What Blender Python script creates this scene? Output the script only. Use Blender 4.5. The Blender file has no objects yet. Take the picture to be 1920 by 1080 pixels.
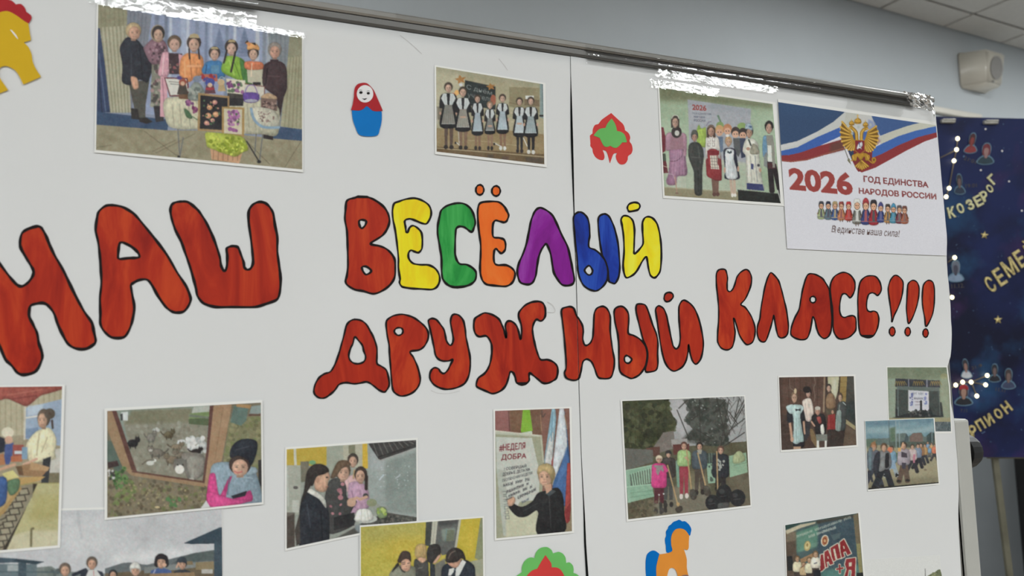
import bpy, bmesh, math, random
import numpy as np
from mathutils import Matrix, Vector
from mathutils.geometry import tessellate_polygon

random.seed(7)
rng = np.random.default_rng(11)
SC = bpy.context.scene
COL = SC.collection

# ------------------------------------------------------------------ camera
# photograph taken as 1920x1080; board plane is Y = 0, X right, Z up
F_PX = 1450.0
CAM = np.array([0.0, -0.80, 1.50])
_a, _b, _c = np.radians([-22.37177, -5.98265, -1.28342])
_Ry = np.array([[np.cos(_a), 0, np.sin(_a)], [0, 1, 0], [-np.sin(_a), 0, np.cos(_a)]])
_Rx = np.array([[1, 0, 0], [0, np.cos(_b), -np.sin(_b)], [0, np.sin(_b), np.cos(_b)]])
_Rz = np.array([[np.cos(_c), -np.sin(_c), 0], [np.sin(_c), np.cos(_c), 0], [0, 0, 1]])
RW = _Rz @ _Rx @ _Ry
W2C = RW @ np.array([[1, 0, 0], [0, 0, -1], [0, 1, 0]], float)   # world -> camera (x right, y down, z forward)

cam_d = bpy.data.cameras.new('camera')
cam = bpy.data.objects.new('camera', cam_d)
COL.objects.link(cam)
cam_d.sensor_width = 36.0
cam_d.lens = 36.0 * F_PX / 1920.0
cam_d.clip_start = 0.02
_m = Matrix([list(W2C[0]), list(-W2C[1]), list(-W2C[2])]).transposed().to_4x4()
_m.translation = Vector(CAM)
cam.matrix_world = _m
cam_d.dof.use_dof = True
cam_d.dof.focus_distance = 1.02
cam_d.dof.aperture_fstop = 6.0
SC.camera = cam

# ------------------------------------------------------------------ world, lamps, exposure
world = bpy.data.worlds.new('world')
SC.world = world
world.use_nodes = True
world.node_tree.nodes['Background'].inputs[0].default_value = (0.75, 0.85, 1.0, 1)
world.node_tree.nodes['Background'].inputs[1].default_value = 0.15
SC.view_settings.view_transform = 'Standard'
SC.view_settings.look = 'None'
SC.view_settings.gamma = 1.0
SC.view_settings.use_curve_mapping = False
SC.view_settings.exposure = 0.0

ROOM_A = math.radians(4.8)
ROOM_Z = 3.25
ux = np.array([math.cos(ROOM_A), math.sin(ROOM_A), 0.0])     # along the back wall
uy = np.array([-math.sin(ROOM_A), math.cos(ROOM_A), 0.0])    # towards the back wall
ROOM_O = np.array([2.95, 1.905, 0.0])                        # a point on the foot of the back wall
def room(a, b, z): return ROOM_O + ux * a + uy * b + np.array([0, 0, z])

LAMP_POS = [(-0.31 + 1.5 * k, -4.916) for k in range(-4, 1)] + [(-3.81, -1.416), (-0.31, -1.416), (1.69, -1.416)]   # (along wall, from wall): ceiling light panels, two tiles long
LAMP_W = 42.5
def ceiling_lamp_light(p):
    l = bpy.data.lights.new('ceiling_lamp_light', 'AREA')
    l.shape = 'RECTANGLE'; l.size = 0.98; l.size_y = 0.48; l.energy = LAMP_W; l.color = (0.955, 0.985, 1.0)
    o = bpy.data.objects.new('ceiling_lamp_light', l); COL.objects.link(o)
    o.location = p
    o.rotation_euler = (0, 0, ROOM_A)
    return o

# ------------------------------------------------------------------ helpers
def ray(x, y):
    v = W2C.T @ np.array([(x - 960.0) / F_PX, (y - 540.0) / F_PX, 1.0])
    return v
def at(x, y, Y=0.0):
    v = ray(x, y); return CAM + v * (Y - CAM[1]) / v[1]
def proj(P):
    q = (np.asarray(P) - CAM) @ W2C.T
    return np.stack([960 + F_PX * q[..., 0] / q[..., 2], 540 + F_PX * q[..., 1] / q[..., 2]], -1)
def s2l(c):
    c = np.asarray(c, float)
    return np.where(c <= 0.04045, c / 12.92, ((c + 0.055) / 1.055) ** 2.4)
KL = 0.74           # light falling on the board: seen colour = pigment * KL
def pig(r, g, b): return tuple(np.clip(s2l(np.array([r, g, b]) / 255.0) / KL, 0, 0.95))

def tag(o, label=None, cat=None, group=None, kind=None):
    if label: o['label'] = label
    if cat: o['category'] = cat
    if group: o['group'] = group
    if kind: o['kind'] = kind
    return o
def obj(name, me, mat=None, parent=None):
    o = bpy.data.objects.new(name, me); COL.objects.link(o)
    if mat is not None: me.materials.append(mat)
    if parent is not None:
        o.parent = parent
        o.matrix_parent_inverse = parent.matrix_world.inverted()
    return o
def empty(name, loc):
    o = bpy.data.objects.new(name, None); COL.objects.link(o)
    o.empty_display_size = 0.02
    o.location = loc
    o.matrix_world = Matrix.Translation(Vector(loc))
    return o
def mesh(name, v, f):
    me = bpy.data.meshes.new(name)
    me.from_pydata([tuple(map(float, p)) for p in v], [], f)
    me.update()
    return me
def bm_mesh(name, bm, smooth=False):
    bmesh.ops.recalc_face_normals(bm, faces=bm.faces)
    me = bpy.data.meshes.new(name); bm.to_mesh(me); bm.free()
    if smooth:
        for p in me.polygons: p.use_smooth = True
    return me
def box_bm(bm, c, s, ax=(1, 0, 0), ay=(0, 1, 0), bevel=0.0, seg=2):
    ax = np.array(ax, float); ay = np.array(ay, float); az = np.cross(ax, ay)
    r = bmesh.ops.create_cube(bm, size=1.0)
    M = Matrix([[ax[0] * s[0], ay[0] * s[1], az[0] * s[2], c[0]],
                [ax[1] * s[0], ay[1] * s[1], az[1] * s[2], c[1]],
                [ax[2] * s[0], ay[2] * s[1], az[2] * s[2], c[2]], [0, 0, 0, 1]])
    bmesh.ops.transform(bm, matrix=M, verts=r['verts'])
    if bevel > 0:
        e = list({ed for v in r['verts'] for ed in v.link_edges})
        bmesh.ops.bevel(bm, geom=e, offset=bevel, segments=seg, affect='EDGES', profile=0.5)
def box(name, c, s, mat, parent=None, ax=(1, 0, 0), ay=(0, 1, 0), bevel=0.0, seg=2):
    bm = bmesh.new(); box_bm(bm, c, s, ax, ay, bevel, seg)
    return obj(name, bm_mesh(name, bm), mat, parent)
def tube(name, p0, p1, r, mat, parent=None, n=14, r2=None):
    p0 = Vector(p0); p1 = Vector(p1); d = p1 - p0
    bm = bmesh.new()
    g = bmesh.ops.create_cone(bm, cap_ends=True, segments=n, radius1=r, radius2=r if r2 is None else r2, depth=d.length)
    bmesh.ops.transform(bm, matrix=Matrix.Translation((p0 + p1) / 2) @ d.to_track_quat('Z', 'Y').to_matrix().to_4x4(), verts=g['verts'])
    me = bm_mesh(name, bm)
    for p in me.polygons: p.use_smooth = len(p.vertices) == 4
    return obj(name, me, mat, parent)

# ------------------------------------------------------------------ materials
MATS = {}
def mat(name, col, rough=0.6, metal=0.0, noise=None, bump=None, spec=0.5, emit=None):
    """principled with optional noise colour variation (scale, amount) and bump (scale, strength, distance)"""
    m = bpy.data.materials.new(name); m.use_nodes = True
    nt = m.node_tree; b = nt.nodes['Principled BSDF']
    b.inputs['Roughness'].default_value = rough; b.inputs['Metallic'].default_value = metal
    b.inputs['Specular IOR Level'].default_value = spec
    b.inputs['Base Color'].default_value = (*col, 1)
    tc = nt.nodes.new('ShaderNodeTexCoord')
    if noise:
        n = nt.nodes.new('ShaderNodeTexNoise'); n.inputs['Scale'].default_value = noise[0]; n.inputs['Detail'].default_value = 5
        r = nt.nodes.new('ShaderNodeValToRGB')
        a = noise[1]
        r.color_ramp.elements[0].position = 0.3; r.color_ramp.elements[1].position = 0.7
        r.color_ramp.elements[0].color = (*[max(0, x * (1 - a)) for x in col], 1)
        r.color_ramp.elements[1].color = (*[min(1, x * (1 + a)) for x in col], 1)
        nt.links.new(tc.outputs['Object'], n.inputs['Vector']); nt.links.new(n.outputs['Fac'], r.inputs['Fac'])
        nt.links.new(r.outputs['Color'], b.inputs['Base Color'])
    if bump:
        n = nt.nodes.new('ShaderNodeTexNoise'); n.inputs['Scale'].default_value = bump[0]; n.inputs['Detail'].default_value = 3
        bp = nt.nodes.new('ShaderNodeBump'); bp.inputs['Strength'].default_value = bump[1]; bp.inputs['Distance'].default_value = bump[2]
        nt.links.new(tc.outputs['Object'], n.inputs['Vector']); nt.links.new(n.outputs['Fac'], bp.inputs['Height'])
        nt.links.new(bp.outputs['Normal'], b.inputs['Normal'])
    if emit:
        b.inputs['Emission Color'].default_value = (*emit[0], 1); b.inputs['Emission Strength'].default_value = emit[1]
    MATS[name] = m
    return m
def paint(name, dark, mid, light, scale=26.0, stretch=(1.0, 1.0, 0.28)):
    """gouache laid on in streaks: distorted stretched noise between three tones of the pigment"""
    m = bpy.data.materials.new(name); m.use_nodes = True
    nt = m.node_tree; b = nt.nodes['Principled BSDF']
    b.inputs['Roughness'].default_value = 0.55; b.inputs['Specular IOR Level'].default_value = 0.18
    tc = nt.nodes.new('ShaderNodeTexCoord'); mp = nt.nodes.new('ShaderNodeMapping')
    mp.inputs['Scale'].default_value = stretch
    mp.inputs['Rotation'].default_value = (0, 0.25, 0)
    n = nt.nodes.new('ShaderNodeTexNoise'); n.inputs['Scale'].default_value = scale; n.inputs['Detail'].default_value = 6
    n.inputs['Roughness'].default_value = 0.6; n.inputs['Distortion'].default_value = 1.6
    r = nt.nodes.new('ShaderNodeValToRGB')
    r.color_ramp.elements[0].position = 0.28; r.color_ramp.elements[0].color = (*dark, 1)
    r.color_ramp.elements[1].position = 0.78; r.color_ramp.elements[1].color = (*light, 1)
    e = r.color_ramp.elements.new(0.5); e.color = (*mid, 1)
    nt.links.new(tc.outputs['Object'], mp.inputs['Vector']); nt.links.new(mp.outputs['Vector'], n.inputs['Vector'])
    nt.links.new(n.outputs['Fac'], r.inputs['Fac']); nt.links.new(r.outputs['Color'], b.inputs['Base Color'])
    MATS[name] = m
    return m

mat('wall_paint', (0.41, 0.44, 0.455), 0.75, noise=(3.0, 0.03), bump=(90, 0.08, 0.004))
mat('side_wall', (0.60, 0.62, 0.63), 0.8, noise=(2.0, 0.03))
mat('floor_lino', (0.26, 0.22, 0.18), 0.5, noise=(6.0, 0.15))
mat('ceiling_tile', (0.60, 0.585, 0.55), 0.9, noise=(40, 0.03), bump=(200, 0.1, 0.002))
mat('ceiling_grid', (0.30, 0.29, 0.275), 0.7, noise=(20, 0.03))
mat('cream_plastic', (0.52, 0.49, 0.42), 0.35, noise=(12, 0.03))
mat('speaker_grille', (0.19, 0.18, 0.165), 0.6, noise=(300, 0.2))
mat('diffuser', (0.9, 0.9, 0.88), 0.5, noise=(30, 0.02), emit=((0.96, 0.99, 1.0), 3.0))
mat('white_metal', (0.7, 0.7, 0.68), 0.5, noise=(10, 0.02))
mat('poster_paper', pig(203, 204, 203), 0.62, noise=(5.0, 0.012), bump=(7.0, 0.35, 0.006), spec=0.35)
mat('photo_paper', pig(216, 216, 212), 0.55, noise=(8.0, 0.01), spec=0.35)
mat('marker_black', pig(26, 22, 22), 0.6, noise=(60, 0.25), spec=0.12)
mat('darkened_board', (0.012, 0.016, 0.015), 0.7, noise=(20, 0.2))  # stand-in for shade: near-black colour seen through the seam gap
mat('aluminium', (0.36, 0.355, 0.335), 0.36, 0.85, noise=(30, 0.05))
mat('aluminium_dark', (0.16, 0.158, 0.15), 0.45, 0.8, noise=(30, 0.05))
mat('post_grey', (0.50, 0.50, 0.46), 0.5, noise=(20, 0.03))
mat('post_channel', (0.23, 0.23, 0.22), 0.6, noise=(20, 0.05))
mat('knob_black', (0.012, 0.012, 0.012), 0.5, noise=(20, 0.1))
mat('wall_dado', (0.125, 0.138, 0.145), 0.6, noise=(4.0, 0.05))
mat('easel_wood', (0.16, 0.155, 0.11), 0.6, noise=(15, 0.25))
mat('dark_cabinet', (0.008, 0.008, 0.009), 0.5, noise=(8, 0.2))
RED = paint('paint_red', pig(126, 24, 16), pig(160, 42, 22), pig(190, 72, 32))
YEL = paint('paint_yellow', pig(214, 178, 18), pig(230, 205, 28), pig(240, 220, 70))
GRN = paint('paint_green', pig(18, 98, 42), pig(38, 138, 60), pig(80, 175, 90))
ORA = paint('paint_orange', pig(196, 80, 24), pig(216, 100, 32), pig(226, 120, 50))
PUR = paint('paint_purple', pig(98, 16, 100), pig(124, 26, 134), pig(150, 70, 165))
BLU = paint('paint_blue', pig(20, 32, 96), pig(22, 52, 146), pig(46, 88, 180))
mat('card_red', pig(192, 60, 58), 0.6, noise=(30, 0.05), spec=0.12)
mat('card_crimson', pig(160, 40, 46), 0.6, noise=(30, 0.08), spec=0.12)
mat('card_green', pig(100, 172, 92), 0.6, noise=(30, 0.05), spec=0.12)
mat('card_blue', pig(16, 108, 178), 0.6, noise=(30, 0.05), spec=0.12)
mat('card_deep_blue', pig(0, 98, 172), 0.6, noise=(30, 0.05), spec=0.12)
mat('card_orange', pig(206, 132, 52), 0.6, noise=(30, 0.04), spec=0.12)
mat('card_yellow', pig(196, 160, 34), 0.6, noise=(30, 0.04), spec=0.12)
mat('card_white', pig(214, 212, 212), 0.6, noise=(30, 0.01), spec=0.12)
mat('card_grey', pig(120, 100, 100), 0.6, noise=(30, 0.05), spec=0.12)

def print_mat(name, rough=0.5, spec=0.3):
    m = bpy.data.materials.new(name); m.use_nodes = True
    nt = m.node_tree; b = nt.nodes['Principled BSDF']
    a = nt.nodes.new('ShaderNodeVertexColor'); a.layer_name = 'ink'
    nt.links.new(a.outputs['Color'], b.inputs['Base Color'])
    b.inputs['Roughness'].default_value = rough; b.inputs['Specular IOR Level'].default_value = spec
    MATS[name] = m
    return m
print_mat('photo_ink', 0.5, 0.2)
print_mat('panel_ink', 0.5, 0.3)

def tape_mat(name, bscale, bstr, bdist, gloss=0.9):
    """clear packing tape: see-through film with a sharp shine broken up by creases and air bubbles"""
    m = bpy.data.materials.new(name); m.use_nodes = True
    nt = m.node_tree
    for n in list(nt.nodes): nt.nodes.remove(n)
    out = nt.nodes.new('ShaderNodeOutputMaterial')
    tr = nt.nodes.new('ShaderNodeBsdfTransparent'); tr.inputs[0].default_value = (0.97, 0.97, 0.965, 1)
    gl = nt.nodes.new('ShaderNodeBsdfGlossy'); gl.inputs['Roughness'].default_value = 0.05; gl.inputs[0].default_value = (1, 1, 1, 1)
    fr = nt.nodes.new('ShaderNodeFresnel'); fr.inputs['IOR'].default_value = 1.55
    mu = nt.nodes.new('ShaderNodeMath'); mu.operation = 'MULTIPLY'; mu.inputs[1].default_value = gloss
    mx = nt.nodes.new('ShaderNodeMixShader')
    tc = nt.nodes.new('ShaderNodeTexCoord')
    n1 = nt.nodes.new('ShaderNodeTexNoise'); n1.inputs['Scale'].default_value = bscale; n1.inputs['Detail'].default_value = 4; n1.inputs['Distortion'].default_value = 0.8
    bp = nt.nodes.new('ShaderNodeBump'); bp.inputs['Strength'].default_value = bstr; bp.inputs['Distance'].default_value = bdist
    L = nt.links.new
    L(tc.outputs['Object'], n1.inputs['Vector']); L(n1.outputs['Fac'], bp.inputs['Height'])
    L(bp.outputs['Normal'], gl.inputs['Normal']); L(bp.outputs['Normal'], fr.inputs['Normal'])
    L(fr.outputs[0], mu.inputs[0]); L(mu.outputs[0], mx.inputs[0]); L(tr.outputs[0], mx.inputs[1]); L(gl.outputs[0], mx.inputs[2])
    L(mx.outputs[0], out.inputs[0])
    MATS[name] = m
    return m
tape_mat('clear_tape', 60.0, 0.42, 0.0010)
tape_mat('crumpled_tape', 40.0, 1.0, 0.006, 2.2)
# ------------------------------------------------------------------ the room
A0, A1, B0, B1 = -6.8, 2.4, -8.4, 0.0        # extents along and away from the back wall
def slab(name, a0, a1, b0, b1, z0, z1, m):
    c = room((a0 + a1) / 2, (b0 + b1) / 2, (z0 + z1) / 2)
    o = box(name, c, (a1 - a0, b1 - b0, z1 - z0), m, ax=ux, ay=uy)
    return tag(o, kind='structure')
slab('floor', A0 - .2, A1 + .2, B0 - .2, B1 + .2, -0.1, 0.0, MATS['floor_lino'])
slab('wall_back', A0 - .2, A1 + .2, B1, B1 + .12, 0.0, ROOM_Z + .1, MATS['wall_paint'])
slab('wall_front', A0 - .2, A1 + .2, B0 - .12, B0, 0.0, ROOM_Z + .1, MATS['side_wall'])
slab('wall_left', A0 - .12, A0, B0, B1, 0.0, ROOM_Z + .1, MATS['side_wall'])
slab('wall_right', A1, A1 + .12, B0, B1, 0.0, ROOM_Z + .1, MATS['wall_paint'])
slab('baseboard_back', A0, A1, B1 - .015, B1, 0.0, 0.08, MATS['white_metal'])
slab('trim_2', A0, A1, B1 - .008, B1, 0.08, 1.14, MATS['wall_dado'])
ceil = slab('ceiling', A0 - .2, A1 + .2, B0 - .2, B1 + .2, ROOM_Z + .012, ROOM_Z + .1, MATS['ceiling_grid'])

T = 0.5
bm = bmesh.new(); box_bm(bm, (0, 0, 0), (T - .016, T - .016, .012), ux, uy, .003, 1)
tile_me = bm_mesh('ceiling_tile', bm); tile_me.materials.append(MATS['ceiling_tile'])
lamp_cells = {(round((a + d - .44) / T), round((b + .416) / T)) for a, b in LAMP_POS for d in (-.25, .25)}
for i in range(-14, 4):
    for j in range(-16, 2):
        a = .44 + T * i; b = -.416 + T * j
        if (i, j) in lamp_cells or a - .25 < A0 or a + .25 > A1 + .05 or b - .25 < B0: continue
        if b > 0: continue
        o = bpy.data.objects.new('ceiling_tile', tile_me); COL.objects.link(o)
        o.parent = ceil; o.location = room(a, b, ROOM_Z + .006)
# the strip of cut tiles along the wall
bm = bmesh.new(); box_bm(bm, (0, 0, 0), (T - .016, .150, .012), ux, uy, .003, 1)
cut_me = bm_mesh('ceiling_tile', bm); cut_me.materials.append(MATS['ceiling_tile'])
for i in range(-14, 4):
    a = .44 + T * i
    if a - .25 < A0 or a + .25 > A1 + .05: continue
    o = bpy.data.objects.new('ceiling_tile', cut_me); COL.objects.link(o)
    o.parent = ceil; o.location = room(a, -.083, ROOM_Z + .006)

# ceiling light panels: metal frame, opal diffuser and the lamp itself
for (a, b) in LAMP_POS:
    c = room(a, b, ROOM_Z)
    e = empty('ceiling_light', c)
    tag(e, 'oblong opal light panel set flush in the tiled ceiling', 'light', 'ceiling light panels')
    bm = bmesh.new()
    for s in (-1, 1):
        box_bm(bm, room(a + s * .4925, b, ROOM_Z + .002), (.015, .5, .02), ux, uy)
        box_bm(bm, room(a, b + s * .2425, ROOM_Z + .002), (.97, .015, .02), ux, uy)
    obj('frame', bm_mesh('frame', bm), MATS['white_metal'], e)
    box('diffuser', room(a, b, ROOM_Z + .006), (.972, .472, .006), MATS['diffuser'], e, ux, uy)
    l = ceiling_lamp_light(room(a, b, ROOM_Z - .004)); l.parent = e; l.matrix_parent_inverse = e.matrix_world.inverted()

# wall loudspeaker: wedge-shaped cream cabinet with an oval grille
def on_wall(x, y, off=0.0):
    v = ray(x, y); n = uy
    t = (np.dot(n, ROOM_O) - off - np.dot(n, CAM)) / np.dot(n, v)
    return CAM + v * t
sp_c = on_wall(1822, 138)
spk = tag(empty('wall_speaker', sp_c), 'cream plastic loudspeaker with oval grille high on the blue-grey wall', 'loudspeaker')
def wl(a, b, z): return sp_c + ux * a - uy * b + np.array([0, 0, z])     # along wall, out of wall, up
w, h = .118, .098
V = [wl(-w, 0, h), wl(w, 0, h), wl(w, 0, -h), wl(-w, 0, -h),
     wl(-w * .92, .012, h * .97), wl(w * .98, .012, h * .97), wl(w * .94, .012, -h * .97), wl(-w * .92, .012, -h * .97),
     wl(-w * .55, .13, h * .80), wl(w * .84, .13, h * .80), wl(w * .72, .105, -h * .98), wl(-w * .35, .105, -h * .98)]
Fc = [(0, 1, 5, 4), (1, 2, 6, 5), (2, 3, 7, 6), (3, 0, 4, 7), (4, 5, 9, 8), (5, 6, 10, 9), (6, 7, 11, 10), (7, 4, 8, 11), (8, 9, 10, 11), (3, 2, 1, 0)]
bm = bmesh.new(); vs = [bm.verts.new(p) for p in V]
for f in Fc: bm.faces.new([vs[i] for i in f])
bmesh.ops.bevel(bm, geom=list(bm.edges), offset=.012, segments=3, affect='EDGES')
obj('cabinet', bm_mesh('cabinet', bm, True), MATS['cream_plastic'], spk)
g0 = (wl(-w * .55, .133, h * .80) + wl(w * .84, .133, h * .80) + wl(w * .72, .108, -h * .98) + wl(-w * .35, .108, -h * .98)) / 4
gx = ux; gy = (wl(0, .133, h * .8) - wl(0, .108, -h * .98)); gy = gy / np.linalg.norm(gy); gn = -np.cross(gx, gy) * -1
pts = [g0 + gx * .052 * math.cos(t) + gy * .062 * math.sin(t) for t in np.linspace(0, 2 * math.pi, 28, endpoint=False)]
nrm = np.cross(gx, gy)
if np.dot(nrm, uy) > 0: nrm = -nrm
gv = [p + nrm * .0015 for p in pts] + [p - nrm * .012 for p in pts]
obj('grille', mesh('grille', gv, [tuple(range(28))] + [(i, (i + 1) % 28, 28 + (i + 1) % 28, 28 + i) for i in range(28)]), MATS['speaker_grille'], spk)
tube('badge', wl(-.008, .112, -h * .86), wl(-.008, .116, -h * .86), .007, MATS['speaker_grille'], spk, 10)

# cream picture rail on the wall
r0, r1 = on_wall(1640, 186, .012), on_wall(1838, 221, .012)
box('trim_1', (r0 + r1) / 2, (np.linalg.norm(r1 - r0), .024, .032), MATS['cream_plastic'], ax=(r1 - r0) / np.linalg.norm(r1 - r0), ay=np.cross((0, 0, 1), (r1 - r0) / np.linalg.norm(r1 - r0)), bevel=.004)
tag(bpy.data.objects['trim_1'], kind='structure')

# ------------------------------------------------------------------ mobile board on a stand
BX0, BX1, BZ0, BZ1 = -0.50, 1.016, 0.905, 1.8935
PIV = at(1832, 845, .022)[2]
board = tag(empty('mobile_board', ((BX0 + BX1) / 2, .03, 0)), 'mobile flip board with aluminium frame on a grey post stand', 'board')
box('board_panel', ((BX0 + BX1) / 2, .0125, (BZ0 + BZ1) / 2 - .002), (BX1 - BX0 - .006, .017, BZ1 - BZ0 - .02), MATS['darkened_board'], board)  # whiteboard face coloured dark so the gap between the sheets looks shaded
def extrude_profile(name, prof, p0, p1, m, parent):
    """profile in (y,z) swept along x"""
    n = len(prof)
    v = [(p0, y, z) for y, z in prof] + [(p1, y, z) for y, z in prof]
    f = [(i, (i + 1) % n, n + (i + 1) % n, n + i) for i in range(n)] + [tuple(range(n)), tuple(range(2 * n - 1, n - 1, -1))]
    me = mesh(name, v, f); bm = bmesh.new(); bm.from_mesh(me)
    bmesh.ops.recalc_face_normals(bm, faces=bm.faces); bm.to_mesh(me); bm.free()
    return obj(name, me, m, parent)
zt = 1.8925
extrude_profile('frame_rail', [(-.0045, zt - .0105), (-.0062, zt - .0085), (-.0055, zt - .004), (-.002, zt - .0012), (.003, zt), (.022, zt), (.026, zt - .004), (.026, zt - .0105)], BX0, BX1, MATS['aluminium'], board)
extrude_profile('frame_groove', [(-.0012, zt - .0195), (-.0042, zt - .0175), (-.0036, zt - .0112), (.022, zt - .0106), (.022, zt - .0195)], BX0, BX1, MATS['aluminium_dark'], board)
box('frame_rail', ((BX0 + BX1) / 2, .0125, BZ0 + .008), (BX1 - BX0, .026, .018), MATS['aluminium'], board, bevel=.003)
for x in (BX0 + .008, BX1 - .009):
    box('frame_stile', (x, .0145, (BZ0 + BZ1) / 2), (.018, .023, BZ1 - BZ0 - .024), MATS['aluminium'], board, bevel=.003)
# right-hand post: front face with a recessed channel, pivot knob, foot and castors; the left post likewise
def post(x, side):
    ztop = at(1803, 786, .0)[2]
    p = box('post', (x, .022, (ztop + .07) / 2), (.030, .046, ztop - .07), MATS['post_grey'], board, bevel=.004)
    box('post_channel', (x - side * .0162, .018, (ztop - .015 + .12) / 2), (.006, .03, ztop - .135), MATS['post_channel'], board, bevel=.001)
    box('foot', (x, .02, .055), (.05, .62, .035), MATS['post_grey'], board, bevel=.006)
    tube('pivot_pin', (x - side * .03, .022, PIV), (x + side * .02, .022, PIV), .008, MATS['aluminium_dark'], board)
    bm = bmesh.new()
    for k, (r, dx, ln) in enumerate(((.020, .020, .012), (.027, .034, .018), (.024, .046, .008))):
        g = bmesh.ops.create_cone(bm, cap_ends=True, segments=20, radius1=r, radius2=r * .94, depth=ln)
        bmesh.ops.transform(bm, matrix=Matrix.Translation((x + side * dx, .03, PIV)) @ Matrix.Rotation(math.pi / 2 * side, 4, 'Y'), verts=g['verts'])
    obj('pivot_knob', bm_mesh('pivot_knob', bm), MATS['knob_black'], board)
    for yy in (-.27, .31):
        tube('castor', (x - .011, yy, .0285), (x + .011, yy, .0285), .0285, MATS['knob_black'], board, 18)
PX = at(1818, 800, .0)[0] - .0155
post(PX, 1)
post(BX0 - (PX - BX1), -1)

# ------------------------------------------------------------------ tracing tools: pixels of the photograph to points on the paper
def cr(pts, k=6, closed=True):
    """smooth curve through points; tangents are held short beside short segments so corners stay corners"""
    P = np.array(pts, float); n = len(P); out = []
    if closed: A, B = np.roll(P, 1, 0), np.roll(P, -1, 0)
    else: A, B = P[[0] + list(range(n - 1))], P[list(range(1, n)) + [n - 1]]
    Tn = (B - A) / 2; ln = np.linalg.norm(Tn, axis=1)
    lim = np.minimum(np.linalg.norm(P - A, axis=1), np.linalg.norm(B - P, axis=1))
    Tn = Tn * (np.minimum(ln, lim) / np.maximum(ln, 1e-9))[:, None]
    for i in range(n if closed else n - 1):
        j = (i + 1) % n
        for t in np.arange(k) / k:
            out.append((2 * t ** 3 - 3 * t * t + 1) * P[i] + (t ** 3 - 2 * t * t + t) * Tn[i] + (-2 * t ** 3 + 3 * t * t) * P[j] + (t ** 3 - t * t) * Tn[j])
    if not closed: out.append(P[-1])
    return np.array(out)
def px(pts, o):
    return np.array([(o[0] + u / o[2], o[1] + v / o[2]) for u, v in pts])
# lie of the right-hand sheet: flat on the board, its left edge lifted along the seam, its right edge waving free
SEAM = [(1069, 60), (1070, 148), (1072, 250), (1075, 360), (1079, 480), (1083, 620), (1086, 740), (1090, 860), (1095, 960), (1097, 1020), (1101, 1080), (1107, 1180)]
SEAMW = [(60, .3), (148, .6), (200, 3.0), (260, 4.2), (330, 3.2), (400, 1.6), (480, 1.0), (620, .8), (860, .7), (930, 1.4), (1000, 3.2), (1050, 3.6), (1100, 4.5), (1180, 4.5)]
EDGE = [(1752, 172), (1753, 200), (1757, 240), (1766, 340), (1774, 425), (1776, 455), (1775, 482), (1779, 530), (1783, 580), (1785, 620), (1783.5, 665), (1776, 690), (1774.5, 705), (1780, 740), (1789, 785), (1795, 855), (1798, 915), (1797, 960), (1798, 1000), (1803, 1080), (1808, 1180)]
Z_EDGE = [(1.15, -.004), (1.25, -.001), (1.32, .0015), (1.37, .001), (1.42, -.006), (1.46, -.012), (1.50, -.011), (1.56, -.002), (1.62, -.001), (1.68, -.006), (1.76, -.004), (1.87, 0.0)]
def surf(x, z):
    """Y of the paper at board position x, z (negative = towards the viewer)"""
    x = np.asarray(x, float); z = np.asarray(z, float)
    t = np.clip((x - .945) / .075, 0, 1.4); t = t * t
    ze = np.array(Z_EDGE)
    return np.interp(z, ze[:, 0], ze[:, 1]) * t
def on_paper(P, off):
    """pixel points to 3-D points on the paper, raised by off"""
    out = []
    for x, y in P:
        q = at(x, y, -off)
        for _ in range(3):
            q = at(x, y, float(surf(q[0], q[2])) - off)
        out.append(q)
    return np.array(out)

def fill_poly(name, loops, off, m, parent=None, thick=0.0):
    """filled outline (first loop outer, others holes), pixel coordinates"""
    L3 = [[Vector(p) for p in on_paper(l, off)] for l in loops]
    flat = [p for l in L3 for p in l]
    tris = tessellate_polygon(L3)
    v = [tuple(p) for p in flat]; f = [tuple(t) for t in tris]
    ff = []
    for t in f:
        a, b, c = (flat[i] for i in t)
        n = (b - a).cross(c - a)
        ff.append(t if n.y < 0 else (t[0], t[2], t[1]))
    if thick > 0:
        base = 0; n0 = len(v)
        v += [(p[0], p[1] + thick, p[2]) for p in v]
        for l in L3:
            n = len(l)
            for i in range(n):
                a, b = base + i, base + (i + 1) % n
                ff.append((a, b, b + n0, a + n0))
            base += n
    return obj(name, mesh(name, v, ff), m, parent)
def stroke(name, loops, w, off, m, parent=None, closed=True):
    """band of pixel width w along each loop, of slightly uneven width like a marker line"""
    v = []; f = []
    for l in loops:
        P = np.array(l, float); n = len(P)
        if closed: d = np.roll(P, -1, 0) - np.roll(P, 1, 0)
        else: d = np.gradient(P, axis=0)
        d /= np.maximum(np.linalg.norm(d, axis=1, keepdims=True), 1e-6)
        nr = np.stack([-d[:, 1], d[:, 0]], 1)
        s = np.arange(n)
        ww = w * (1 + .14 * np.sin(s * .31 + n) + .10 * np.sin(s * .83 + 2 * n)) / 2
        a = on_paper(P + nr * ww[:, None], off); b = on_paper(P - nr * ww[:, None], off)
        base = len(v)
        v += list(a) + list(b)
        for i in range(n if closed else n - 1):
            j = (i + 1) % n
            f.append((base + i, base + j, base + n + j, base + n + i))
    return obj(name, mesh(name, v, f), m, parent)

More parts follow.
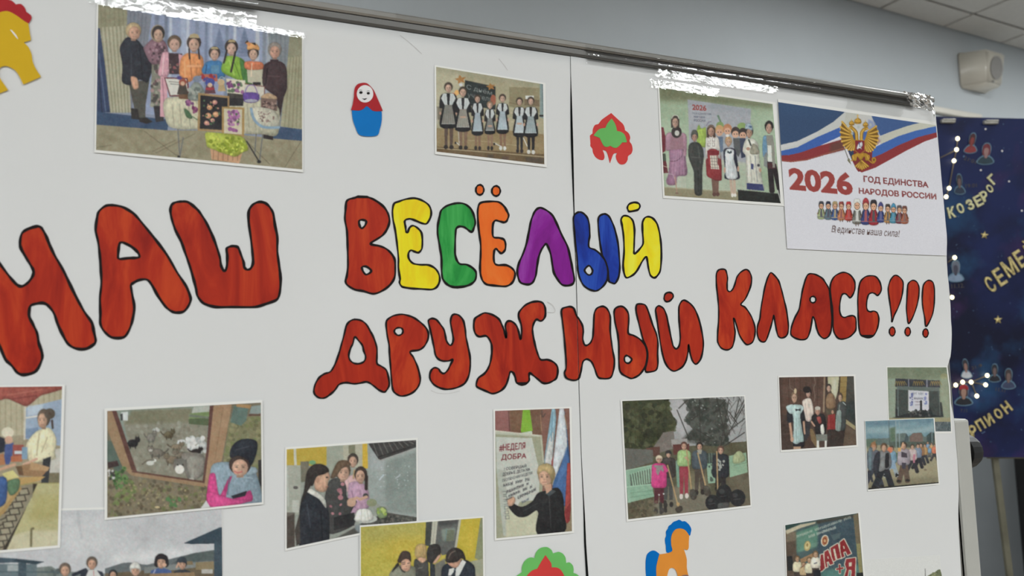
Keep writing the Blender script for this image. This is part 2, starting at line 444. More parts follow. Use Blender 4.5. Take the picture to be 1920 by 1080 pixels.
# ------------------------------------------------------------------ poster sheets
def build_sheet(name, xl, xr, z1, z0, off, fn, m, nx=60, ny=70):
    v = []; f = []
    for j in range(ny + 1):
        z = z1 + (z0 - z1) * j / ny
        a, b = xl(z), xr(z)
        for i in range(nx + 1):
            t = i / nx; t = .5 - .5 * math.cos(math.pi * t)
            x = a + (b - a) * t
            v.append((x, float(fn(x, z, a)) - off, z))
    n = nx + 1
    for j in range(ny):
        for i in range(nx):
            f.append((j * n + i, (j + 1) * n + i, (j + 1) * n + i + 1, j * n + i + 1))
    me = mesh(name, v, f)
    for p in me.polygons: p.use_smooth = True
    o = obj(name, me, m)
    sd = o.modifiers.new('thickness', 'SOLIDIFY'); sd.thickness = .0003; sd.offset = 1.0 if False else -1.0
    return o
seam_p = np.array([at(x, y) for x, y in SEAM]); edge_p = np.array([at(x, y) for x, y in EDGE])
for _ in range(3):
    edge_p = np.array([at(x, y, float(surf(p[0], p[2])) - .0008) for (x, y), p in zip(EDGE, edge_p)])
def seam_x(z): return float(np.interp(z, seam_p[::-1, 2], seam_p[::-1, 0]))
def edge_x(z): return float(np.interp(z, edge_p[::-1, 2], edge_p[::-1, 0]))
seam_w = np.array([at(1085, y)[2] for y, w in SEAMW]), np.array([w for y, w in SEAMW])
def seam_gap(z): return float(np.interp(z, seam_w[0][::-1], seam_w[1][::-1])) * .00074   # metres
TOPZ = 1.8725
SHEET_OFF = .0006
left_sheet = build_sheet('poster_sheet', lambda z: -.43, lambda z: seam_x(z) - .5 * seam_gap(z), TOPZ, 1.035, .0, lambda x, z, a: 0.0, MATS['poster_paper'], 40, 50)
tag(left_sheet, 'large white paper poster sheet painted with the big red word НАШ', 'poster')
def seam_lift(z): return max(seam_gap(z) - .0011, 0) * 1.6
def rs_fn(x, z, a):
    d = x - a
    lift = seam_lift(z) * math.exp(-d / .016)
    return float(surf(x, z)) - lift
def rs_left(z):
    # the lifted edge is nearer the eye, so its real place is a little left of where it shows
    x = seam_x(z) + .5 * seam_gap(z)
    return x - (x - CAM[0]) / .8 * seam_lift(z)
right_sheet = build_sheet('poster_sheet', rs_left, edge_x, TOPZ, 1.03, SHEET_OFF, rs_fn, MATS['poster_paper'], 60, 80)
tag(right_sheet, 'large white paper poster sheet with the red word КЛАСС and a wavy free edge', 'poster')
# ------------------------------------------------------------------ painted letters (outlines traced on the photograph)
L1, L2, L3, L4, L5, L6 = (0, 400, 3.375), (160, 360, 3.7237), (300, 360, 4.5), (630, 340, 4.909), (800, 330, 4.6957), (960, 360, 5.4)
L7, L8, L9, L10, L11 = (580, 570, 5.684), (880, 550, 5.4), (1040, 530, 5.4), (1320, 490, 6.0), (1540, 490, 6.75)
def el(cx, cy, rx, ry, n=12, rot=0.0):
    c, s = math.cos(rot), math.sin(rot)
    return [(cx + rx * math.cos(t) * c - ry * math.sin(t) * s, cy + rx * math.cos(t) * s + ry * math.sin(t) * c) for t in np.linspace(0, 2 * math.pi, n, endpoint=False)]
LETTERS = [   # colour word, character, paint, crop, line width px, sheet, loops
 ('red', 'Н', RED, L1, 5.6, 0, [[(0,320),(60,400),(105,450),(137,462),(175,440),(205,400),(212,365),(195,330),(165,280),(132,220),(127,180),(140,125),(180,98),(235,82),(262,92),(290,140),(312,195),(345,265),(400,360),(445,455),(490,545),(535,625),(580,690),(592,740),(605,800),(598,825),(545,857),(480,855),(430,825),(395,765),(365,700),(340,630),(300,580),(265,567),(215,575),(190,590),(184,650),(210,705),(235,760),(245,820),(265,880),(265,925),(225,1000),(150,1022),(110,1008),(75,965),(35,925),(0,845),(-60,700),(-160,450),(-240,220),(-210,130),(-130,130),(-60,230)]]),
 ('red', 'А', RED, L2, 5.0, 0, [[(190,92),(140,98),(95,135),(82,180),(72,265),(88,340),(100,430),(108,540),(112,640),(102,740),(105,850),(105,920),(130,970),(185,1015),(265,1015),(300,975),(325,910),(342,810),(328,720),(318,655),(330,638),(375,615),(430,612),(465,650),(510,730),(560,800),(600,832),(640,842),(690,832),(725,785),(735,740),(705,660),(640,560),(570,440),(500,345),(440,270),(370,185),(330,145),(260,105)],[(240,358),(262,352),(320,380),(365,420),(378,452),(350,460),(300,462),(240,468),(228,455),(232,400)]]),
 ('red', 'Ш', RED, L3, 5.0, 0, [[(180,80),(130,88),(98,110),(88,160),(100,230),(130,320),(180,420),(215,520),(250,620),(285,740),(305,820),(318,880),(370,940),(470,970),(600,970),(800,970),(900,942),(985,908),(1010,850),(1018,740),(1005,620),(990,500),(990,380),(970,280),(955,180),(920,120),(880,90),(830,85),(780,110),(750,160),(748,250),(768,400),(782,530),(785,600),(765,645),(735,655),(712,635),(705,590),(680,520),(660,470),(630,457),(590,460),(562,480),(568,540),(565,620),(552,665),(535,660),(515,620),(505,550),(470,440),(430,340),(380,240),(330,165),(290,125),(235,85)]]),
 ('red', 'В', RED, L4, 4.2, 0, [[(210,140),(300,148),(370,180),(440,235),(480,300),(492,370),(470,440),(430,495),(380,530),(318,575),(400,595),(460,620),(510,665),(540,720),(545,790),(540,880),(500,950),(430,1005),(345,1035),(250,1010),(170,995),(105,955),(88,920),(100,870),(110,780),(108,650),(105,540),(100,450),(82,350),(88,260),(95,190),(120,165),(170,152)],[(215,362),(250,355),(278,370),(265,410),(235,432),(215,400)],[(240,790),(280,785),(325,825),(280,858),(250,830)]]),
 ('yellow', 'Е', YEL, L4, 3.8, 0, [[(640,165),(720,155),(790,175),(850,215),(875,270),(870,330),(835,388),(790,385),(730,360),(680,345),(640,355),(632,375),(640,420),(645,465),(660,470),(675,430),(705,408),(745,425),(785,470),(795,540),(790,620),(760,655),(720,645),(690,635),(668,660),(670,710),(710,755),(780,768),(850,770),(910,800),(945,850),(955,910),(930,970),(880,995),(780,990),(690,985),(610,970),(585,935),(590,900),(575,800),(575,700),(560,560),(545,450),(525,350),(520,270),(535,205),(580,185)]]),
 ('green', 'С', GRN, L5, 4.0, 0, [[(260,240),(330,245),(385,285),(415,345),(428,410),(415,460),(398,492),(370,478),(330,450),(285,445),(258,470),(252,560),(250,680),(265,740),(295,775),(350,780),(405,810),(435,850),(430,910),(400,945),(350,968),(280,982),(220,975),(170,945),(140,900),(132,830),(130,720),(115,620),(98,520),(98,440),(115,350),(130,300),(180,262)]]),
 ('orange', 'Ё', ORA, L5, 4.0, 0, [[(470,240),(540,225),(630,228),(680,265),(710,315),(722,350),(705,395),(680,408),(640,398),(605,392),(585,420),(580,490),(590,538),(640,545),(680,560),(695,600),(690,650),(660,680),(635,665),(610,640),(595,660),(590,720),(600,770),(630,785),(700,785),(755,815),(778,860),(765,920),(735,955),(690,972),(600,965),(530,955),(495,925),(475,870),(470,800),(475,700),(475,600),(462,500),(452,400),(450,300)]]),
 ('orange', 'Ё dot', ORA, L5, 3.6, 0, [el(468,122,35,44)]),
 ('orange', 'Ё dot', ORA, L5, 3.6, 0, [el(611,132,37,44)]),
 ('purple', 'Л', PUR, L5, 4.0, 0, [[(1005,280),(1060,305),(1110,350),(1150,430),(1190,520),(1240,620),(1265,720),(1285,820),(1300,910),(1285,950),(1240,965),(1190,955),(1150,905),(1120,850),(1105,770),(1090,680),(1060,605),(1045,600),(1010,650),(985,720),(970,810),(960,880),(935,935),(895,955),(830,940),(805,890),(798,830),(815,760),(850,680),(880,590),(900,490),(920,390),(945,325),(970,292)]]),
 ('blue', 'Ы stem', BLU, L6, 3.4, 1, [[(940,222),(985,250),(1025,330),(1050,410),(1075,530),(1085,640),(1092,760),(1080,860),(1045,925),(1010,920),(980,900),(972,800),(955,720),(915,640),(895,540),(880,420),(872,300),(885,245)]]),
 ('blue', 'Ы', BLU, L6, 3.4, 1, [[(680,202),(725,218),(765,265),(782,330),(788,440),(778,500),(782,560),(840,585),(900,635),(945,700),(968,780),(968,870),(935,940),(880,990),(840,1002),(780,985),(725,945),(690,880),(668,800),(662,720),(655,620),(642,520),(632,400),(622,280),(635,230)],[(780,745),(815,790),(808,825),(785,840),(760,830),(735,790)]]),
 ('yellow', 'Й', YEL, L6, 3.6, 1, [[(1130,242),(1185,250),(1225,295),(1240,380),(1238,500),(1235,590),(1242,625),(1290,580),(1328,520),(1322,400),(1322,310),(1345,262),(1385,250),(1430,270),(1470,325),(1495,420),(1510,540),(1512,680),(1500,800),(1465,855),(1435,868),(1400,840),(1380,760),(1370,690),(1358,655),(1320,700),(1270,790),(1225,840),(1160,868),(1135,820),(1125,740),(1135,600),(1130,450),(1115,340),(1105,280)]]),
 ('yellow', 'Й dot', YEL, L6, 3.6, 1, [[(1170,150),(1190,120),(1240,105),(1285,118),(1295,150),(1270,182),(1190,198),(1172,175)]]),
 ('red', 'Д', RED, L7, 3.6, 0, [[(480,165),(550,175),(605,215),(650,290),(690,370),(720,470),(720,560),(722,635),(770,665),(820,705),(845,790),(850,870),(815,930),(790,938),(740,915),(690,875),(640,840),(600,830),(530,845),(470,850),(400,838),(345,845),(310,865),(270,920),(220,965),(165,1000),(105,1000),(60,965),(48,920),(65,850),(105,785),(160,745),(225,720),(270,650),(310,545),(340,440),(370,330),(395,230),(430,185)],[(485,350),(525,390),(565,440),(580,500),(600,560),(585,610),(535,635),(480,632),(435,600),(420,545),(440,470),(465,420)]]),
 ('red', 'Р', RED, L7, 3.6, 0, [[(980,110),(1060,125),(1120,150),(1190,200),(1240,250),(1268,310),(1262,380),(1225,450),(1170,490),(1075,508),(1110,570),(1150,660),(1175,750),(1182,820),(1155,890),(1100,945),(1030,975),(965,978),(905,940),(885,890),(875,800),(865,660),(855,540),(850,440),(830,330),(818,220),(830,170),(890,128)],[(950,252),(985,260),(998,290),(985,320),(950,335),(920,318),(905,292),(920,265)]]),
 ('red', 'У', RED, L7, 3.6, 0, [[(1300,155),(1350,165),(1395,215),(1435,275),(1450,340),(1465,400),(1500,440),(1525,420),(1535,370),(1520,280),(1505,190),(1520,125),(1555,108),(1600,125),(1640,175),(1660,260),(1670,350),(1690,450),(1712,560),(1715,660),(1700,760),(1660,840),(1600,880),(1530,902),(1450,908),(1370,885),(1310,840),(1283,780),(1295,715),(1330,680),(1375,690),(1400,725),(1435,740),(1475,705),(1505,645),(1530,590),(1490,605),(1430,608),(1380,590),(1345,545),(1330,470),(1310,370),(1285,260),(1268,180)]]),
 ('red', 'Ж', RED, L8, 3.8, 0, [[(160,198),(240,220),(300,262),(330,320),(350,370),(372,452),(375,400),(365,330),(385,285),(430,285),(475,325),(500,390),(518,465),(530,400),(525,320),(500,240),(505,190),(560,125),(630,90),(700,82),(745,100),(768,150),(770,220),(752,262),(720,280),(680,265),(650,310),(640,370),(650,450),(670,540),(695,620),(725,672),(790,672),(850,695),(890,740),(895,800),(880,860),(840,890),(790,910),(740,905),(690,865),(640,825),(612,805),(605,840),(605,885),(570,915),(530,925),(480,905),(465,850),(445,805),(415,795),(398,850),(370,930),(320,985),(240,1015),(170,990),(90,955),(70,930),(90,860),(150,815),(190,760),(215,690),(228,600),(225,520),(200,460),(165,430),(100,438),(60,405),(45,340),(55,260),(100,225)]]),
 ('red', 'Н', RED, L9, 3.4, 1, [[(150,242),(195,260),(220,330),(245,365),(280,430),(290,490),(285,570),(300,625),(325,635),(365,605),(388,540),(395,420),(402,310),(430,258),(485,240),(525,258),(555,310),(565,370),(562,480),(575,600),(590,700),(605,790),(595,890),(560,965),(460,968),(430,940),(405,870),(375,805),(330,775),(290,795),(275,850),(262,915),(240,975),(185,988),(120,965),(100,915),(115,870),(115,780),(105,640),(90,480),(75,360),(68,290),(85,258)]]),
 ('red', 'Ы', RED, L9, 3.4, 1, [[(660,240),(705,252),(745,310),(750,390),(745,510),(800,535),(860,570),(910,625),(935,690),(932,780),(910,860),(860,930),(800,965),(765,968),(690,930),(660,890),(650,800),(650,650),(640,530),(615,420),(602,320),(612,265)],[(735,738),(780,775),(750,815),(712,800),(708,755)]]),
 ('red', 'Ы stem', RED, L9, 3.2, 1, [[(830,225),(870,215),(920,230),(955,310),(990,420),(1030,520),(1045,610),(1042,720),(1045,830),(1020,890),(930,905),(918,870),(938,800),(940,690),(900,590),(875,500),(845,380),(825,290)]]),
 ('red', 'Й', RED, L9, 3.2, 1, [[(1060,235),(1105,265),(1135,340),(1155,440),(1180,560),(1200,640),(1230,670),(1260,640),(1272,560),(1265,450),(1258,330),(1260,240),(1285,190),(1315,178),(1370,210),(1420,270),(1460,370),(1485,470),(1505,590),(1500,690),(1475,780),(1430,825),(1395,790),(1370,710),(1355,625),(1350,700),(1330,790),(1290,855),(1215,895),(1160,870),(1115,800),(1085,690),(1060,540),(1040,400),(1022,280),(1035,245)]]),
 ('red', 'Й dot', RED, L9, 3.2, 1, [[(1108,165),(1120,115),(1160,98),(1195,115),(1198,150),(1165,185),(1130,192)]]),
 ('red', 'К', RED, L10, 2.8, 1, [[(175,92),(235,92),(255,130),(265,190),(260,260),(265,325),(295,340),(325,310),(350,250),(370,180),(410,125),(470,92),(510,115),(535,180),(530,260),(500,350),(460,430),(415,485),(460,515),(510,580),(550,660),(575,750),(570,840),(545,910),(490,938),(450,910),(400,830),(370,730),(345,655),(332,640),(340,720),(350,800),(340,890),(320,960),(285,990),(240,995),(190,970),(155,905),(155,800),(165,660),(165,520),(155,400),(142,280),(138,180),(145,125)]]),
 ('red', 'Л', RED, L10, 2.8, 1, [[(750,128),(795,160),(840,220),(870,310),(900,430),(930,560),(950,720),(945,800),(920,845),(870,862),(835,840),(815,770),(795,660),(785,605),(770,670),(745,760),(715,850),(690,900),(650,905),(615,870),(598,800),(605,720),(630,640),(640,540),(660,420),(685,290),(715,190)]]),
 ('red', 'А', RED, L10, 2.9, 1, [[(1200,138),(1260,150),(1330,190),(1370,245),(1405,310),(1420,400),(1430,530),(1438,660),(1430,780),(1400,845),(1350,868),(1300,830),(1270,760),(1250,670),(1225,622),(1210,700),(1195,780),(1160,865),(1095,882),(1020,860),(978,820),(985,740),(1020,640),(1070,540),(1090,430),(1110,320),(1140,210),(1165,155)],el(1226,430,33,36)]),
 ('red', 'С', RED, L11, 2.8, 1, [[(270,140),(340,155),(395,205),(425,270),(425,350),(405,410),(370,460),(340,440),(310,412),(270,415),(248,460),(235,540),(232,620),(250,685),(290,710),(340,695),(400,688),(435,720),(440,790),(435,870),(390,930),(330,970),(250,985),(200,960),(160,890),(148,800),(145,680),(138,560),(122,450),(112,330),(130,250),(180,180)]]),
 ('red', 'С', RED, L11, 2.8, 1, [[(630,182),(690,195),(735,250),(760,330),(750,390),(712,432),(680,410),(640,398),(600,420),(580,480),(572,560),(585,620),(620,638),(665,630),(710,655),(728,730),(715,830),(680,915),(630,960),(560,960),(500,930),(480,860),(470,760),(465,620),(462,480),(475,340),(500,250),(560,195)]]),
 ('red', '!', RED, L11, 2.5, 1, [[(930,178),(985,195),(1035,265),(1030,380),(1010,480),(970,590),(925,680),(893,768),(890,700),(870,540),(850,400),(850,320),(880,230)]]),
 ('red', '! dot', RED, L11, 2.4, 1, [el(898,888,36,56)]),
 ('red', '!', RED, L11, 2.5, 1, [[(1170,240),(1215,270),(1238,340),(1232,450),(1210,560),(1165,690),(1108,788),(1090,720),(1078,600),(1085,440),(1095,300),(1125,255)]]),
 ('red', '! dot', RED, L11, 2.4, 1, [el(1094,890,34,53)]),
 ('red', '!', RED, L11, 2.5, 1, [[(1370,240),(1415,270),(1432,360),(1430,520),(1415,640),(1380,740),(1325,825),(1310,720),(1285,580),(1278,450),(1290,310),(1325,255)]]),
 ('red', '! dot', RED, L11, 2.4, 1, [el(1320,908,34,53)]),
]
for k, (cw, ch, m, o, lw, sh, loops) in enumerate(LETTERS):
    P = [cr(px(l, o), 6) for l in loops]
    par = (left_sheet, right_sheet)[sh]
    off = (.0003, .0009)[sh] + .00006 * (k % 3)
    nm = 'painted_dot' if 'dot' in ch else 'painted_letter'
    if ch == 'Н' and o is L9:      # painted across the seam: each half lies on its own sheet
        def half(Q, sg):
            xs = np.interp(Q[:, 1], [q[1] for q in SEAM], [q[0] for q in SEAM]) + sg * .6; out = []
            for i in range(len(Q)):
                j = (i + 1) % len(Q); di, dj = sg * (Q[i, 0] - xs[i]), sg * (Q[j, 0] - xs[j])
                if di >= 0: out.append(Q[i])
                if di * dj < 0: out.append(Q[i] + (Q[j] - Q[i]) * di / (di - dj))
            return np.array(out)
        hl = fill_poly(nm, [half(P[0], -1)], .0004, m, left_sheet); hl['label'] = 'left half of the red painted letter Н beside the seam'
        l = fill_poly(nm, [half(P[0], 1)], off, m, par)
    else:
        l = fill_poly(nm, P, off, m, par)
    l['label'] = f'{cw} painted {"dot" if "dot" in ch else "mark " + ch if ch == "!" else "letter " + ch.split()[0]} outlined in black'
    stroke('outline', P, lw, off + .0001, MATS['marker_black'], l)
# thick marker ends: under the green С, at the top of the red В, under the red Ж and the last С
for o, par, P in ((L5, left_sheet, [(190,955),(250,968),(330,962),(390,950),(340,978),(270,992),(215,982)]), (L4, left_sheet, [(195,128),(290,132),(330,155),(200,155)]),
                  (L8, left_sheet, [(475,900),(600,898),(570,925),(530,938),(490,920)]), (L11, right_sheet, [(500,930),(660,930),(635,968),(570,972)])):
    fill_poly('marker_blot', [px(P, o)], .0006 if par is left_sheet else .0012, MATS['marker_black'], par)
# faint pencil lines left from the sketch
mat('pencil', pig(178, 176, 174), 0.6, noise=(40, .02))
for par, P in ((right_sheet, [(1026, 566), (1036, 572), (1041, 582), (1038, 586), (1026, 585)]), (left_sheet, [(750, 66), (768, 80), (791, 101)]), (left_sheet, [(808, 732), (820, 737), (840, 738), (862, 733)]),
               (left_sheet, [(935, 110), (945, 122), (952, 132)])):
    stroke('pencil_line', [cr(P, 6, False)], .8, .0003 if par is left_sheet else .0009, MATS['pencil'], par, closed=False)

# ------------------------------------------------------------------ paper cut-outs stuck on the poster
def cutout(name, label, cat, parts, sm=5):
    c = None; root = None
    for k, (pn, m, o, pts, off) in enumerate(parts):
        P = cr(px(pts, o), sm)
        if root is None:
            q = on_paper([P.mean(0)], .0)[0]
            root = tag(empty(name, q), label, cat)
        fill_poly(pn, [P], off, MATS[m], root, thick=.0003 if off < .0022 else .0)
    return root
M0 = (640, 140, 8.308)
cutout('matryoshka_cutout', 'paper cut-out of a nesting doll with red headscarf and blue body', 'cutout', [
 ('body', 'card_blue', M0, [(165,558),(215,552),(270,548),(340,525),(400,482),(480,545),(540,560),(620,568),(632,650),(625,750),(600,850),(565,940),(450,962),(285,938),(220,820),(180,700)], .0013),
 ('headscarf', 'card_crimson', M0, [(340,125),(400,135),(460,185),(510,250),(560,360),(600,450),(645,558),(640,565),(540,570),(480,555),(400,490),(340,535),(270,558),(155,550),(150,545),(175,470),(195,350),(200,260),(215,195),(260,145)], .0017),
 ('face', 'card_white', M0, el(370,298,128,135,18), .0021),
 ('eye', 'marker_black', M0, el(305,278,27,21,10), .0023), ('eye', 'marker_black', M0, el(420,290,25,20,10), .0023),
 ('mouth', 'marker_black', M0, [(322,368),(355,374),(400,366),(378,388),(355,392)], .0023),
 ('eyebrow', 'marker_black', M0, [(272,243),(295,234),(325,242),(325,246),(296,240),(274,248)], .0023),
 ('eyebrow', 'marker_black', M0, [(395,255),(420,247),(445,258),(444,262),(420,252),(396,259)], .0023),
 ('nose', 'card_grey', M0, [(352,325),(360,330),(368,326),(360,333)], .0023)])
U0 = (1090, 200, 9.0)
cutout('flower_cutout', 'red paper flower cut-out with a green three-pointed leaf on it', 'cutout', [
 ('petals', 'card_red', U0, [(505,106),(510,112),(560,160),(630,225),(700,290),(728,345),(738,398),(745,404),(800,450),(825,520),(815,585),(850,640),(865,720),(845,790),(790,835),(780,900),(740,960),(680,975),(630,950),(595,890),(585,830),(600,790),(605,783),(560,787),(535,812),(510,880),(486,950),(482,950),(465,880),(440,790),(410,745),(365,733),(360,738),(385,800),(390,860),(365,900),(300,890),(235,845),(195,770),(185,710),(140,650),(112,570),(135,500),(188,452),(190,446),(195,380),(230,310),(290,290),(340,225),(420,165),(500,110)], .0013),
 ('leaf', 'card_green', U0, [(510,203),(515,206),(560,270),(590,345),(600,405),(604,410),(670,425),(720,460),(750,520),(768,598),(764,603),(692,602),(686,608),(650,650),(600,690),(545,690),(494,660),(488,660),(430,680),(380,660),(345,600),(312,532),(306,526),(212,488),(210,483),(250,430),(310,375),(404,358),(410,353),(440,285),(505,207)], .0017)])
G0 = (960, 1010, 12.8)
cutout('scalloped_flower_cutout', 'green scalloped paper flower cut-out with a red pointed centre', 'cutout', [
 ('petals', 'card_green', G0, [(780,203),(850,205),(940,262),(982,345),(988,352),(1060,330),(1130,318),(1220,360),(1282,450),(1300,575),(1306,584),(1380,570),(1450,630),(1480,720),(1475,815),(1482,825),(1560,855),(1640,940),(1660,1080),(1600,1250),(1500,1420),(1330,1600),(1100,1720),(820,1760),(520,1710),(290,1590),(120,1420),(20,1240),(0,1080),(50,950),(130,880),(235,806),(240,798),(240,690),(290,560),(380,475),(470,450),(535,470),(542,462),(570,350),(630,265),(700,218)], .0013),
 ('centre', 'card_red', G0, [(805,398),(812,404),(890,510),(945,600),(952,684),(960,690),(1080,695),(1160,740),(1220,820),(1260,920),(1270,1080),(1200,1260),(1060,1400),(820,1470),(580,1400),(430,1260),(340,1080),(340,940),(400,840),(500,760),(600,725),(612,718),(700,560),(798,404)], .0017)])
O0 = (1195, 960, 9.0)
cutout('orange_horse_cutout', 'orange paper horse cut-out with blue mane and tail', 'cutout', [
 ('tail', 'card_deep_blue', O0, [(372,715),(340,680),(290,652),(230,660),(170,710),(145,800),(140,950),(150,1100),(160,1250),(230,1290),(300,1250),(335,1080),(335,930),(350,800)], .0013),
 ('mane', 'card_deep_blue', O0, [(880,400),(905,340),(912,290),(885,230),(840,180),(800,155),(760,158),(710,132),(660,150),(612,168),(570,210),(530,240),(515,285),(485,330),(487,400),(470,450),(470,510),(482,570),(490,670),(530,690),(595,660),(600,560),(610,450),(640,360),(720,300),(800,320)], .0013),
 ('body', 'card_orange', O0, [(710,278),(780,290),(830,330),(872,392),(876,400),(870,500),(868,600),(845,640),(806,634),(786,622),(796,660),(810,700),(835,800),(835,920),(845,1000),(865,1090),(890,1250),(850,1310),(730,1310),(700,1180),(675,1050),(640,970),(590,943),(540,965),(510,1050),(495,1180),(480,1300),(330,1300),(328,1150),(320,950),(345,820),(372,720),(380,715),(450,705),(530,690),(592,652),(575,560),(570,460),(590,370),(640,300)], .0017),
 ('hoof_band', 'card_grey', O0, [(745,1078),(845,1062),(875,1110),(760,1140)], .0021)])
Y0 = (0, 0, 5.4)
cutout('yellow_horse_cutout', 'yellow paper horse cut-out with a red mane', 'cutout', [
 ('mane', 'card_crimson', Y0, [(75,-8),(125,10),(158,42),(165,44),(210,40),(250,75),(266,118),(272,124),(310,150),(320,180),(305,215),(287,236),(250,240),(180,190),(110,150),(60,140),(0,150),(-60,180),(-140,140),(-150,60),(-90,-10),(0,-25)], .0013),
 ('body', 'card_yellow', Y0, [(0,124),(60,112),(110,124),(180,165),(240,210),(282,234),(288,242),(300,320),(313,398),(308,408),(252,424),(244,432),(290,480),(320,550),(330,620),(360,690),(410,768),(412,778),(330,815),(240,854),(232,850),(205,790),(160,720),(100,680),(55,668),(5,682),(-15,720),(-5,780),(40,850),(78,905),(76,914),(0,942),(-90,975),(-100,965),(-160,800),(-220,600),(-200,400),(-120,250),(-60,155)], .0017),
 ('eye_slit', 'card_white', Y0, [(104,302),(122,308),(160,350),(184,394),(175,392),(140,352)], .0021)])
# ------------------------------------------------------------------ printed pictures: shapes painted into a fine grid of ink colours
FONT_CACHE = {}
def glyphs(txt, weight=0.0, shear=0.0):
    """triangles of a line of text from the built-in font, scaled to cap-height box (0..1, 0..1)"""
    txt = txt.replace('А', 'A')
    key = (txt, weight, shear)
    if key in FONT_CACHE: return FONT_CACHE[key]
    cu = bpy.data.curves.new('t', 'FONT'); cu.body = txt; cu.offset = weight; cu.shear = shear; cu.fill_mode = 'FRONT'; cu.resolution_u = 3
    o = bpy.data.objects.new('t', cu); COL.objects.link(o)
    dg = bpy.context.evaluated_depsgraph_get(); dg.update()
    me = bpy.data.meshes.new_from_object(o.evaluated_get(dg))
    me.calc_loop_triangles()
    v = np.array([tuple(q.co)[:2] for q in me.vertices]); t = np.array([tuple(q.vertices) for q in me.loop_triangles])
    bpy.data.objects.remove(o); bpy.data.curves.remove(cu); bpy.data.meshes.remove(me)
    lo, hi = v.min(0), v.max(0)
    v = (v - lo) / (hi - lo)
    FONT_CACHE[key] = (v, t)
    return v, t

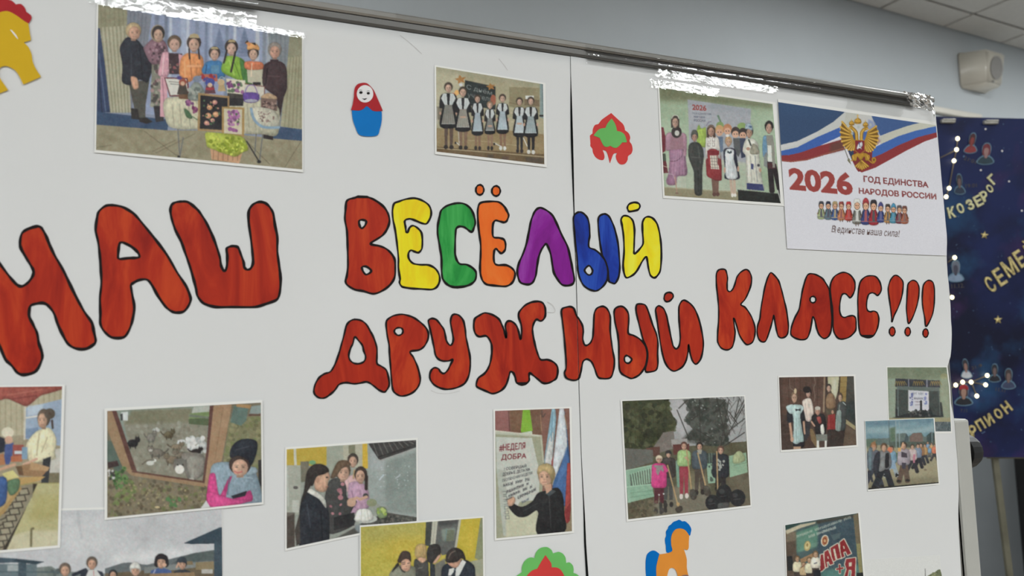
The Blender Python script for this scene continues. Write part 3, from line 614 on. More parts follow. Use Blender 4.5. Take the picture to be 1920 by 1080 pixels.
class Pic:
    K = 2          # samples per photograph pixel
    def __init__(s, quad, o, bg, seed=0):
        """quad: image corners TL,TR,BR,BL in crop units o=(ox,oy,scale)"""
        s.o = o; s.q = px(quad, o); s.r = np.random.default_rng(seed)
        s.x0, s.y0 = s.q.min(0) - 4; x1, y1 = s.q.max(0) + 4
        s.w = int((x1 - s.x0) * s.K) + 1; s.h = int((y1 - s.y0) * s.K) + 1
        s.a = np.empty((s.h, s.w, 3)); s.a[:] = np.array(bg) / 255.0
    def uv(s, pts, o=None):
        return (px(pts, o or s.o) - (s.x0, s.y0)) * s.K
    def _box(s, P, pad=1):
        lo = np.floor(P.min(0) - pad).astype(int); hi = np.ceil(P.max(0) + pad).astype(int) + 1
        return max(lo[0], 0), max(lo[1], 0), min(hi[0], s.w), min(hi[1], s.h)
    def _blend(s, bx, msk, c, a):
        x0, y0, x1, y1 = bx
        A = s.a[y0:y1, x0:x1]
        m = (msk * a)[..., None]
        A[:] = A * (1 - m) + (np.array(c) / 255.0) * m
    def _soft(s, m, k):
        k = int(k)
        for _ in range(2):
            for ax in (0, 1):
                c = np.cumsum(np.pad(m, [(k + 1, k) if i == ax else (0, 0) for i in (0, 1)], mode='edge'), ax)
                n = 2 * k + 1
                m = (np.take(c, range(n, c.shape[ax]), ax) - np.take(c, range(0, c.shape[ax] - n), ax)) / n
        return m
    def poly(s, c, pts, sm=0, a=1.0, soft=0, o=None, vol=None):
        P = s.uv(pts, o)
        if sm: P = cr(P, 4)
        bx = s._box(P, 1 + 3 * soft); x0, y0, x1, y1 = bx
        if x1 <= x0 or y1 <= y0: return
        X, Y = np.meshgrid(np.arange(x0, x1) + .5, np.arange(y0, y1) + .5)
        ins = np.zeros(X.shape, bool)
        n = len(P)
        for i in range(n):
            ax, ay = P[i]; bx_, by = P[(i + 1) % n]
            if ay == by: continue
            ins ^= ((ay > Y) != (by > Y)) & (X < (bx_ - ax) * (Y - ay) / (by - ay) + ax)
        m = ins.astype(float)
        if soft: m = s._soft(m, soft)
        size = min(x1 - x0, y1 - y0)
        if vol is None: vol = 1.0 if sm and not soft and a == 1.0 and size > 9 else 0.0
        if vol:        # rounded bodies: a faint dark surround, edges turning away from the light, folds
            k = max(2, min(int(size * .10), 9)); X0, Y0, X1, Y1 = max(x0 - 4, 0), max(y0 - 4, 0), min(x1 + 4, s.w), min(y1 + 4, s.h)
            M = np.zeros((Y1 - Y0, X1 - X0)); M[y0 - Y0:y1 - Y0, x0 - X0:x1 - X0] = m
            s.a[Y0:Y1, X0:X1] *= (1 - .30 * vol * s._soft(M, 2) * (1 - M))[..., None]
            e = np.clip((s._soft(m, k) - .5) * 2, 0, 1)
            g = np.linspace(.07, -.08, x1 - x0)[None, :] + np.linspace(.05, -.06, y1 - y0)[:, None]
            ny_, nx_ = int((y1 - y0) / 9) + 3, int((x1 - x0) / 5) + 3
            f = s.r.standard_normal((ny_, nx_)); yi = np.arange(y1 - y0) / 9; xi = np.arange(x1 - x0) / 5
            ya, xa = yi.astype(int), xi.astype(int); fy, fx = (yi - ya)[:, None], (xi - xa)[None]
            fold = f[ya][:, xa] * (1 - fy) * (1 - fx) + f[ya + 1][:, xa] * fy * (1 - fx) + f[ya][:, xa + 1] * (1 - fy) * fx + f[ya + 1][:, xa + 1] * fy * fx
            sh = 1 + vol * (g + .20 * (e - .75) + .06 * fold)
            A = s.a[y0:y1, x0:x1]; mm = m[..., None]
            A[:] = A * (1 - mm) + np.clip((np.array(c) / 255.0) * sh[..., None], 0, 1) * mm
            return
        s._blend(bx, m, c, a)
    def ell(s, c, x, y, rx, ry, rot=0.0, a=1.0, soft=0, o=None, vol=None):
        s.poly(c, el(x, y, rx, ry, 16, rot), 0, a, soft, o, vol)
    def rect(s, c, x0, y0, x1, y1, a=1.0, soft=0, o=None): s.poly(c, [(x0, y0), (x1, y0), (x1, y1), (x0, y1)], 0, a, soft, o)
    def line(s, c, w, pts, a=1.0, sm=0, o=None, closed=False):
        P = s.uv(pts, o); w = w / (o or s.o)[2] * s.K / 2
        if sm: P = cr(P, 4, closed)
        bx = s._box(P, w + 1); x0, y0, x1, y1 = bx
        if x1 <= x0 or y1 <= y0: return
        X, Y = np.meshgrid(np.arange(x0, x1) + .5, np.arange(y0, y1) + .5)
        d = np.full(X.shape, 1e9)
        for i in range(len(P) - (0 if closed else 1)):
            p, q = P[i], P[(i + 1) % len(P)]; v = q - p; L = max(v @ v, 1e-9)
            t = np.clip(((X - p[0]) * v[0] + (Y - p[1]) * v[1]) / L, 0, 1)
            d = np.minimum(d, np.hypot(X - p[0] - t * v[0], Y - p[1] - t * v[1]))
        s._blend(bx, np.clip(w + .5 - d, 0, 1), c, a)
    def text(s, c, txt, p0, p1, up, weight=.01, shear=0.0, a=1.0, o=None):
        """text box from p0 to p1 along the baseline, up = vector of its height (crop units)"""
        v, t = glyphs(txt, weight, shear)
        p0, p1, up = (np.array(q, float) for q in (p0, p1, up))
        P = s.uv([tuple(p0 + (p1 - p0) * a_ + up * b_) for a_, b_ in v], o)
        bx = s._box(P); x0, y0, x1, y1 = bx
        if x1 <= x0 or y1 <= y0: return
        m = np.zeros((y1 - y0, x1 - x0))
        for tri in P[t]:
            tx0, ty0 = np.floor(tri.min(0)).astype(int); tx1, ty1 = np.ceil(tri.max(0)).astype(int) + 1
            tx0, ty0 = max(tx0, x0), max(ty0, y0); tx1, ty1 = min(tx1, x1), min(ty1, y1)
            if tx1 <= tx0 or ty1 <= ty0: continue
            A_ = (tri[1, 0] - tri[0, 0]) * (tri[2, 1] - tri[0, 1]) - (tri[2, 0] - tri[0, 0]) * (tri[1, 1] - tri[0, 1])
            if abs(A_) < 1e-9: continue
            cov = 0
            for dx, dy in ((.25, .25), (.75, .25), (.25, .75), (.75, .75)):
                X, Y = np.meshgrid(np.arange(tx0, tx1) + dx, np.arange(ty0, ty1) + dy)
                e = [((tri[(i + 1) % 3, 0] - tri[i, 0]) * (Y - tri[i, 1]) - (tri[(i + 1) % 3, 1] - tri[i, 1]) * (X - tri[i, 0])) / A_ for i in range(3)]
                cov = cov + ((e[0] >= 0) & (e[1] >= 0) & (e[2] >= 0)) * .25
            m[ty0 - y0:ty1 - y0, tx0 - x0:tx1 - x0] += cov
        s._blend(bx, np.clip(m, 0, 1), c, a)
    def scrawl(s, c, p0, p1, up, n, w=3.0, a=.8, o=None):
        """a line of writing too blurred to read: rows of short strokes"""
        p0, p1, up = (np.array(q, float) for q in (p0, p1, up)); d = (p1 - p0) / n
        for k in range(n):
            if s.r.random() < .12: continue
            b = p0 + d * k; q0, q1 = s.r.uniform(0, .25, 2); q2, q3 = s.r.uniform(.75, 1, 2); m = s.r.uniform(.3, .7)
            s.line(c, w, [tuple(b + up * q0 + d * .12), tuple(b + up * q2 + d * .15)], a=a, o=o)
            s.line(c, w, [tuple(b + up * q1 + d * .65), tuple(b + up * q3 + d * .68)], a=a * s.r.uniform(.3, 1), o=o)
            s.line(c, w * .8, [tuple(b + up * m + d * .15), tuple(b + up * (m + s.r.uniform(-.4, .4)) + d * .65)], a=a, o=o)
    def grain(s, amp, cell, pts=None, sx=1.0, sy=1.0, o=None, tint=None):
        """value noise over everything or inside a polygon; cell in photograph pixels"""
        cx, cy = max(cell * s.K * sx, 1), max(cell * s.K * sy, 1)
        n = s.r.standard_normal((int(s.h / cy) + 3, int(s.w / cx) + 3))
        yi = np.arange(s.h) / cy; xi = np.arange(s.w) / cx
        y0 = yi.astype(int); x0 = xi.astype(int); fy = (yi - y0)[:, None]; fx = (xi - x0)[None]
        v = (n[y0][:, x0] * (1 - fy) * (1 - fx) + n[y0 + 1][:, x0] * fy * (1 - fx) + n[y0][:, x0 + 1] * (1 - fy) * fx + n[y0 + 1][:, x0 + 1] * fy * fx)
        if pts is not None:
            P = s.uv(pts, o); bx = s._box(P); xa, ya, xb, yb = bx
            if xb <= xa or yb <= ya: return
            X, Y = np.meshgrid(np.arange(s.w) + .5, np.arange(s.h) + .5)
            ins = np.zeros(X.shape, bool)
            for i in range(len(P)):
                ax, ay = P[i]; bx_, by = P[(i + 1) % len(P)]
                if ay == by: continue
                ins ^= ((ay > Y) != (by > Y)) & (X < (bx_ - ax) * (Y - ay) / (by - ay) + ax)
            v = v * ins
        s.a += (amp / 255.0) * v[..., None] * (np.array(tint) if tint else 1.0)
    def head(s, x, y, rx, ry, skin=(192, 148, 124), hair=(70, 52, 42), long=0.0, turn=0.0, feat=.6, o=None):
        skin = tuple(c * .95 for c in skin); sk = np.array(skin, float)
        big = rx / (o or s.o)[2] > 4
        s.ell(hair, x, y - .16 * ry, 1.16 * rx, 1.04 * ry, o=o, vol=1.0 if big else 0.0)
        if long: s.poly(hair, [(x - 1.15 * rx, y - .2 * ry), (x + 1.15 * rx, y - .2 * ry), (x + 1.2 * rx, y + long * ry), (x + .6 * rx, y + long * ry), (x, y), (x - .6 * rx, y + long * ry), (x - 1.2 * rx, y + long * ry)], o=o)
        s.rect(sk * .8, x - .35 * rx, y + .5 * ry, x + .35 * rx, y + 1.15 * ry, o=o)
        s.ell(skin, x + turn * rx, y + .16 * ry, .84 * rx, .86 * ry, o=o, vol=.9 if big else 0.0)
        s.ell(sk * .84, x + (turn + .45) * rx, y + .3 * ry, .35 * rx, .6 * ry, a=.5, o=o)
        if feat:
            for e in (-.36, .36):
                s.ell((55, 42, 40), x + (turn * 1.35 + e) * rx, y + .10 * ry, .15 * rx, .09 * ry, a=.85 * feat, o=o)
                s.line((80, 60, 50), .08 * ry, [(x + (turn * 1.35 + e - .2) * rx, y - .08 * ry), (x + (turn * 1.35 + e + .2) * rx, y - .09 * ry)], a=.6 * feat, o=o)
            s.ell(sk * .8, x + turn * 1.5 * rx, y + .36 * ry, .12 * rx, .1 * ry, a=.7 * feat, o=o)
            s.line((140, 80, 75), .10 * ry, [(x + (turn * 1.3 - .24) * rx, y + .62 * ry), (x + (turn * 1.3 + .24) * rx, y + .62 * ry)], a=.8 * feat, o=o)
    def spots(s, cols, pts, n, r0, r1, o=None, a=1.0):
        P = np.array(pts, float); lo, hi = P.min(0), P.max(0); k = 0; tries = 0
        while k < n and tries < n * 30:
            tries += 1
            x, y = s.r.uniform(lo, hi)
            ins = False
            for i in range(len(P)):
                (ax, ay), (bx, by) = P[i], P[(i + 1) % len(P)]
                if (ay > y) != (by > y) and x < (bx - ax) * (y - ay) / (by - ay) + ax: ins = not ins
            if not ins: continue
            r = s.r.uniform(r0, r1)
            s.ell(cols[k % len(cols)], x, y, r, r * s.r.uniform(.6, 1.1), s.r.uniform(0, 3), a=a, o=o); k += 1
    def sample(s, P):
        q = (P - (s.x0, s.y0)) * s.K - .5
        x = np.clip(q[:, 0], 0, s.w - 1.001); y = np.clip(q[:, 1], 0, s.h - 1.001)
        xi = x.astype(int); yi = y.astype(int); fx = (x - xi)[:, None]; fy = (y - yi)[:, None]
        A = s.a
        return A[yi, xi] * (1 - fx) * (1 - fy) + A[yi, xi + 1] * fx * (1 - fy) + A[yi + 1, xi] * (1 - fx) * fy + A[yi + 1, xi + 1] * fx * fy

def ink_grid(name, quad3, pic, m, parent, step=1.0, follow=None, kl=None):
    """grid mesh over a quad of 3-D corners TL,TR,BR,BL carrying the picture's colours as ink"""
    q = np.array(quad3); p = proj(q)
    nx = max(int(np.linalg.norm(p[1] - p[0]) / step), 2); ny = max(int(np.linalg.norm(p[3] - p[0]) / step), 2)
    u, v = np.meshgrid(np.linspace(0, 1, nx + 1), np.linspace(0, 1, ny + 1))
    u = u.ravel()[:, None]; v = v.ravel()[:, None]
    V = q[0] * (1 - u) * (1 - v) + q[1] * u * (1 - v) + q[2] * u * v + q[3] * (1 - u) * v
    if follow is not None: V[:, 1] = surf(V[:, 0], V[:, 2]) - follow
    C = np.clip(pic.sample(proj(V)), 0, 1)
    C = np.clip(s2l(C) / (kl or KL), 0, .92)
    n = nx + 1
    i, j = np.meshgrid(np.arange(nx), np.arange(ny)); b = (j * n + i).ravel()
    Fq = np.stack([b, b + n, b + n + 1, b + 1], 1).astype(np.int32)
    me = bpy.data.meshes.new(name)
    me.vertices.add(len(V)); me.vertices.foreach_set('co', V.astype(np.float32).ravel())
    me.loops.add(Fq.size); me.loops.foreach_set('vertex_index', Fq.ravel())
    me.polygons.add(len(Fq)); me.polygons.foreach_set('loop_start', np.arange(0, Fq.size, 4, dtype=np.int32))
    me.update(calc_edges=True)
    at_ = me.color_attributes.new('ink', 'FLOAT_COLOR', 'POINT')
    at_.data.foreach_set('color', np.concatenate([C, np.ones((len(C), 1))], 1).astype(np.float32).ravel())
    me.polygons.foreach_set('use_smooth', np.ones(len(Fq), bool))
    return obj(name, me, m, parent)
PHOTO_N = 0
def photo(pic, label, border=(3, 3, 3, 3), off=.0016, name='photo_print', cat='photo', group=None, tone=True):
    """white-edged print taped to the poster: paper sheet with the printed picture on it; border left, top, right, bottom in px"""
    q = pic.q; l, t, r, b = border
    eu = (q[1] - q[0]) / np.linalg.norm(q[1] - q[0]); eu2 = (q[2] - q[3]) / np.linalg.norm(q[2] - q[3])
    ev = (q[3] - q[0]) / np.linalg.norm(q[3] - q[0]); ev2 = (q[2] - q[1]) / np.linalg.norm(q[2] - q[1])
    P = [q[0] - eu * l - ev * t, q[1] + eu * r - ev2 * t, q[2] + eu2 * r + ev2 * b, q[3] - eu2 * l + ev * b]
    c3 = on_paper(P, off)
    n = 14; v = []; f = []
    for side in (0, 1):
        for jj in range(n + 1):
            for ii in range(n + 1):
                uu, vv = ii / n, jj / n
                p = c3[0] * (1 - uu) * (1 - vv) + c3[1] * uu * (1 - vv) + c3[2] * uu * vv + c3[3] * (1 - uu) * vv
                v.append((p[0], float(surf(p[0], p[2])) - off + side * .00025, p[2]))
    N = n + 1
    for jj in range(n):
        for ii in range(n):
            a_ = jj * N + ii
            f.append((a_, a_ + N, a_ + N + 1, a_ + 1)); a_ += N * N
            f.append((a_, a_ + 1, a_ + N + 1, a_ + N))
    rim = [i for i in range(n)] + [i * N + n for i in range(n)] + [n * N + n - i for i in range(n)] + [(n - i) * N for i in range(n)]
    for k in range(len(rim)):
        a_, b_ = rim[k], rim[(k + 1) % len(rim)]
        f.append((a_, b_, b_ + N * N, a_ + N * N))
    me = mesh(name, v, f)
    o = obj(name, me, MATS['photo_paper'])
    tag(o, label, cat, group)
    if tone:                      # the faded look of a cheap print: soft edges, lifted blacks, muted colour, blotchy ink
        for c in range(3): pic.a[..., c] = .45 * pic.a[..., c] + .55 * pic._soft(pic.a[..., c], 1)
        g = pic.a.mean(2, keepdims=True)
        pic.a = .045 + .93 * (g + .84 * (pic.a - g))
        pic.a *= np.array([1.0, 1.0, .985])
        pic.grain(3.2, 2.2); pic.grain(2.6, 6.0); pic.grain(3.0, 16.0)
        pic.grain(1.6, 2.5, tint=(1.0, -.3, -.6)); pic.grain(1.6, 3.5, tint=(-.5, .6, .2))
    pic.grain(2.5, .9)
    g = ink_grid('printed_image', on_paper(q, off + .00015), pic, MATS['photo_ink'], o, follow=off + .00015)
    return o
# ---- eight women and children in costume behind a table of crafts
o = (170, 0, 3.274)
p = Pic([(47,28),(1297,222),(1298,1040),(33,920)], o, (124, 134, 158), 1)
p.poly((134,146,180), [(360,60),(1100,170),(1090,760),(330,700)])
for x, w_, c in ((395,26,(112,122,146)),(455,20,(104,116,140)),(485,16,(176,186,202)),(555,30,(150,162,190)),(590,18,(178,186,204)),(645,22,(120,132,160)),(705,16,(106,120,150)),(735,14,(160,170,194)),(830,18,(112,126,152)),(880,16,(184,192,206)),(1015,24,(172,178,192)),(1060,20,(118,128,144)),(1085,30,(150,156,168))):
    p.poly(c, [(x,60),(x+w_,62),(x+w_-8,640),(x-12,640)], soft=2)
for cx in (790, 945): 
    for k in range(7): p.poly((92,108,140), [(cx-14-k*9,215+k*22),(cx,165+k*22),(cx+14+k*9,218+k*22)], a=.55, soft=1)
p.poly((116,122,136), [(218,60),(375,90),(330,420),(240,680)])
for k in range(5): p.line((98,104,118), 7, [(245+k*24,80),(235+k*16,660)], a=.6)
p.poly((158,154,128), [(44,150),(220,150),(248,690),(118,692),(50,380)])
for k in range(7): p.line((126,122,98), 7, [(62+k*24,160),(118+k*19,690)], a=.65); p.line((182,178,152), 6, [(74+k*24,160),(128+k*19,690)], a=.6)
p.poly((140,136,108), [(40,20),(225,60),(222,158),(40,168)])
for k in range(6): p.line((118,114,88), 6, [(60+k*28,30+k*6),(66+k*27,158)], a=.5)
p.poly((44,58,94), [(40,172),(56,172),(88,400),(120,690),(30,690)]); p.line((78,96,130), 7, [(52,330),(92,680)]); p.line((30,40,66), 8, [(48,420),(70,690)])
p.poly((118,126,134), [(1085,170),(1230,190),(1205,780),(1150,770)])
for k in range(4): p.line((98,106,116), 8, [(1110+k*28,180),(1130+k*20,760)], a=.6)
p.poly((150,146,116), [(1212,340),(1310,330),(1310,800),(1165,775)])
for k in range(5): p.line((122,118,90), 7, [(1228+k*18,345),(1190+k*24,780)], a=.7)
p.poly((132,130,104), [(1222,205),(1310,215),(1310,345),(1210,352)])
p.poly((48,70,104), [(30,685),(480,735),(470,810),(30,772)]); p.poly((48,70,104), [(1140,775),(1310,795),(1310,872),(1100,850)])
p.poly((140,132,104), [(20,764),(470,800),(700,800),(1120,850),(1310,866),(1310,1060),(20,930)])
p.grain(5, 8, [(20,764),(470,800),(1310,866),(1310,1060),(20,930)])
for a_, b_ in (((330,805),(520,950)),((520,950),(700,1000)),((130,890),(35,905)),((520,860),(380,930)),((1290,870),(1190,1030)),((940,850),(1100,1010)),((640,820),(400,940))): p.line((96,88,66), 4, [a_, b_], a=.75)
# figures, left to right
p.poly((74,72,64), [(232,505),(362,490),(338,640),(335,728),(285,730),(262,640)]); p.poly((40,36,36), [(246,664),(290,668),(300,735),(250,730)]); p.poly((40,36,36), [(295,722),(345,722),(382,748),(345,760),(300,748)])
p.poly((36,38,48), [(225,228),(185,275),(178,310),(196,405),(192,500),(245,522),(300,488),(352,505),(388,385),(375,350),(320,285),(285,245)], sm=1); p.line((56,58,70), 6, [(250,330),(250,470)]); p.line((24,26,34), 6, [(300,270),(320,480)])
p.poly((190,140,112), [(248,470),(285,480),(295,535),(265,548),(250,510)], sm=1)
p.head(262,195,42,48,(198,148,124),(176,152,112),turn=.15)
p.poly((118,118,104), [(375,395),(440,385),(470,480),(470,650),(368,655)]); p.spots([(70,66,62),(160,130,128),(96,70,74),(150,148,130)], [(375,400),(440,390),(470,650),(370,650)], 46, 7, 15); p.poly((46,42,46), [(385,650),(445,650),(450,742),(400,750)])
p.poly((128,92,106), [(385,235),(335,280),(325,300),(372,392),(440,380),(475,310),(445,245)], sm=1); p.spots([(96,64,78),(160,124,134),(70,52,60)], [(345,280),(440,250),(470,310),(430,375),(375,380)], 30, 6, 12)
p.ell((150,136,112),412,205,44,54); p.head(415,210,34,44,(196,156,134),(52,44,42))
p.poly((200,142,158), [(440,325),(485,328),(478,460),(432,470),(412,455)], sm=1); p.poly((206,150,164), [(430,470),(470,470),(470,720),(425,716)]); p.line((226,190,196),6,[(450,340),(440,455)]); p.line((170,110,128),7,[(440,480),(455,710)])
p.poly((58,40,46), [(478,325),(562,330),(556,400),(545,455),(482,455)]); p.spots([(140,70,76),(120,100,90)],[(485,390),(550,390),(545,450),(485,450)],9,5,10); p.poly((204,146,160),[(540,330),(575,345),(560,450),(545,450)])
p.head(514,268,38,44,(202,158,140),(96,78,62))
p.poly((216,132,74), [(600,325),(565,345),(548,385),(548,470),(600,505),(650,470),(690,455),(692,370),(670,335)], sm=1); p.line((236,160,104),8,[(575,370),(580,470)]); p.line((178,98,52),7,[(610,350),(620,480)]); p.line((190,108,60),6,[(655,390),(650,460)]); p.rect((238,170,120),590,398,680,412,a=.6)
p.head(634,268,38,46,(200,158,136),(62,48,42)); p.line((48,38,36),10,[(604,300),(608,360)]); p.line((48,38,36),10,[(662,300),(668,360)]); p.poly((170,150,110),[(604,232),(610,212),(635,205),(660,212),(668,234)])
p.poly((50,110,168), [(735,372),(702,390),(684,445),(760,480),(825,470),(806,385),(785,372)], sm=1); p.rect((92,140,170),738,400,790,450,a=.7); p.line((30,78,130),8,[(712,400),(705,450)])
p.head(760,330,31,38,(196,154,134),(60,48,42)); p.poly((168,150,104),[(735,302),(745,288),(775,288),(786,302)])
p.poly((118,164,44), [(835,345),(812,380),(805,440),(900,490),(992,520),(965,430),(940,370),(890,345)], sm=1); p.poly((58,112,48), [(915,360),(945,385),(992,515),(935,490)], sm=1); p.line((160,196,80),9,[(850,370),(880,460)]); p.line((90,134,34),7,[(880,380),(915,470)])
p.head(864,294,35,44,(200,160,142),(50,40,38)); p.line((40,32,32),11,[(836,310),(818,385)]); p.line((40,32,32),12,[(888,320),(862,440)]); p.poly((166,146,100),[(842,258),(850,244),(880,244),(890,258)])
p.poly((180,174,150), [(958,420),(1060,418),(1058,530),(965,505)]); p.poly((200,106,68), [(950,378),(1045,380),(1066,408),(1055,424),(1000,430),(948,420)], sm=1); p.line((226,200,170),5,[(990,390),(985,470)]); p.rect((40,36,36),995,505,1045,522)
p.head(998,330,30,38,(196,156,134),(60,48,42)); p.poly((212,148,86), [(962,305),(966,270),(1000,262),(1030,282),(1035,308),(1000,300)], sm=1); p.poly((212,130,70),[(946,262),(960,248),(985,268),(972,285)]); p.poly((30,28,28),[(943,268),(962,246),(968,258)]); p.poly((34,30,30),[(985,265),(1010,262),(1015,280)])
p.poly((56,38,42), [(1115,372),(1068,395),(1058,430),(1060,530),(1140,600),(1142,690),(1160,725),(1185,600),(1206,540),(1205,440),(1190,395),(1155,375)], sm=1); p.line((76,54,58),7,[(1085,465),(1160,470)]); p.line((36,24,28),8,[(1085,420),(1075,520)])
p.head(1130,312,37,45,(196,144,122),(128,118,112)); p.rect((50,34,38),1102,366,1152,384)
p.poly((40,30,34),[(1060,820),(1120,830),(1120,860),(1060,850)])
# table with cloth and crafts
for q in ([(535,785),(547,962)],[(568,845),(548,960)],[(1016,825),(1008,935)],[(1056,825),(1036,995)]): p.line((128,128,122), 9, q); p.line((84,84,82),4,q)
p.line((44,42,42), 8, [(958,868),(1038,998)]); p.ell((34,32,32),541,963,9,8); p.ell((34,32,32),1034,993,13,10)
p.poly((178,174,148), [(470,600),(660,588),(940,600),(1140,640),(1158,780),(1135,835),(1060,825),(940,822),(810,815),(660,795),(560,795),(485,778),(460,735),(445,650)], sm=1)
for x0 in (500,545,600,1000,960): p.line((146,142,116), 8, [(x0,640),(x0+12,780)], a=.6)
p.spots([(108,60,110),(88,44,92),(150,80,130)],[(575,615),(630,610),(640,650),(590,655)],9,8,14); p.spots([(108,40,86),(140,70,110)],[(620,655),(655,650),(655,710),(630,700)],5,9,14); p.poly((70,104,70),[(572,668),(600,680),(625,725),(590,720)],sm=1); p.line((70,104,70),5,[(600,700),(655,735)])
p.poly((104,46,52), [(450,474),(596,478),(610,592),(484,592)]); p.poly((206,204,196), [(458,482),(588,486),(598,582),(490,584)]); p.line((110,106,100),4,[(480,500),(540,506)]); p.line((110,106,100),4,[(490,515),(560,520)])
p.poly((110,74,52),[(540,570),(600,570),(600,610),(540,606)])
p.poly((62,52,46),[(530,580),(548,500),(580,500),(600,580)]); p.ell((150,66,50),565,505,24,22); p.ell((200,160,130),565,512,13,13); p.ell((66,50,120),545,478,16,12)
p.poly((130,138,132),[(600,610),(615,530),(650,500),(690,540),(700,610)],sm=1); p.ell((112,124,150),655,485,28,20); p.spots([(100,110,106),(160,164,156)],[(605,540),(690,540),(695,605),(605,605)],14,8,14)
p.poly((180,90,66),[(680,455),(775,455),(780,500),(690,500)]); p.spots([(150,36,44),(52,60,140),(160,40,50)],[(685,460),(770,460),(770,495),(690,495)],10,9,14)
p.poly((92,52,62),[(700,575),(712,510),(752,510),(768,575)]); p.ell((56,66,150),732,505,30,26); p.ell((206,170,140),732,522,15,14); p.ell((160,40,52),732,545,28,9)
p.poly((180,150,104),[(780,560),(788,510),(815,500),(830,560)]); p.ell((196,164,120),800,505,22,20); p.line((160,170,170),5,[(780,500),(800,472),(822,480)],sm=1)
p.poly((206,200,178), [(832,482),(950,494),(944,585),(838,576)]); p.spots([(112,52,110),(150,90,140),(86,110,80)],[(840,500),(940,510),(935,570),(850,560)],22,7,13)
p.poly((196,190,176),[(948,515),(1068,532),(1064,600),(950,596)]); p.line((112,60,56),5,[(948,515),(1068,532),(1066,590)])
p.poly((84,56,140),[(938,570),(1030,575),(1022,625),(945,625)],sm=1); p.line((120,92,160),5,[(945,580),(965,528),(1005,528),(1026,580)],sm=1); p.ell((150,150,170),985,618,40,10)
p.poly((40,38,40),[(850,600),(940,606),(936,650),(850,650)]); p.poly((60,54,50),[(840,570),(935,580),(935,606),(840,600)])
p.poly((112,86,78),[(1044,592),(1142,602),(1145,682),(1044,668)]); p.poly((170,138,104),[(1048,590),(1090,570),(1140,592),(1142,610),(1046,602)],sm=1); p.spots([(70,52,50),(150,120,110)],[(1050,615),(1138,625),(1138,675),(1050,660)],22,5,9)
p.poly((182,178,160),[(990,660),(1130,680),(1150,780),(1050,780),(995,730)],sm=1); p.line((122,152,178),16,[(985,668),(1005,735),(1060,780),(1155,782)],sm=1); p.spots([(150,130,120),(120,90,84)],[(1025,680),(1120,690),(1125,750),(1050,750)],26,4,8)
p.poly((158,124,78), [(660,570),(852,590),(850,812),(656,802)]); p.poly((32,30,34), [(674,584),(840,602),(838,800),(670,790)])
for x, y, r in ((730,660,17),(722,710,19),(768,702,19),(712,755,16),(748,738,14),(762,628,16)): p.ell((206,140,96) if r > 16 else (192,124,122), x, y, r, r*.9); p.ell((226,176,130), x-3, y-3, r*.5, r*.4)
p.spots([(60,92,56),(84,110,70),(190,130,110)],[(690,610),(820,640),(815,760),(690,780)],26,4,8)
p.poly((164,128,70), [(806,654),(944,660),(942,840),(806,832)]); p.poly((196,186,158), [(818,666),(930,672),(928,826),(818,818)])
p.spots([(158,92,150),(176,110,166),(128,64,124),(146,80,140)],[(845,680),(905,685),(905,805),(850,800)],34,8,15); p.spots([(80,104,70)],[(835,680),(915,690),(915,760),(840,760)],10,4,8)
p.poly((192,142,104), [(730,885),(935,925),(912,1004),(742,978)])
for k in range(6): p.line((150,104,70),5,[(755+k*30,900),(752+k*30,985)])
p.poly((160,172,52), [(712,812),(925,836),(968,915),(935,935),(880,962),(720,905),(708,870)], sm=1); p.spots([(140,158,28),(196,208,72),(120,138,24)],[(720,840),(930,850),(960,915),(880,955),(720,900)],60,6,14)
photo(p, 'large photo print of costumed women and children behind a craft table', (3,2,2,5))

# ---- seven schoolgirls in black dresses and white aprons by a blackboard
o = (800, 110, 4.908)
p = Pic([(87,75),(1070,235),(1083,972),(92,855)], o, (164, 156, 124), 2)
p.poly((176,170,140), [(80,60),(360,120),(320,440),(80,440)]); p.poly((150,146,118),[(80,60),(1080,220),(1080,290),(80,120)],soft=6,a=.7)
p.poly((120,140,140), [(1042,220),(1100,230),(1100,560),(1042,540)]); p.poly((84,104,108),[(1060,225),(1100,230),(1100,500),(1070,500)])
p.poly((146,124,84), [(80,640),(660,650),(1100,700),(1100,980),(80,860)])
p.poly((120,110,92),[(80,440),(150,440),(150,560),(80,560)]); p.line((180,180,170),7,[(92,450),(100,600)]); p.line((176,176,166),7,[(290,640),(300,780)])
p.poly((104,82,52), [(80,810),(1100,880),(1100,990),(80,870)]); p.line((190,176,140),6,[(80,822),(420,850),(800,880),(1090,905)]); p.line((178,164,128),4,[(380,750),(560,765),(830,800)])
p.poly((136,126,92),[(760,260),(1040,270),(1040,500),(760,440)]); p.line((110,92,64),5,[(760,405),(840,420)]); p.rect((210,212,208),908,340,985,372); p.poly((110,92,66),[(900,372),(1040,380),(1040,440),(900,430)])
for k in range(4): p.line((176,164,132),12,[(775,460+k*40),(800,462+k*40)])
p.poly((34,42,42), [(352,198),(632,258),(634,470),(340,420)]); p.line((90,84,66),4,[(352,198),(632,258),(634,440)])
p.text((150,156,154),'С днём',(365,285),(600,345),(4,-50),.0,a=.85); p.text((140,146,144),'учителя',(375,365),(600,410),(2,-48),.0,a=.8)
for cx, cy, sc_ in ((312,192,46),(590,258,38)):
    for t in range(5): p.poly((168,112,50),[(cx,cy),(cx+sc_*.6*math.cos(t*1.26-.5-.6),cy+sc_*.6*math.sin(t*1.26-.5-.6)*.8),(cx+sc_*1.2*math.cos(t*1.26-.5),cy+sc_*1.2*math.sin(t*1.26-.5)*.8),(cx+sc_*.6*math.cos(t*1.26-.5+.6),cy+sc_*.6*math.sin(t*1.26-.5+.6)*.8)])
p.ell((214,110,70),240,340,36,24); p.ell((230,170,90),278,312,22,24); p.ell((196,200,204),315,240,18,14); p.ell((160,84,60),612,380,26,50)
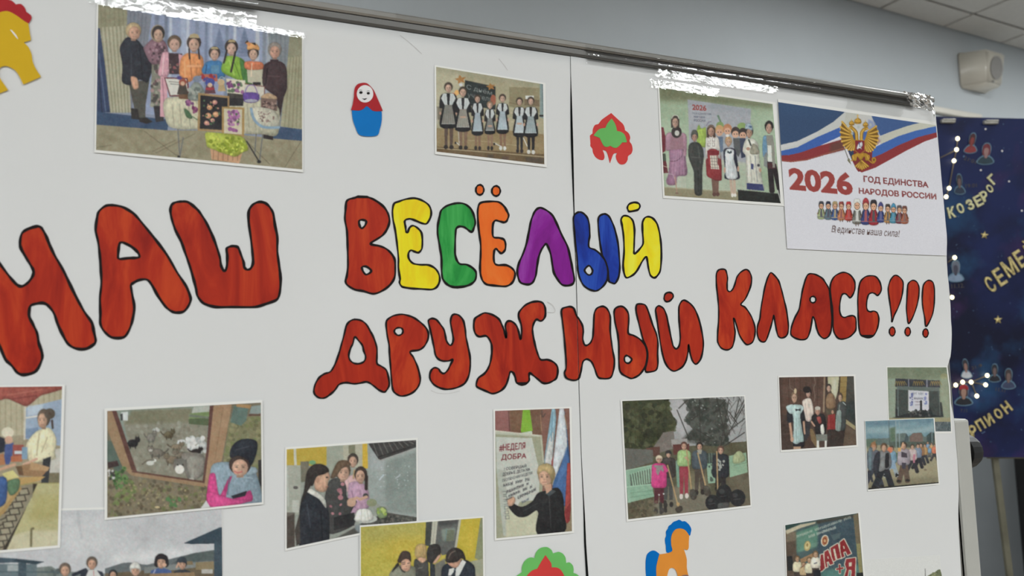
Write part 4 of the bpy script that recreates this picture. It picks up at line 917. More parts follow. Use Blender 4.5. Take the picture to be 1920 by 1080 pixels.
def girl(p, hx, hy, hr, sh, waist, hem, foot, apron=(176,186,190), legs=(120,90,70), sx=1.0, skirt=None, collar=(190,196,198), shoes=(40,36,34), hair=(64,50,40), arms='down'):
    w1 = (waist - hy) * .36 * sx
    p.poly(legs, [(hx-w1*.5,hem-10),(hx-w1*.06,hem-10),(hx-w1*.1,foot),(hx-w1*.42,foot)]); p.poly(legs, [(hx+w1*.1,hem-10),(hx+w1*.6,hem-10),(hx+w1*.5,foot),(hx+w1*.18,foot)])
    p.ell(shoes,hx-w1*.3,foot+8,w1*.26,20); p.ell(shoes,hx+w1*.36,foot+10,w1*.26,20)
    p.poly((26,25,28), [(hx-w1*.55,sh),(hx+w1*.55,sh),(hx+w1*.95,sh+30),(hx+w1*1.08,waist+10),(hx+w1*.7,waist+20),(hx+w1*.98,hem),(hx-w1*.98,hem),(hx-w1*.7,waist+20),(hx-w1*1.08,waist+10),(hx-w1*.95,sh+30)], sm=1)
    p.poly(apron, [(hx-w1*.42,waist-6),(hx+w1*.42,waist-6),(hx+w1*.82,hem-22),(hx-w1*.82,hem-22)])
    for k in range(5): p.line([c*.72 for c in apron],5,[(hx+w1*(-.34+k*.17),waist+8),(hx+w1*(-.62+k*.3),hem-26)],a=.7)
    p.line((210,214,214),5,[(hx-w1*.8,hem-26),(hx+w1*.8,hem-26)],a=.6)
    p.poly(collar, [(hx-w1*.62,sh+2),(hx-w1*.2,sh),(hx-w1*.1,waist-8),(hx-w1*.4,waist-8),(hx-w1*.86,sh+46)]); p.poly(collar, [(hx+w1*.62,sh+2),(hx+w1*.2,sh),(hx+w1*.1,waist-8),(hx+w1*.4,waist-8),(hx+w1*.86,sh+46)])
    p.line((150,156,160),4,[(hx-w1*.5,sh+12),(hx-w1*.3,waist-12)],a=.7); p.line((150,156,160),4,[(hx+w1*.5,sh+12),(hx+w1*.3,waist-12)],a=.7)
    p.rect([c*.9 for c in apron],hx-w1*.44,waist-14,hx+w1*.44,waist+2)
    if arms == 'front': p.line((188,148,126),16,[(hx-w1*.28,waist+58),(hx+w1*.28,waist+58)])
    else:
        p.ell((184,142,120),hx-w1*.95,waist+62,10,16); p.ell((184,142,120),hx+w1*.95,waist+62,10,16)
    p.head(hx,hy,hr,hr*1.22,(196,156,134),hair)
girl(p,200,266,34,320,440,625,805,(128,126,118),(84,66,56),1.25)
girl(p,334,305,34,362,480,655,810,(150,146,136),(122,92,72),1.15,arms='front')
girl(p,468,370,27,410,512,690,815,(168,184,196),(130,98,76),1.05,shoes=(46,40,38))
girl(p,582,428,26,466,562,685,815,(130,134,132),(140,106,84),1.0,arms='front',hair=(140,110,82))
girl(p,698,365,28,412,500,675,815,(172,190,202),(128,94,72),1.15,shoes=(208,210,206))
girl(p,854,395,27,448,540,705,840,(182,196,204),(32,30,32),1.1,arms='front',shoes=(40,34,34))
girl(p,958,390,28,446,545,708,850,(150,166,172),(30,28,30),1.15,shoes=(200,200,196))
p.line((206,208,204),8,[(890,730),(925,805)]); p.line((196,198,194),9,[(272,770),(300,795)]); p.line((196,198,194),9,[(618,775),(690,810)]); p.ell((34,30,30),266,776,9,12); p.ell((34,30,30),622,786,9,12); p.rect((36,36,36),1036,516,1085,534)
p.poly((84,60,52),[(690,900),(760,900),(750,940),(690,935)],a=.7,soft=2); p.poly((70,62,56),[(900,905),(1080,915),(1075,965),(920,950)],a=.7,soft=2); p.poly((64,54,48),[(560,880),(620,885),(610,920),(555,915)],a=.6,soft=2)
photo(p, 'photo print of seven schoolgirls in white aprons by a blackboard', (3,3,5,5))

# ---- children in folk dress on a stage
o = (1220, 150, 4.5)
p = Pic([(73,65),(1028,203),(1098,1040),(118,975)], o, (150, 172, 142), 3)
p.poly((110,116,84), [(60,50),(1040,195),(1040,240),(60,170)], soft=10); p.poly((162,184,156), [(80,330),(330,360),(330,700),(120,700)], soft=10); p.poly((158,182,154), [(840,300),(1060,300),(1080,640),(860,640)], soft=10)
p.poly((158,162,172), [(312,165),(845,245),(842,420),(808,710),(330,640)]); p.poly((140,148,160),[(312,165),(845,245),(845,290),(315,215)],soft=4,a=.6)
p.poly((176,184,166), [(120,690),(330,640),(810,700),(810,945),(130,905)], soft=3); p.poly((164,178,156),[(300,700),(800,720),(800,930),(300,910)])
p.poly((138,130,100), [(100,900),(800,945),(1110,960),(1110,1060),(100,990)]); p.line((170,164,134),6,[(110,905),(800,950)])
p.text((150,52,48),'2026',(350,252),(470,262),(0,-48),.03); p.text((70,74,96),'ГОД ЕДИНСТВА',(352,292),(512,298),(0,-18),.01,a=.9); p.text((66,70,92),'НАРОДОВ',(366,320),(458,328),(0,-20),.02,a=.9); p.text((66,70,92),'РОССИИ',(364,350),(460,356),(0,-22),.02,a=.9)
p.poly((150,178,70),[(385,470),(400,385),(430,410),(465,400),(468,560),(400,545)],sm=1); p.poly((110,150,60),[(395,420),(408,372),(425,415)]); p.poly((96,128,104),[(560,300),(575,295),(600,360),(580,350)]); p.ell((120,148,84),585,385,32,34); p.ell((130,160,90),770,395,40,36); p.line((120,110,140),7,[(470,385),(490,355),(508,352)],sm=1)
for x, y, hc in ((580,435,(196,150,96)),(648,425,(186,120,80)),(716,450,(56,46,44)),(778,460,(50,42,42))):
    p.ell(hc,x,y-12,38,44); p.ell((206,156,128),x,y+8,29,30); p.ell((40,36,40),x-11,y+6,4,5); p.ell((40,36,40),x+11,y+6,4,5)
p.poly((92,112,140),[(555,480),(610,480),(612,600),(575,620)]); p.poly((78,82,84),[(695,490),(750,490),(765,600),(740,650),(705,600)]); p.poly((50,58,84),[(750,490),(800,490),(800,650),(765,660)])
p.poly((112,34,46), [(70,395),(108,400),(125,480),(125,600),(90,620)]); p.poly((96,34,42),[(92,620),(118,620),(148,785),(105,785)]); p.line((196,176,150),5,[(98,722),(138,735)]); p.poly((60,70,56),[(90,625),(125,620),(130,680),(98,690)])
# lilac gown
p.poly((148,104,134), [(165,585),(275,575),(300,700),(305,800),(225,815),(215,880),(150,885),(132,850),(150,790),(160,680)], sm=1); p.poly((160,118,138),[(140,450),(178,445),(185,520),(165,590),(128,590),(125,480)],sm=1); p.poly((158,116,136),[(262,450),(298,462),(305,540),(300,640),(275,640),(262,540)],sm=1); p.poly((150,108,122),[(170,470),(272,470),(280,580),(165,590)])
p.line((96,62,84),6,[(165,685),(220,680),(265,640),(275,590)],sm=1); 
for k in range(5): p.line((176,138,160),6,[(200+k*18,600),(178+k*26,800)],a=.6)
p.line((200,172,184),5,[(150,790),(190,800),(215,870)],a=.7); p.line((170,130,110),8,[(205,815),(222,955)]); p.ell((120,90,76),222,955,16,7)
p.ell((48,40,40),218,440,44,50); p.ell((190,190,184),222,448,20,24); p.head(207,352,30,46,(190,150,130),(64,52,46),long=1.1); p.line((226,222,212),6,[(178,325),(195,300),(225,302),(236,325)],sm=1,a=.8)
# dark coverall
p.poly((52,54,52), [(345,528),(320,560),(318,640),(345,720),(365,780),(372,960),(432,965),(436,760),(448,650),(440,580),(405,530)], sm=1); p.line((84,86,82),6,[(335,650),(420,655)]); p.line((74,78,74),8,[(400,560),(420,700)]); p.line((34,36,34),7,[(400,760),(402,940)]); p.line((72,74,70),6,[(350,570),(335,640)])
p.head(370,478,26,38,(176,130,112),(70,66,60)); p.poly((74,76,70),[(342,468),(350,430),(375,420),(395,440),(398,468),(370,456)],sm=1)
# red skirt
p.line((110,78,66),34,[(530,840),(540,945)]); p.line((110,78,66),26,[(562,840),(560,945)]); p.ell((88,54,48),538,964,17,18); p.ell((88,54,48),566,964,16,17)
p.poly((140,40,44), [(478,600),(585,600),(600,840),(560,850),(520,835),(472,800)], sm=1); p.poly((204,200,194), [(466,490),(500,478),(560,478),(578,520),(592,660),(570,670),(560,590),(485,590),(480,670),(460,665)], sm=1)
for yy in (505,545): 
    for xx in (492,530): p.line((80,56,60),3,[(xx-10,yy-14),(xx+10,yy-14),(xx+10,yy+14),(xx-10,yy+14)],closed=True,a=.7)
p.rect((122,28,36),478,596,578,632); p.poly((206,196,182),[(500,636),(560,636),(580,755),(508,750)])
for k in range(4): p.line((70,52,52),3,[(503,660+k*26),(575,664+k*26)],a=.8)
for k in range(3): p.line((70,52,52),3,[(515+k*20,640),(524+k*20,752)],a=.8)
p.ell((128,40,44),478,690,14,30); p.ell((128,40,44),576,690,13,30); p.head(510,430,31,44,(178,132,112),(74,56,46),long=1.25); p.line((150,120,104),5,[(480,400),(510,385),(540,400)],sm=1)
# white apron
p.line((186,160,140),24,[(675,840),(688,960)]); p.line((186,160,140),22,[(705,840),(710,960)]); p.ell((214,210,204),690,972,13,17); p.ell((214,210,204),712,972,12,16)
p.poly((34,34,52), [(625,580),(705,580),(725,640),(742,770),(745,835),(628,832),(630,770),(615,640)], sm=1); p.poly((196,202,206),[(634,590),(700,590),(700,660),(735,820),(640,825),(630,690)],sm=1); p.line((168,176,184),5,[(650,680),(655,810)]); p.line((168,176,184),5,[(690,690),(712,805)])
p.poly((40,52,60),[(650,595),(664,608),(680,595),(686,615),(664,622),(645,612)]); p.head(656,520,25,38,(200,160,132),(190,150,100)); p.ell((226,226,222),648,470,15,12); p.ell((186,146,124),625,760,9,24); p.ell((186,146,124),738,750,9,24)
# white robe with turban
p.poly((196,196,184), [(800,505),(860,495),(905,540),(915,640),(930,760),(945,870),(955,925),(820,920),(810,800),(800,640),(775,600)], sm=1); p.poly((150,146,128),[(860,540),(900,560),(915,620),(840,620)],sm=1); p.poly((46,52,104),[(810,870),(945,880),(958,935),(812,922)]); p.line((146,148,140),6,[(840,640),(855,860)]); p.line((128,132,136),6,[(880,640),(900,860)]); p.line((220,220,212),8,[(820,640),(830,860)]); p.poly((52,60,110),[(848,705),(868,710),(865,755),(848,750)]); p.ell((176,140,118),925,760,10,18); p.ell((52,54,60),910,720,12,12)
p.head(832,440,29,44,(178,136,112),(60,52,50)); p.poly((150,172,186),[(795,410),(805,372),(840,368),(860,395),(855,425),(825,415)],sm=1); p.spots([(60,90,130),(90,120,150)],[(800,405),(850,405),(850,380),(810,380)],6,5,9); p.line((50,60,56),12,[(828,505),(845,550)]); p.ell((180,140,118),822,580,16,14)
# blue jacket
p.line((36,28,32),46,[(1005,700),(1024,935)]); p.line((36,28,32),40,[(1040,720),(1095,960)]); p.poly((70,34,38),[(985,700),(1050,700),(1055,750),(995,750)]); p.poly((92,136,170),[(950,480),(975,470),(985,560),(985,640),(950,650),(944,560)],sm=1); p.poly((120,126,126),[(955,640),(985,600),(985,740),(955,725)]); p.poly((132,132,122),[(975,465),(1030,465),(1045,560),(1050,740),(1030,740),(1020,600),(985,600)]); p.poly((206,210,204),[(985,550),(1018,550),(1025,690),(990,690)]); 
p.head(998,400,30,48,(192,150,130),(32,28,28)); p.line((30,27,27),18,[(970,385),(985,360),(1020,365),(1028,400)],sm=1)
p.poly((28,30,28), [(735,925),(1095,960),(1110,1060),(740,1030)]); p.line((60,62,60),5,[(735,928),(1090,962)]); p.line((196,200,196),7,[(1072,930),(1098,1030)])
photo(p, 'photo print of children in folk costumes lined up on a stage', (3,4,6,5))
# ---- big group photo at the bottom left: people under an overcast sky between two shelters
o = (0, 940, 4.3636)
p = Pic([(-260,92),(1815,45),(1825,1270),(-260,1500)], o, (186, 188, 194), 4)
p.poly((198,200,204),[(560,180),(900,150),(900,420),(500,400)],soft=24,a=.7); p.poly((176,178,184),[(900,80),(1800,60),(1800,330),(900,360)],soft=30,a=.5); p.poly((204,206,210),[(900,440),(1600,380),(1600,440),(900,520)],soft=12)
p.line((166,168,176),24,[(640,75),(645,180),(670,300)],sm=1,a=.45)
p.poly((92,100,104),[(860,550),(1000,505),(1060,500),(1200,520),(1400,470),(1600,420),(1770,395),(1770,640),(860,640)]); p.poly((74,86,86),[(1560,430),(1760,400),(1760,480),(1400,510)]); p.poly((112,122,120),[(300,540),(420,530),(480,570),(860,590),(860,1500),(300,1500)]); p.spots([(80,90,92),(100,112,108)],[(370,545),(480,550),(480,600),(370,600)],14,14,26)
p.poly((98,84,64),[(860,590),(1760,520),(1830,1300),(860,1400)]); p.poly((120,126,126),[(1180,540),(1700,490),(1700,530),(1180,590)])
p.poly((60,78,92),[(-260,455),(10,460),(130,468),(366,494),(300,515),(120,500),(-260,520)]); p.poly((46,62,74),[(130,468),(366,494),(295,518),(110,490)]); p.poly((92,110,118),[(-260,510),(300,515),(300,1500),(-260,1500)]); p.rect((58,76,88),150,505,215,1500); p.line((70,88,98),9,[(-200,575),(480,580)]); p.rect((150,160,164),60,520,150,570)
p.poly((44,62,76),[(1508,340),(1800,212),(1830,212),(1830,345),(1560,350)]); p.line((36,50,62),7,[(1512,342),(1800,335)]); p.rect((52,70,84),1752,330,1830,1300); p.poly((132,116,84),[(1600,500),(1750,490),(1750,560),(1600,560)]); p.rect((170,170,166),1650,556,1740,590)
def bust(x, y, r, body, skin=(196,150,124), hair=(60,50,46), hat=None, w_=2.2):
    p.poly(body,[(x-r*w_,y+r*3.4),(x-r*w_*.85,y+r*1.75),(x-r*.5,y+r*1.25),(x+r*.5,y+r*1.25),(x+r*w_*.85,y+r*1.75),(x+r*w_,y+r*3.4),(x+r*w_,1500),(x-r*w_,1500)])
    p.head(x,y,r,r*1.2,skin,hair)
    if hat: p.poly(hat,[(x-r*1.15,y-r*.1),(x-r*1.0,y-r*1.0),(x-r*.2,y-r*1.6),(x+r*.7,y-r*1.3),(x+r*1.15,y-r*.1),(x,y-r*.3)],sm=1)
bust(532,562,42,(84,86,90),hair=(96,82,72)); bust(752,508,40,(40,46,58),hair=(92,78,68),w_=2.6); p.poly((196,196,196),[(725,560),(790,560),(830,620),(830,900),(700,900),(700,620)]); p.line((180,110,110),6,[(766,570),(770,640)]); p.line((40,46,58),28,[(600,602),(700,560)])
bust(925,600,30,(50,56,62),hair=(40,42,46)); bust(1108,560,40,(62,70,84),hair=(180,180,176),hat=(196,196,192)); bust(1318,490,44,(62,86,142),hair=(38,34,38)); p.poly((38,34,38),[(1262,520),(1275,450),(1320,432),(1368,450),(1380,520),(1352,540),(1350,480),(1290,480),(1290,540)],sm=1); p.line((160,170,200),8,[(1250,600),(1270,560)]); p.ell((200,156,130),1345,520,18,16)
bust(1490,510,36,(48,52,60),hair=(38,42,52),hat=(44,52,62)); p.line((196,150,124),14,[(1445,540),(1460,505)]); p.poly((140,112,80),[(1225,592),(1590,580),(1600,640),(1225,650)]); p.poly((120,100,72),[(1530,490),(1575,490),(1580,520),(1530,520)])
photo(p, 'big photo print of smiling people under an overcast sky between shelters', (2,4,1,3), .0010)

# ---- girl at a table of boxes (left photo running off)
o = (0, 710, 2.919)
p = Pic([(-330,50),(340,42),(315,912),(-330,968)], o, (150, 138, 112), 5)
p.poly((172,164,136),[(-330,60),(345,40),(345,300),(-330,330)]); 
for k in range(14): p.line((146,134,104),9,[(-60+k*30,60),(-60+k*30,310)],a=.5)
p.poly((140,160,186),[(140,160),(345,110),(340,370),(140,330)]); p.poly((170,186,204),[(150,150),(235,140),(235,190),(150,205)],soft=2); p.poly((108,132,166),[(138,275),(210,265),(210,325),(138,325)]); p.line((206,206,200),9,[(140,215),(235,200)]); p.line((196,190,176),10,[(138,150),(134,330)])
p.poly((150,70,60),[(-330,120),(-330,40),(345,36),(345,56),(270,80),(220,95),(150,150),(100,135),(40,110),(0,118)],sm=1); p.line((180,100,84),6,[(40,90),(230,60)],a=.7); p.line((120,46,44),7,[(60,112),(200,92)],a=.8)
p.poly((170,160,116),[(90,40),(345,40),(345,120),(300,90),(250,60)],a=.0)
p.poly((186,184,176),[(270,390),(345,380),(345,520),(260,520)]); p.poly((112,104,78),[(260,515),(345,515),(345,580),(240,575)])
p.poly((152,140,84),[(-330,560),(345,570),(345,940),(-330,990)]); p.poly((176,170,118),[(200,575),(340,575),(320,920),(30,950)]); p.poly((190,184,150),[(60,860),(170,830),(320,830),(320,930),(30,955)],soft=4); p.line((112,104,72),13,[(170,915),(172,825),(182,820)],sm=1); p.poly((160,150,80),[(200,640),(330,640),(325,760),(150,780)],soft=10,a=.5)
p.poly((52,46,38),[(180,575),(205,575),(30,950),(-60,955),(100,650)]); p.poly((136,128,106),[(100,590),(180,575),(180,640),(10,945),(-120,940),(40,700)])
for k in range(9): 
    x, y = 130-k*17, 620+k*36
    p.poly((150,142,118),[(x-26,y-12),(x+18,y-18),(x+26,y+12),(x-20,y+16)]); p.line((58,52,44),6,[(x-30,y-14),(x+20,y-20),(x+30,y+12),(x-22,y+18)],closed=True); p.line((58,52,44),6,[(x-60,y+10),(x-26,y-6)])
p.poly((168,134,80),[(-330,560),(60,540),(120,600),(20,740),(-330,900)]); p.poly((190,160,104),[(-20,600),(110,560),(100,600),(-20,760)],a=.6)
p.poly((214,206,168),[(205,285),(160,330),(140,375),(150,400),(170,460),(300,440),(300,400),(308,330),(270,270)],sm=1); p.line((178,168,128),7,[(215,300),(200,420)]); p.line((180,170,130),6,[(260,320),(225,410)]); p.poly((46,48,52),[(235,440),(280,425),(275,470),(265,570),(225,570)]); p.line((222,214,178),26,[(280,380),(205,440)]); p.line((200,156,130),14,[(200,440),(130,470)])
p.head(240,222,31,48,(196,152,124),(92,78,66),turn=-.25); p.ell((84,72,62),272,192,30,30); p.line((70,58,50),12,[(285,230),(288,270)])
p.poly((62,78,136),[(28,360),(75,350),(66,430),(50,470),(20,470)]); p.rect((152,70,62),70,362,130,430); p.rect((186,196,204),78,395,128,412); p.poly((180,100,66),[(60,425),(130,420),(120,455),(60,455)]); p.poly((40,42,52),[(-40,300),(30,330),(25,400),(-40,420)]); p.ell((206,200,176),42,295,34,30); p.ell((196,150,124),48,335,22,22); p.rect((116,148,176),120,375,150,440)
p.poly((150,112,76),[(90,480),(160,465),(270,490),(225,540),(120,530)]); p.poly((176,138,96),[(170,455),(272,485),(262,505),(160,500)]); p.poly((100,72,48),[(85,480),(120,480),(130,530),(105,530)]); p.poly((184,146,84),[(100,540),(250,535),(215,560),(110,580)]); p.poly((206,196,124),[(10,520),(70,500),(105,540),(40,555)]); p.poly((84,116,84),[(45,560),(105,550),(100,610),(60,640),(40,600)],sm=1); p.poly((50,82,140),[(-40,560),(35,545),(30,680),(-40,700)],sm=1); p.line((196,150,120),16,[(-10,500),(80,470)]); p.poly((170,110,70),[(-30,420),(20,410),(30,470),(-30,480)])
photo(p, 'photo print of a girl in a cream shirt unpacking boxes at a table', (3,3,5,5), .0020)

# ---- cats behind a window frame and a child in a black hat
o = (0, 720, 3.0)
p = Pic([(603,152),(1467,105),(1473,665),(603,752)], o, (112, 104, 84), 6)
p.poly((118,108,86),[(600,520),(1160,590),(1480,500),(1480,700),(600,760)]); p.spots([(92,82,62),(132,120,94),(104,112,66),(84,74,56),(124,116,80)],[(600,520),(1180,580),(1180,690),(600,755)],240,6,15,a=.8); p.spots([(96,118,62),(112,130,70)],[(640,540),(760,520),(760,640),(640,690)],40,6,14,a=.7); p.spots([(150,140,100)],[(700,560),(1150,600),(1150,690),(700,720)],36,3,7); p.spots([(74,118,66)],[(940,640),(1020,640),(1020,690),(940,690)],16,6,12); p.ell((196,176,128),885,693,14,6)
p.poly((120,118,84),[(1290,200),(1480,170),(1480,480),(1250,480)]); p.spots([(98,98,66),(140,136,96),(112,120,72)],[(1290,210),(1475,190),(1475,470),(1260,470)],110,7,16,a=.8)
p.poly((126,140,130),[(640,140),(1190,118),(1160,540),(760,490)]); p.poly((130,128,112),[(690,200),(1170,190),(1150,545),(765,490)]); p.poly((116,114,90),[(740,150),(1080,135),(1080,215),(700,225)],soft=4); p.spots([(150,150,138),(108,104,90),(138,136,122)],[(700,220),(1165,210),(1150,530),(765,485)],120,6,13,a=.6)
p.poly((170,176,168),[(1090,128),(1190,122),(1185,190),(1065,200)]); p.poly((112,136,84),[(1065,165),(1185,155),(1180,195),(1062,202)]); p.poly((80,96,66),[(1062,196),(1182,190),(1180,235),(1062,225)]); p.poly((104,112,98),[(1062,170),(1185,185),(1182,195),(1064,185)])
p.poly((196,202,204),[(680,160),(720,155),(718,205),(690,205)]); p.poly((52,54,56),[(676,170),(690,165),(692,205),(680,205)])
p.spots([(190,192,192),(206,208,208),(160,164,164)],[(1040,310),(1150,300),(1155,390),(1060,380)],34,10,22); p.spots([(196,198,200)],[(990,300),(1040,320),(1000,340)],8,6,12); p.spots([(180,182,180)],[(860,260),(880,245),(900,270)],6,7,12)
def cat(x, y, w_, h_, c, d=1, chest=None):
    k_ = [q * .72 for q in c]
    p.line(k_, w_*.2, [(x+d*w_*.7,y+h_*.1),(x+d*w_*1.2,y-h_*.1),(x+d*w_*1.5,y-h_*.5)], sm=1)
    p.poly(c, [(x-d*w_*.7,y-h_*.35),(x,y-h_*.55),(x+d*w_*.7,y-h_*.35),(x+d*w_*.9,y+h_*.25),(x+d*w_*.5,y+h_*.6),(x-d*w_*.5,y+h_*.6),(x-d*w_*.8,y+h_*.2)], sm=1, vol=1.3)
    for e in (-.5,.35): p.line(k_, w_*.18, [(x+e*w_,y+h_*.3),(x+e*w_-d*2,y+h_*.85)])
    hx, hy = x-d*w_*.75, y-h_*.5
    for e in (-.26,.2): p.poly(k_, [(hx+e*w_-w_*.16,hy-h_*.15),(hx+e*w_,hy-h_*.72),(hx+e*w_+w_*.16,hy-h_*.15)])
    p.ell(c, hx, hy, w_*.44, h_*.42, vol=1.3)
    if chest: p.ell(chest, hx, hy+h_*.18, w_*.26, h_*.22)
    for e in (-.15,.13): p.ell((40,38,34), hx+e*w_, hy-h_*.02, w_*.06, h_*.06)
cat(748,332,34,36,(34,33,35),-1); cat(850,300,26,40,(120,116,108),-1); cat(950,285,30,32,(92,80,58),-1); cat(880,385,44,38,(112,106,96),1,(176,174,166)); cat(995,352,36,26,(120,106,86),-1); cat(1020,400,44,34,(104,96,82),1); cat(965,425,38,38,(112,98,80),1); cat(1105,378,32,24,(36,31,31),-1); p.ell((196,196,190),845,445,22,13); p.ell((208,208,204),868,430,12,9); p.line((96,90,78),8,[(800,452),(830,430),(865,428)],sm=1)
p.poly((122,118,110),[(1020,400),(1060,385),(1145,400),(1150,500),(1080,540),(1050,520)],sm=1); p.ell((108,104,98),1015,460,42,42); p.poly((100,96,90),[(978,440),(980,415),(1005,425)]); p.poly((100,96,90),[(1040,428),(1058,420),(1055,450)]); p.ell((214,212,206),1010,480,26,26); p.poly((132,128,120),[(1050,430),(1080,400),(1145,415),(1140,500),(1090,540),(1060,510)],sm=1); p.ell((40,38,36),1000,455,5,5); p.ell((40,38,36),1028,455,5,5); p.line((150,146,138),14,[(1085,480),(1082,540)]); p.ell((170,166,158),1078,535,14,8)
p.poly((150,120,88),[(604,152),(640,150),(760,490),(1150,550),(1150,580),(740,515),(690,470),(604,260)]); p.poly((90,56,50),[(630,150),(655,150),(770,490),(740,485)]); p.line((92,58,50),9,[(745,492),(1145,552)]); p.poly((158,124,92),[(1195,120),(1305,112),(1245,445),(1165,580),(1150,570),(1165,400)]); p.poly((92,58,52),[(1180,122),(1202,120),(1172,400),(1150,560),(1138,555),(1160,380)]); p.line((134,102,74),5,[(1255,130),(1210,420)],a=.7)
p.poly((78,96,86),[(600,320),(625,320),(690,470),(660,500),(600,430)],soft=1); p.spots([(70,108,56),(92,130,72),(56,84,48)],[(620,500),(700,470),(720,560),(650,590)],40,6,14); p.spots([(196,196,196),(60,60,60)],[(606,480),(650,490),(640,530),(606,540)],10,5,10); p.poly((60,44,44),[(604,440),(660,430),(670,460),(610,475)])
p.poly((88,112,104),[(1315,125),(1400,120),(1385,205),(1355,235),(1295,215)]); p.poly((164,124,78),[(1330,112),(1415,118),(1405,138),(1330,128)]); p.poly((128,142,140),[(1415,125),(1470,118),(1470,165),(1400,175)]); p.rect((96,70,58),1400,168,1470,180); p.poly((46,44,44),[(1452,430),(1480,420),(1480,590),(1455,560)])
p.poly((120,142,158),[(1200,450),(1290,440),(1320,480),(1400,470),(1440,500),(1470,600),(1475,680),(1180,690),(1165,620),(1180,520)],sm=1); p.poly((196,50,120),[(1178,510),(1210,505),(1225,600),(1240,625),(1285,530),(1305,520),(1270,640),(1330,640),(1385,610),(1410,600),(1415,660),(1180,692),(1160,650)],sm=1); p.poly((206,60,130),[(1165,610),(1230,625),(1330,650),(1410,655),(1330,680),(1185,692)],sm=1); p.line((84,104,122),6,[(1290,520),(1280,620)]); p.line((150,168,182),7,[(1340,520),(1420,530)]); p.poly((38,40,48),[(1300,630),(1390,600),(1380,630),(1310,645)]); p.poly((130,150,164),[(1395,470),(1440,470),(1445,500),(1390,515)],sm=1)
p.head(1350,462,54,56,(206,160,134),(60,46,42)); p.poly((34,38,48),[(1296,415),(1300,360),(1340,318),(1400,308),(1445,325),(1445,380),(1425,440),(1408,460),(1395,430),(1340,402)],sm=1); p.line((54,58,68),7,[(1330,370),(1400,350)]); p.line((190,96,92),7,[(1318,490),(1338,500),(1360,492)],sm=1)
p.poly((200,202,204),[(1128,700),(1160,655),(1182,692)])
photo(p, 'photo print of cats behind a wooden frame and a child in a black hat', (5,5,3,4), .0024)

# ---- four girls in a kitchen
o = (510, 750, 3.274)
p = Pic([(90,303),(885,245),(888,742),(90,912)], o, (140, 146, 138), 7)
p.poly((186,158,52),[(80,290),(345,270),(345,400),(80,410)]); p.poly((150,156,142),[(335,270),(450,260),(450,480),(335,440)]); p.poly((170,168,148),[(435,270),(555,262),(555,420),(440,400)]); p.poly((120,120,96),[(470,280),(510,275),(512,330),(470,330)]); p.poly((206,168,48),[(555,262),(590,260),(595,420),(555,420)]); p.line((190,192,180),16,[(140,300),(150,540)]); p.poly((156,160,148),[(85,400),(175,400),(175,700),(85,720)]); p.poly((108,104,88),[(175,378),(225,376),(228,500),(178,505)]); p.ell((110,160,110),248,384,22,14); p.line((170,176,168),10,[(92,420),(100,650)]); p.ell((80,80,78),145,538,16,10); p.rect((176,180,172),125,615,165,690); p.rect((100,94,86),85,690,140,900); p.poly((70,62,56),[(85,720),(135,700),(140,900),(85,915)])
p.poly((142,152,150),[(585,262),(890,245),(890,720),(740,700),(595,600)]); p.poly((124,136,132),[(690,380),(890,320),(890,700),(700,680)],soft=4); p.poly((160,168,172),[(600,300),(690,360),(690,430),(600,420)],soft=4,a=.6); p.spots([(166,176,180),(170,180,186)],[(640,420),(850,380),(860,560),(650,540)],26,3,6,a=.8); p.line((182,194,206),9,[(660,490),(685,460)],a=.8); p.line((176,186,196),8,[(760,480),(785,462)],a=.8); p.line((160,164,156),7,[(690,690),(890,735)])
p.poly((56,54,54),[(590,266),(885,246),(885,290),(660,372)])
for k in range(9): p.line((92,92,88),6,[(622+k*31,268-k*2),(650+k*31,345-k*11)])
p.line((150,152,150),9,[(640,360),(665,372),(885,296)]); p.line((40,40,40),6,[(650,350),(880,280)])
p.poly((72,72,68),[(360,870),(540,760),(700,690),(890,720),(890,760),(540,870),(350,900)]); p.spots([(96,94,88),(54,54,52)],[(560,770),(700,700),(880,735),(700,760)],60,4,9); p.line((120,120,114),5,[(365,862),(530,770)])
p.head(497,372,29,38,(190,148,124),(64,54,48)); p.poly((196,158,160),[(450,480),(540,460),(545,560),(450,560)],sm=1); p.line((176,140,90),8,[(505,430),(500,480)])
p.poly((170,132,160),[(470,520),(520,500),(575,525),(595,580),(592,660),(520,695),(470,690)],sm=1); p.line((146,108,138),8,[(490,560),(510,660)]); p.line((188,152,178),8,[(545,540),(560,600)]); p.head(545,462,34,46,(198,156,132),(56,44,40),turn=-.1); p.line((48,38,36),20,[(580,470),(578,545)])
p.poly((58,58,58),[(350,500),(420,480),(455,530),(462,600),(520,620),(500,660),(470,720),(505,700),(500,770),(340,820),(320,640)],sm=1); p.spots([(170,110,120),(150,96,106)],[(360,500),(450,520),(450,700),(340,700)],9,9,16); p.line((190,150,126),26,[(475,640),(505,610)]); p.ell((190,150,126),488,628,28,28); p.poly((36,36,38),[(380,720),(505,690),(505,770),(380,800)])
p.head(432,440,44,54,(196,152,128),(92,72,56),turn=.12); p.poly((96,76,58),[(360,480),(380,420),(410,375),(460,372),(485,400),(430,420),(395,470)],sm=1)
p.ell((60,58,58),575,590,18,18); p.line((194,152,128),18,[(540,610),(580,595)]); p.ell((128,136,104),612,630,32,24); p.line((194,152,128),16,[(520,600),(545,610)])
p.poly((112,132,92),[(640,680),(665,655),(700,665),(705,715),(660,725)],sm=1); p.spots([(140,170,70),(120,150,60),(170,190,100)],[(650,670),(700,670),(700,715),(655,715)],12,6,12)
p.ell((176,182,178),575,730,72,26); p.poly((206,208,202),[(522,680),(560,668),(605,678),(616,738),(515,742)],sm=1); p.line((176,180,172),5,[(550,680),(548,735)]); p.line((182,186,178),5,[(585,680),(592,735)]); p.poly((120,132,136),[(505,770),(545,760),(550,830),(515,800)],soft=2)
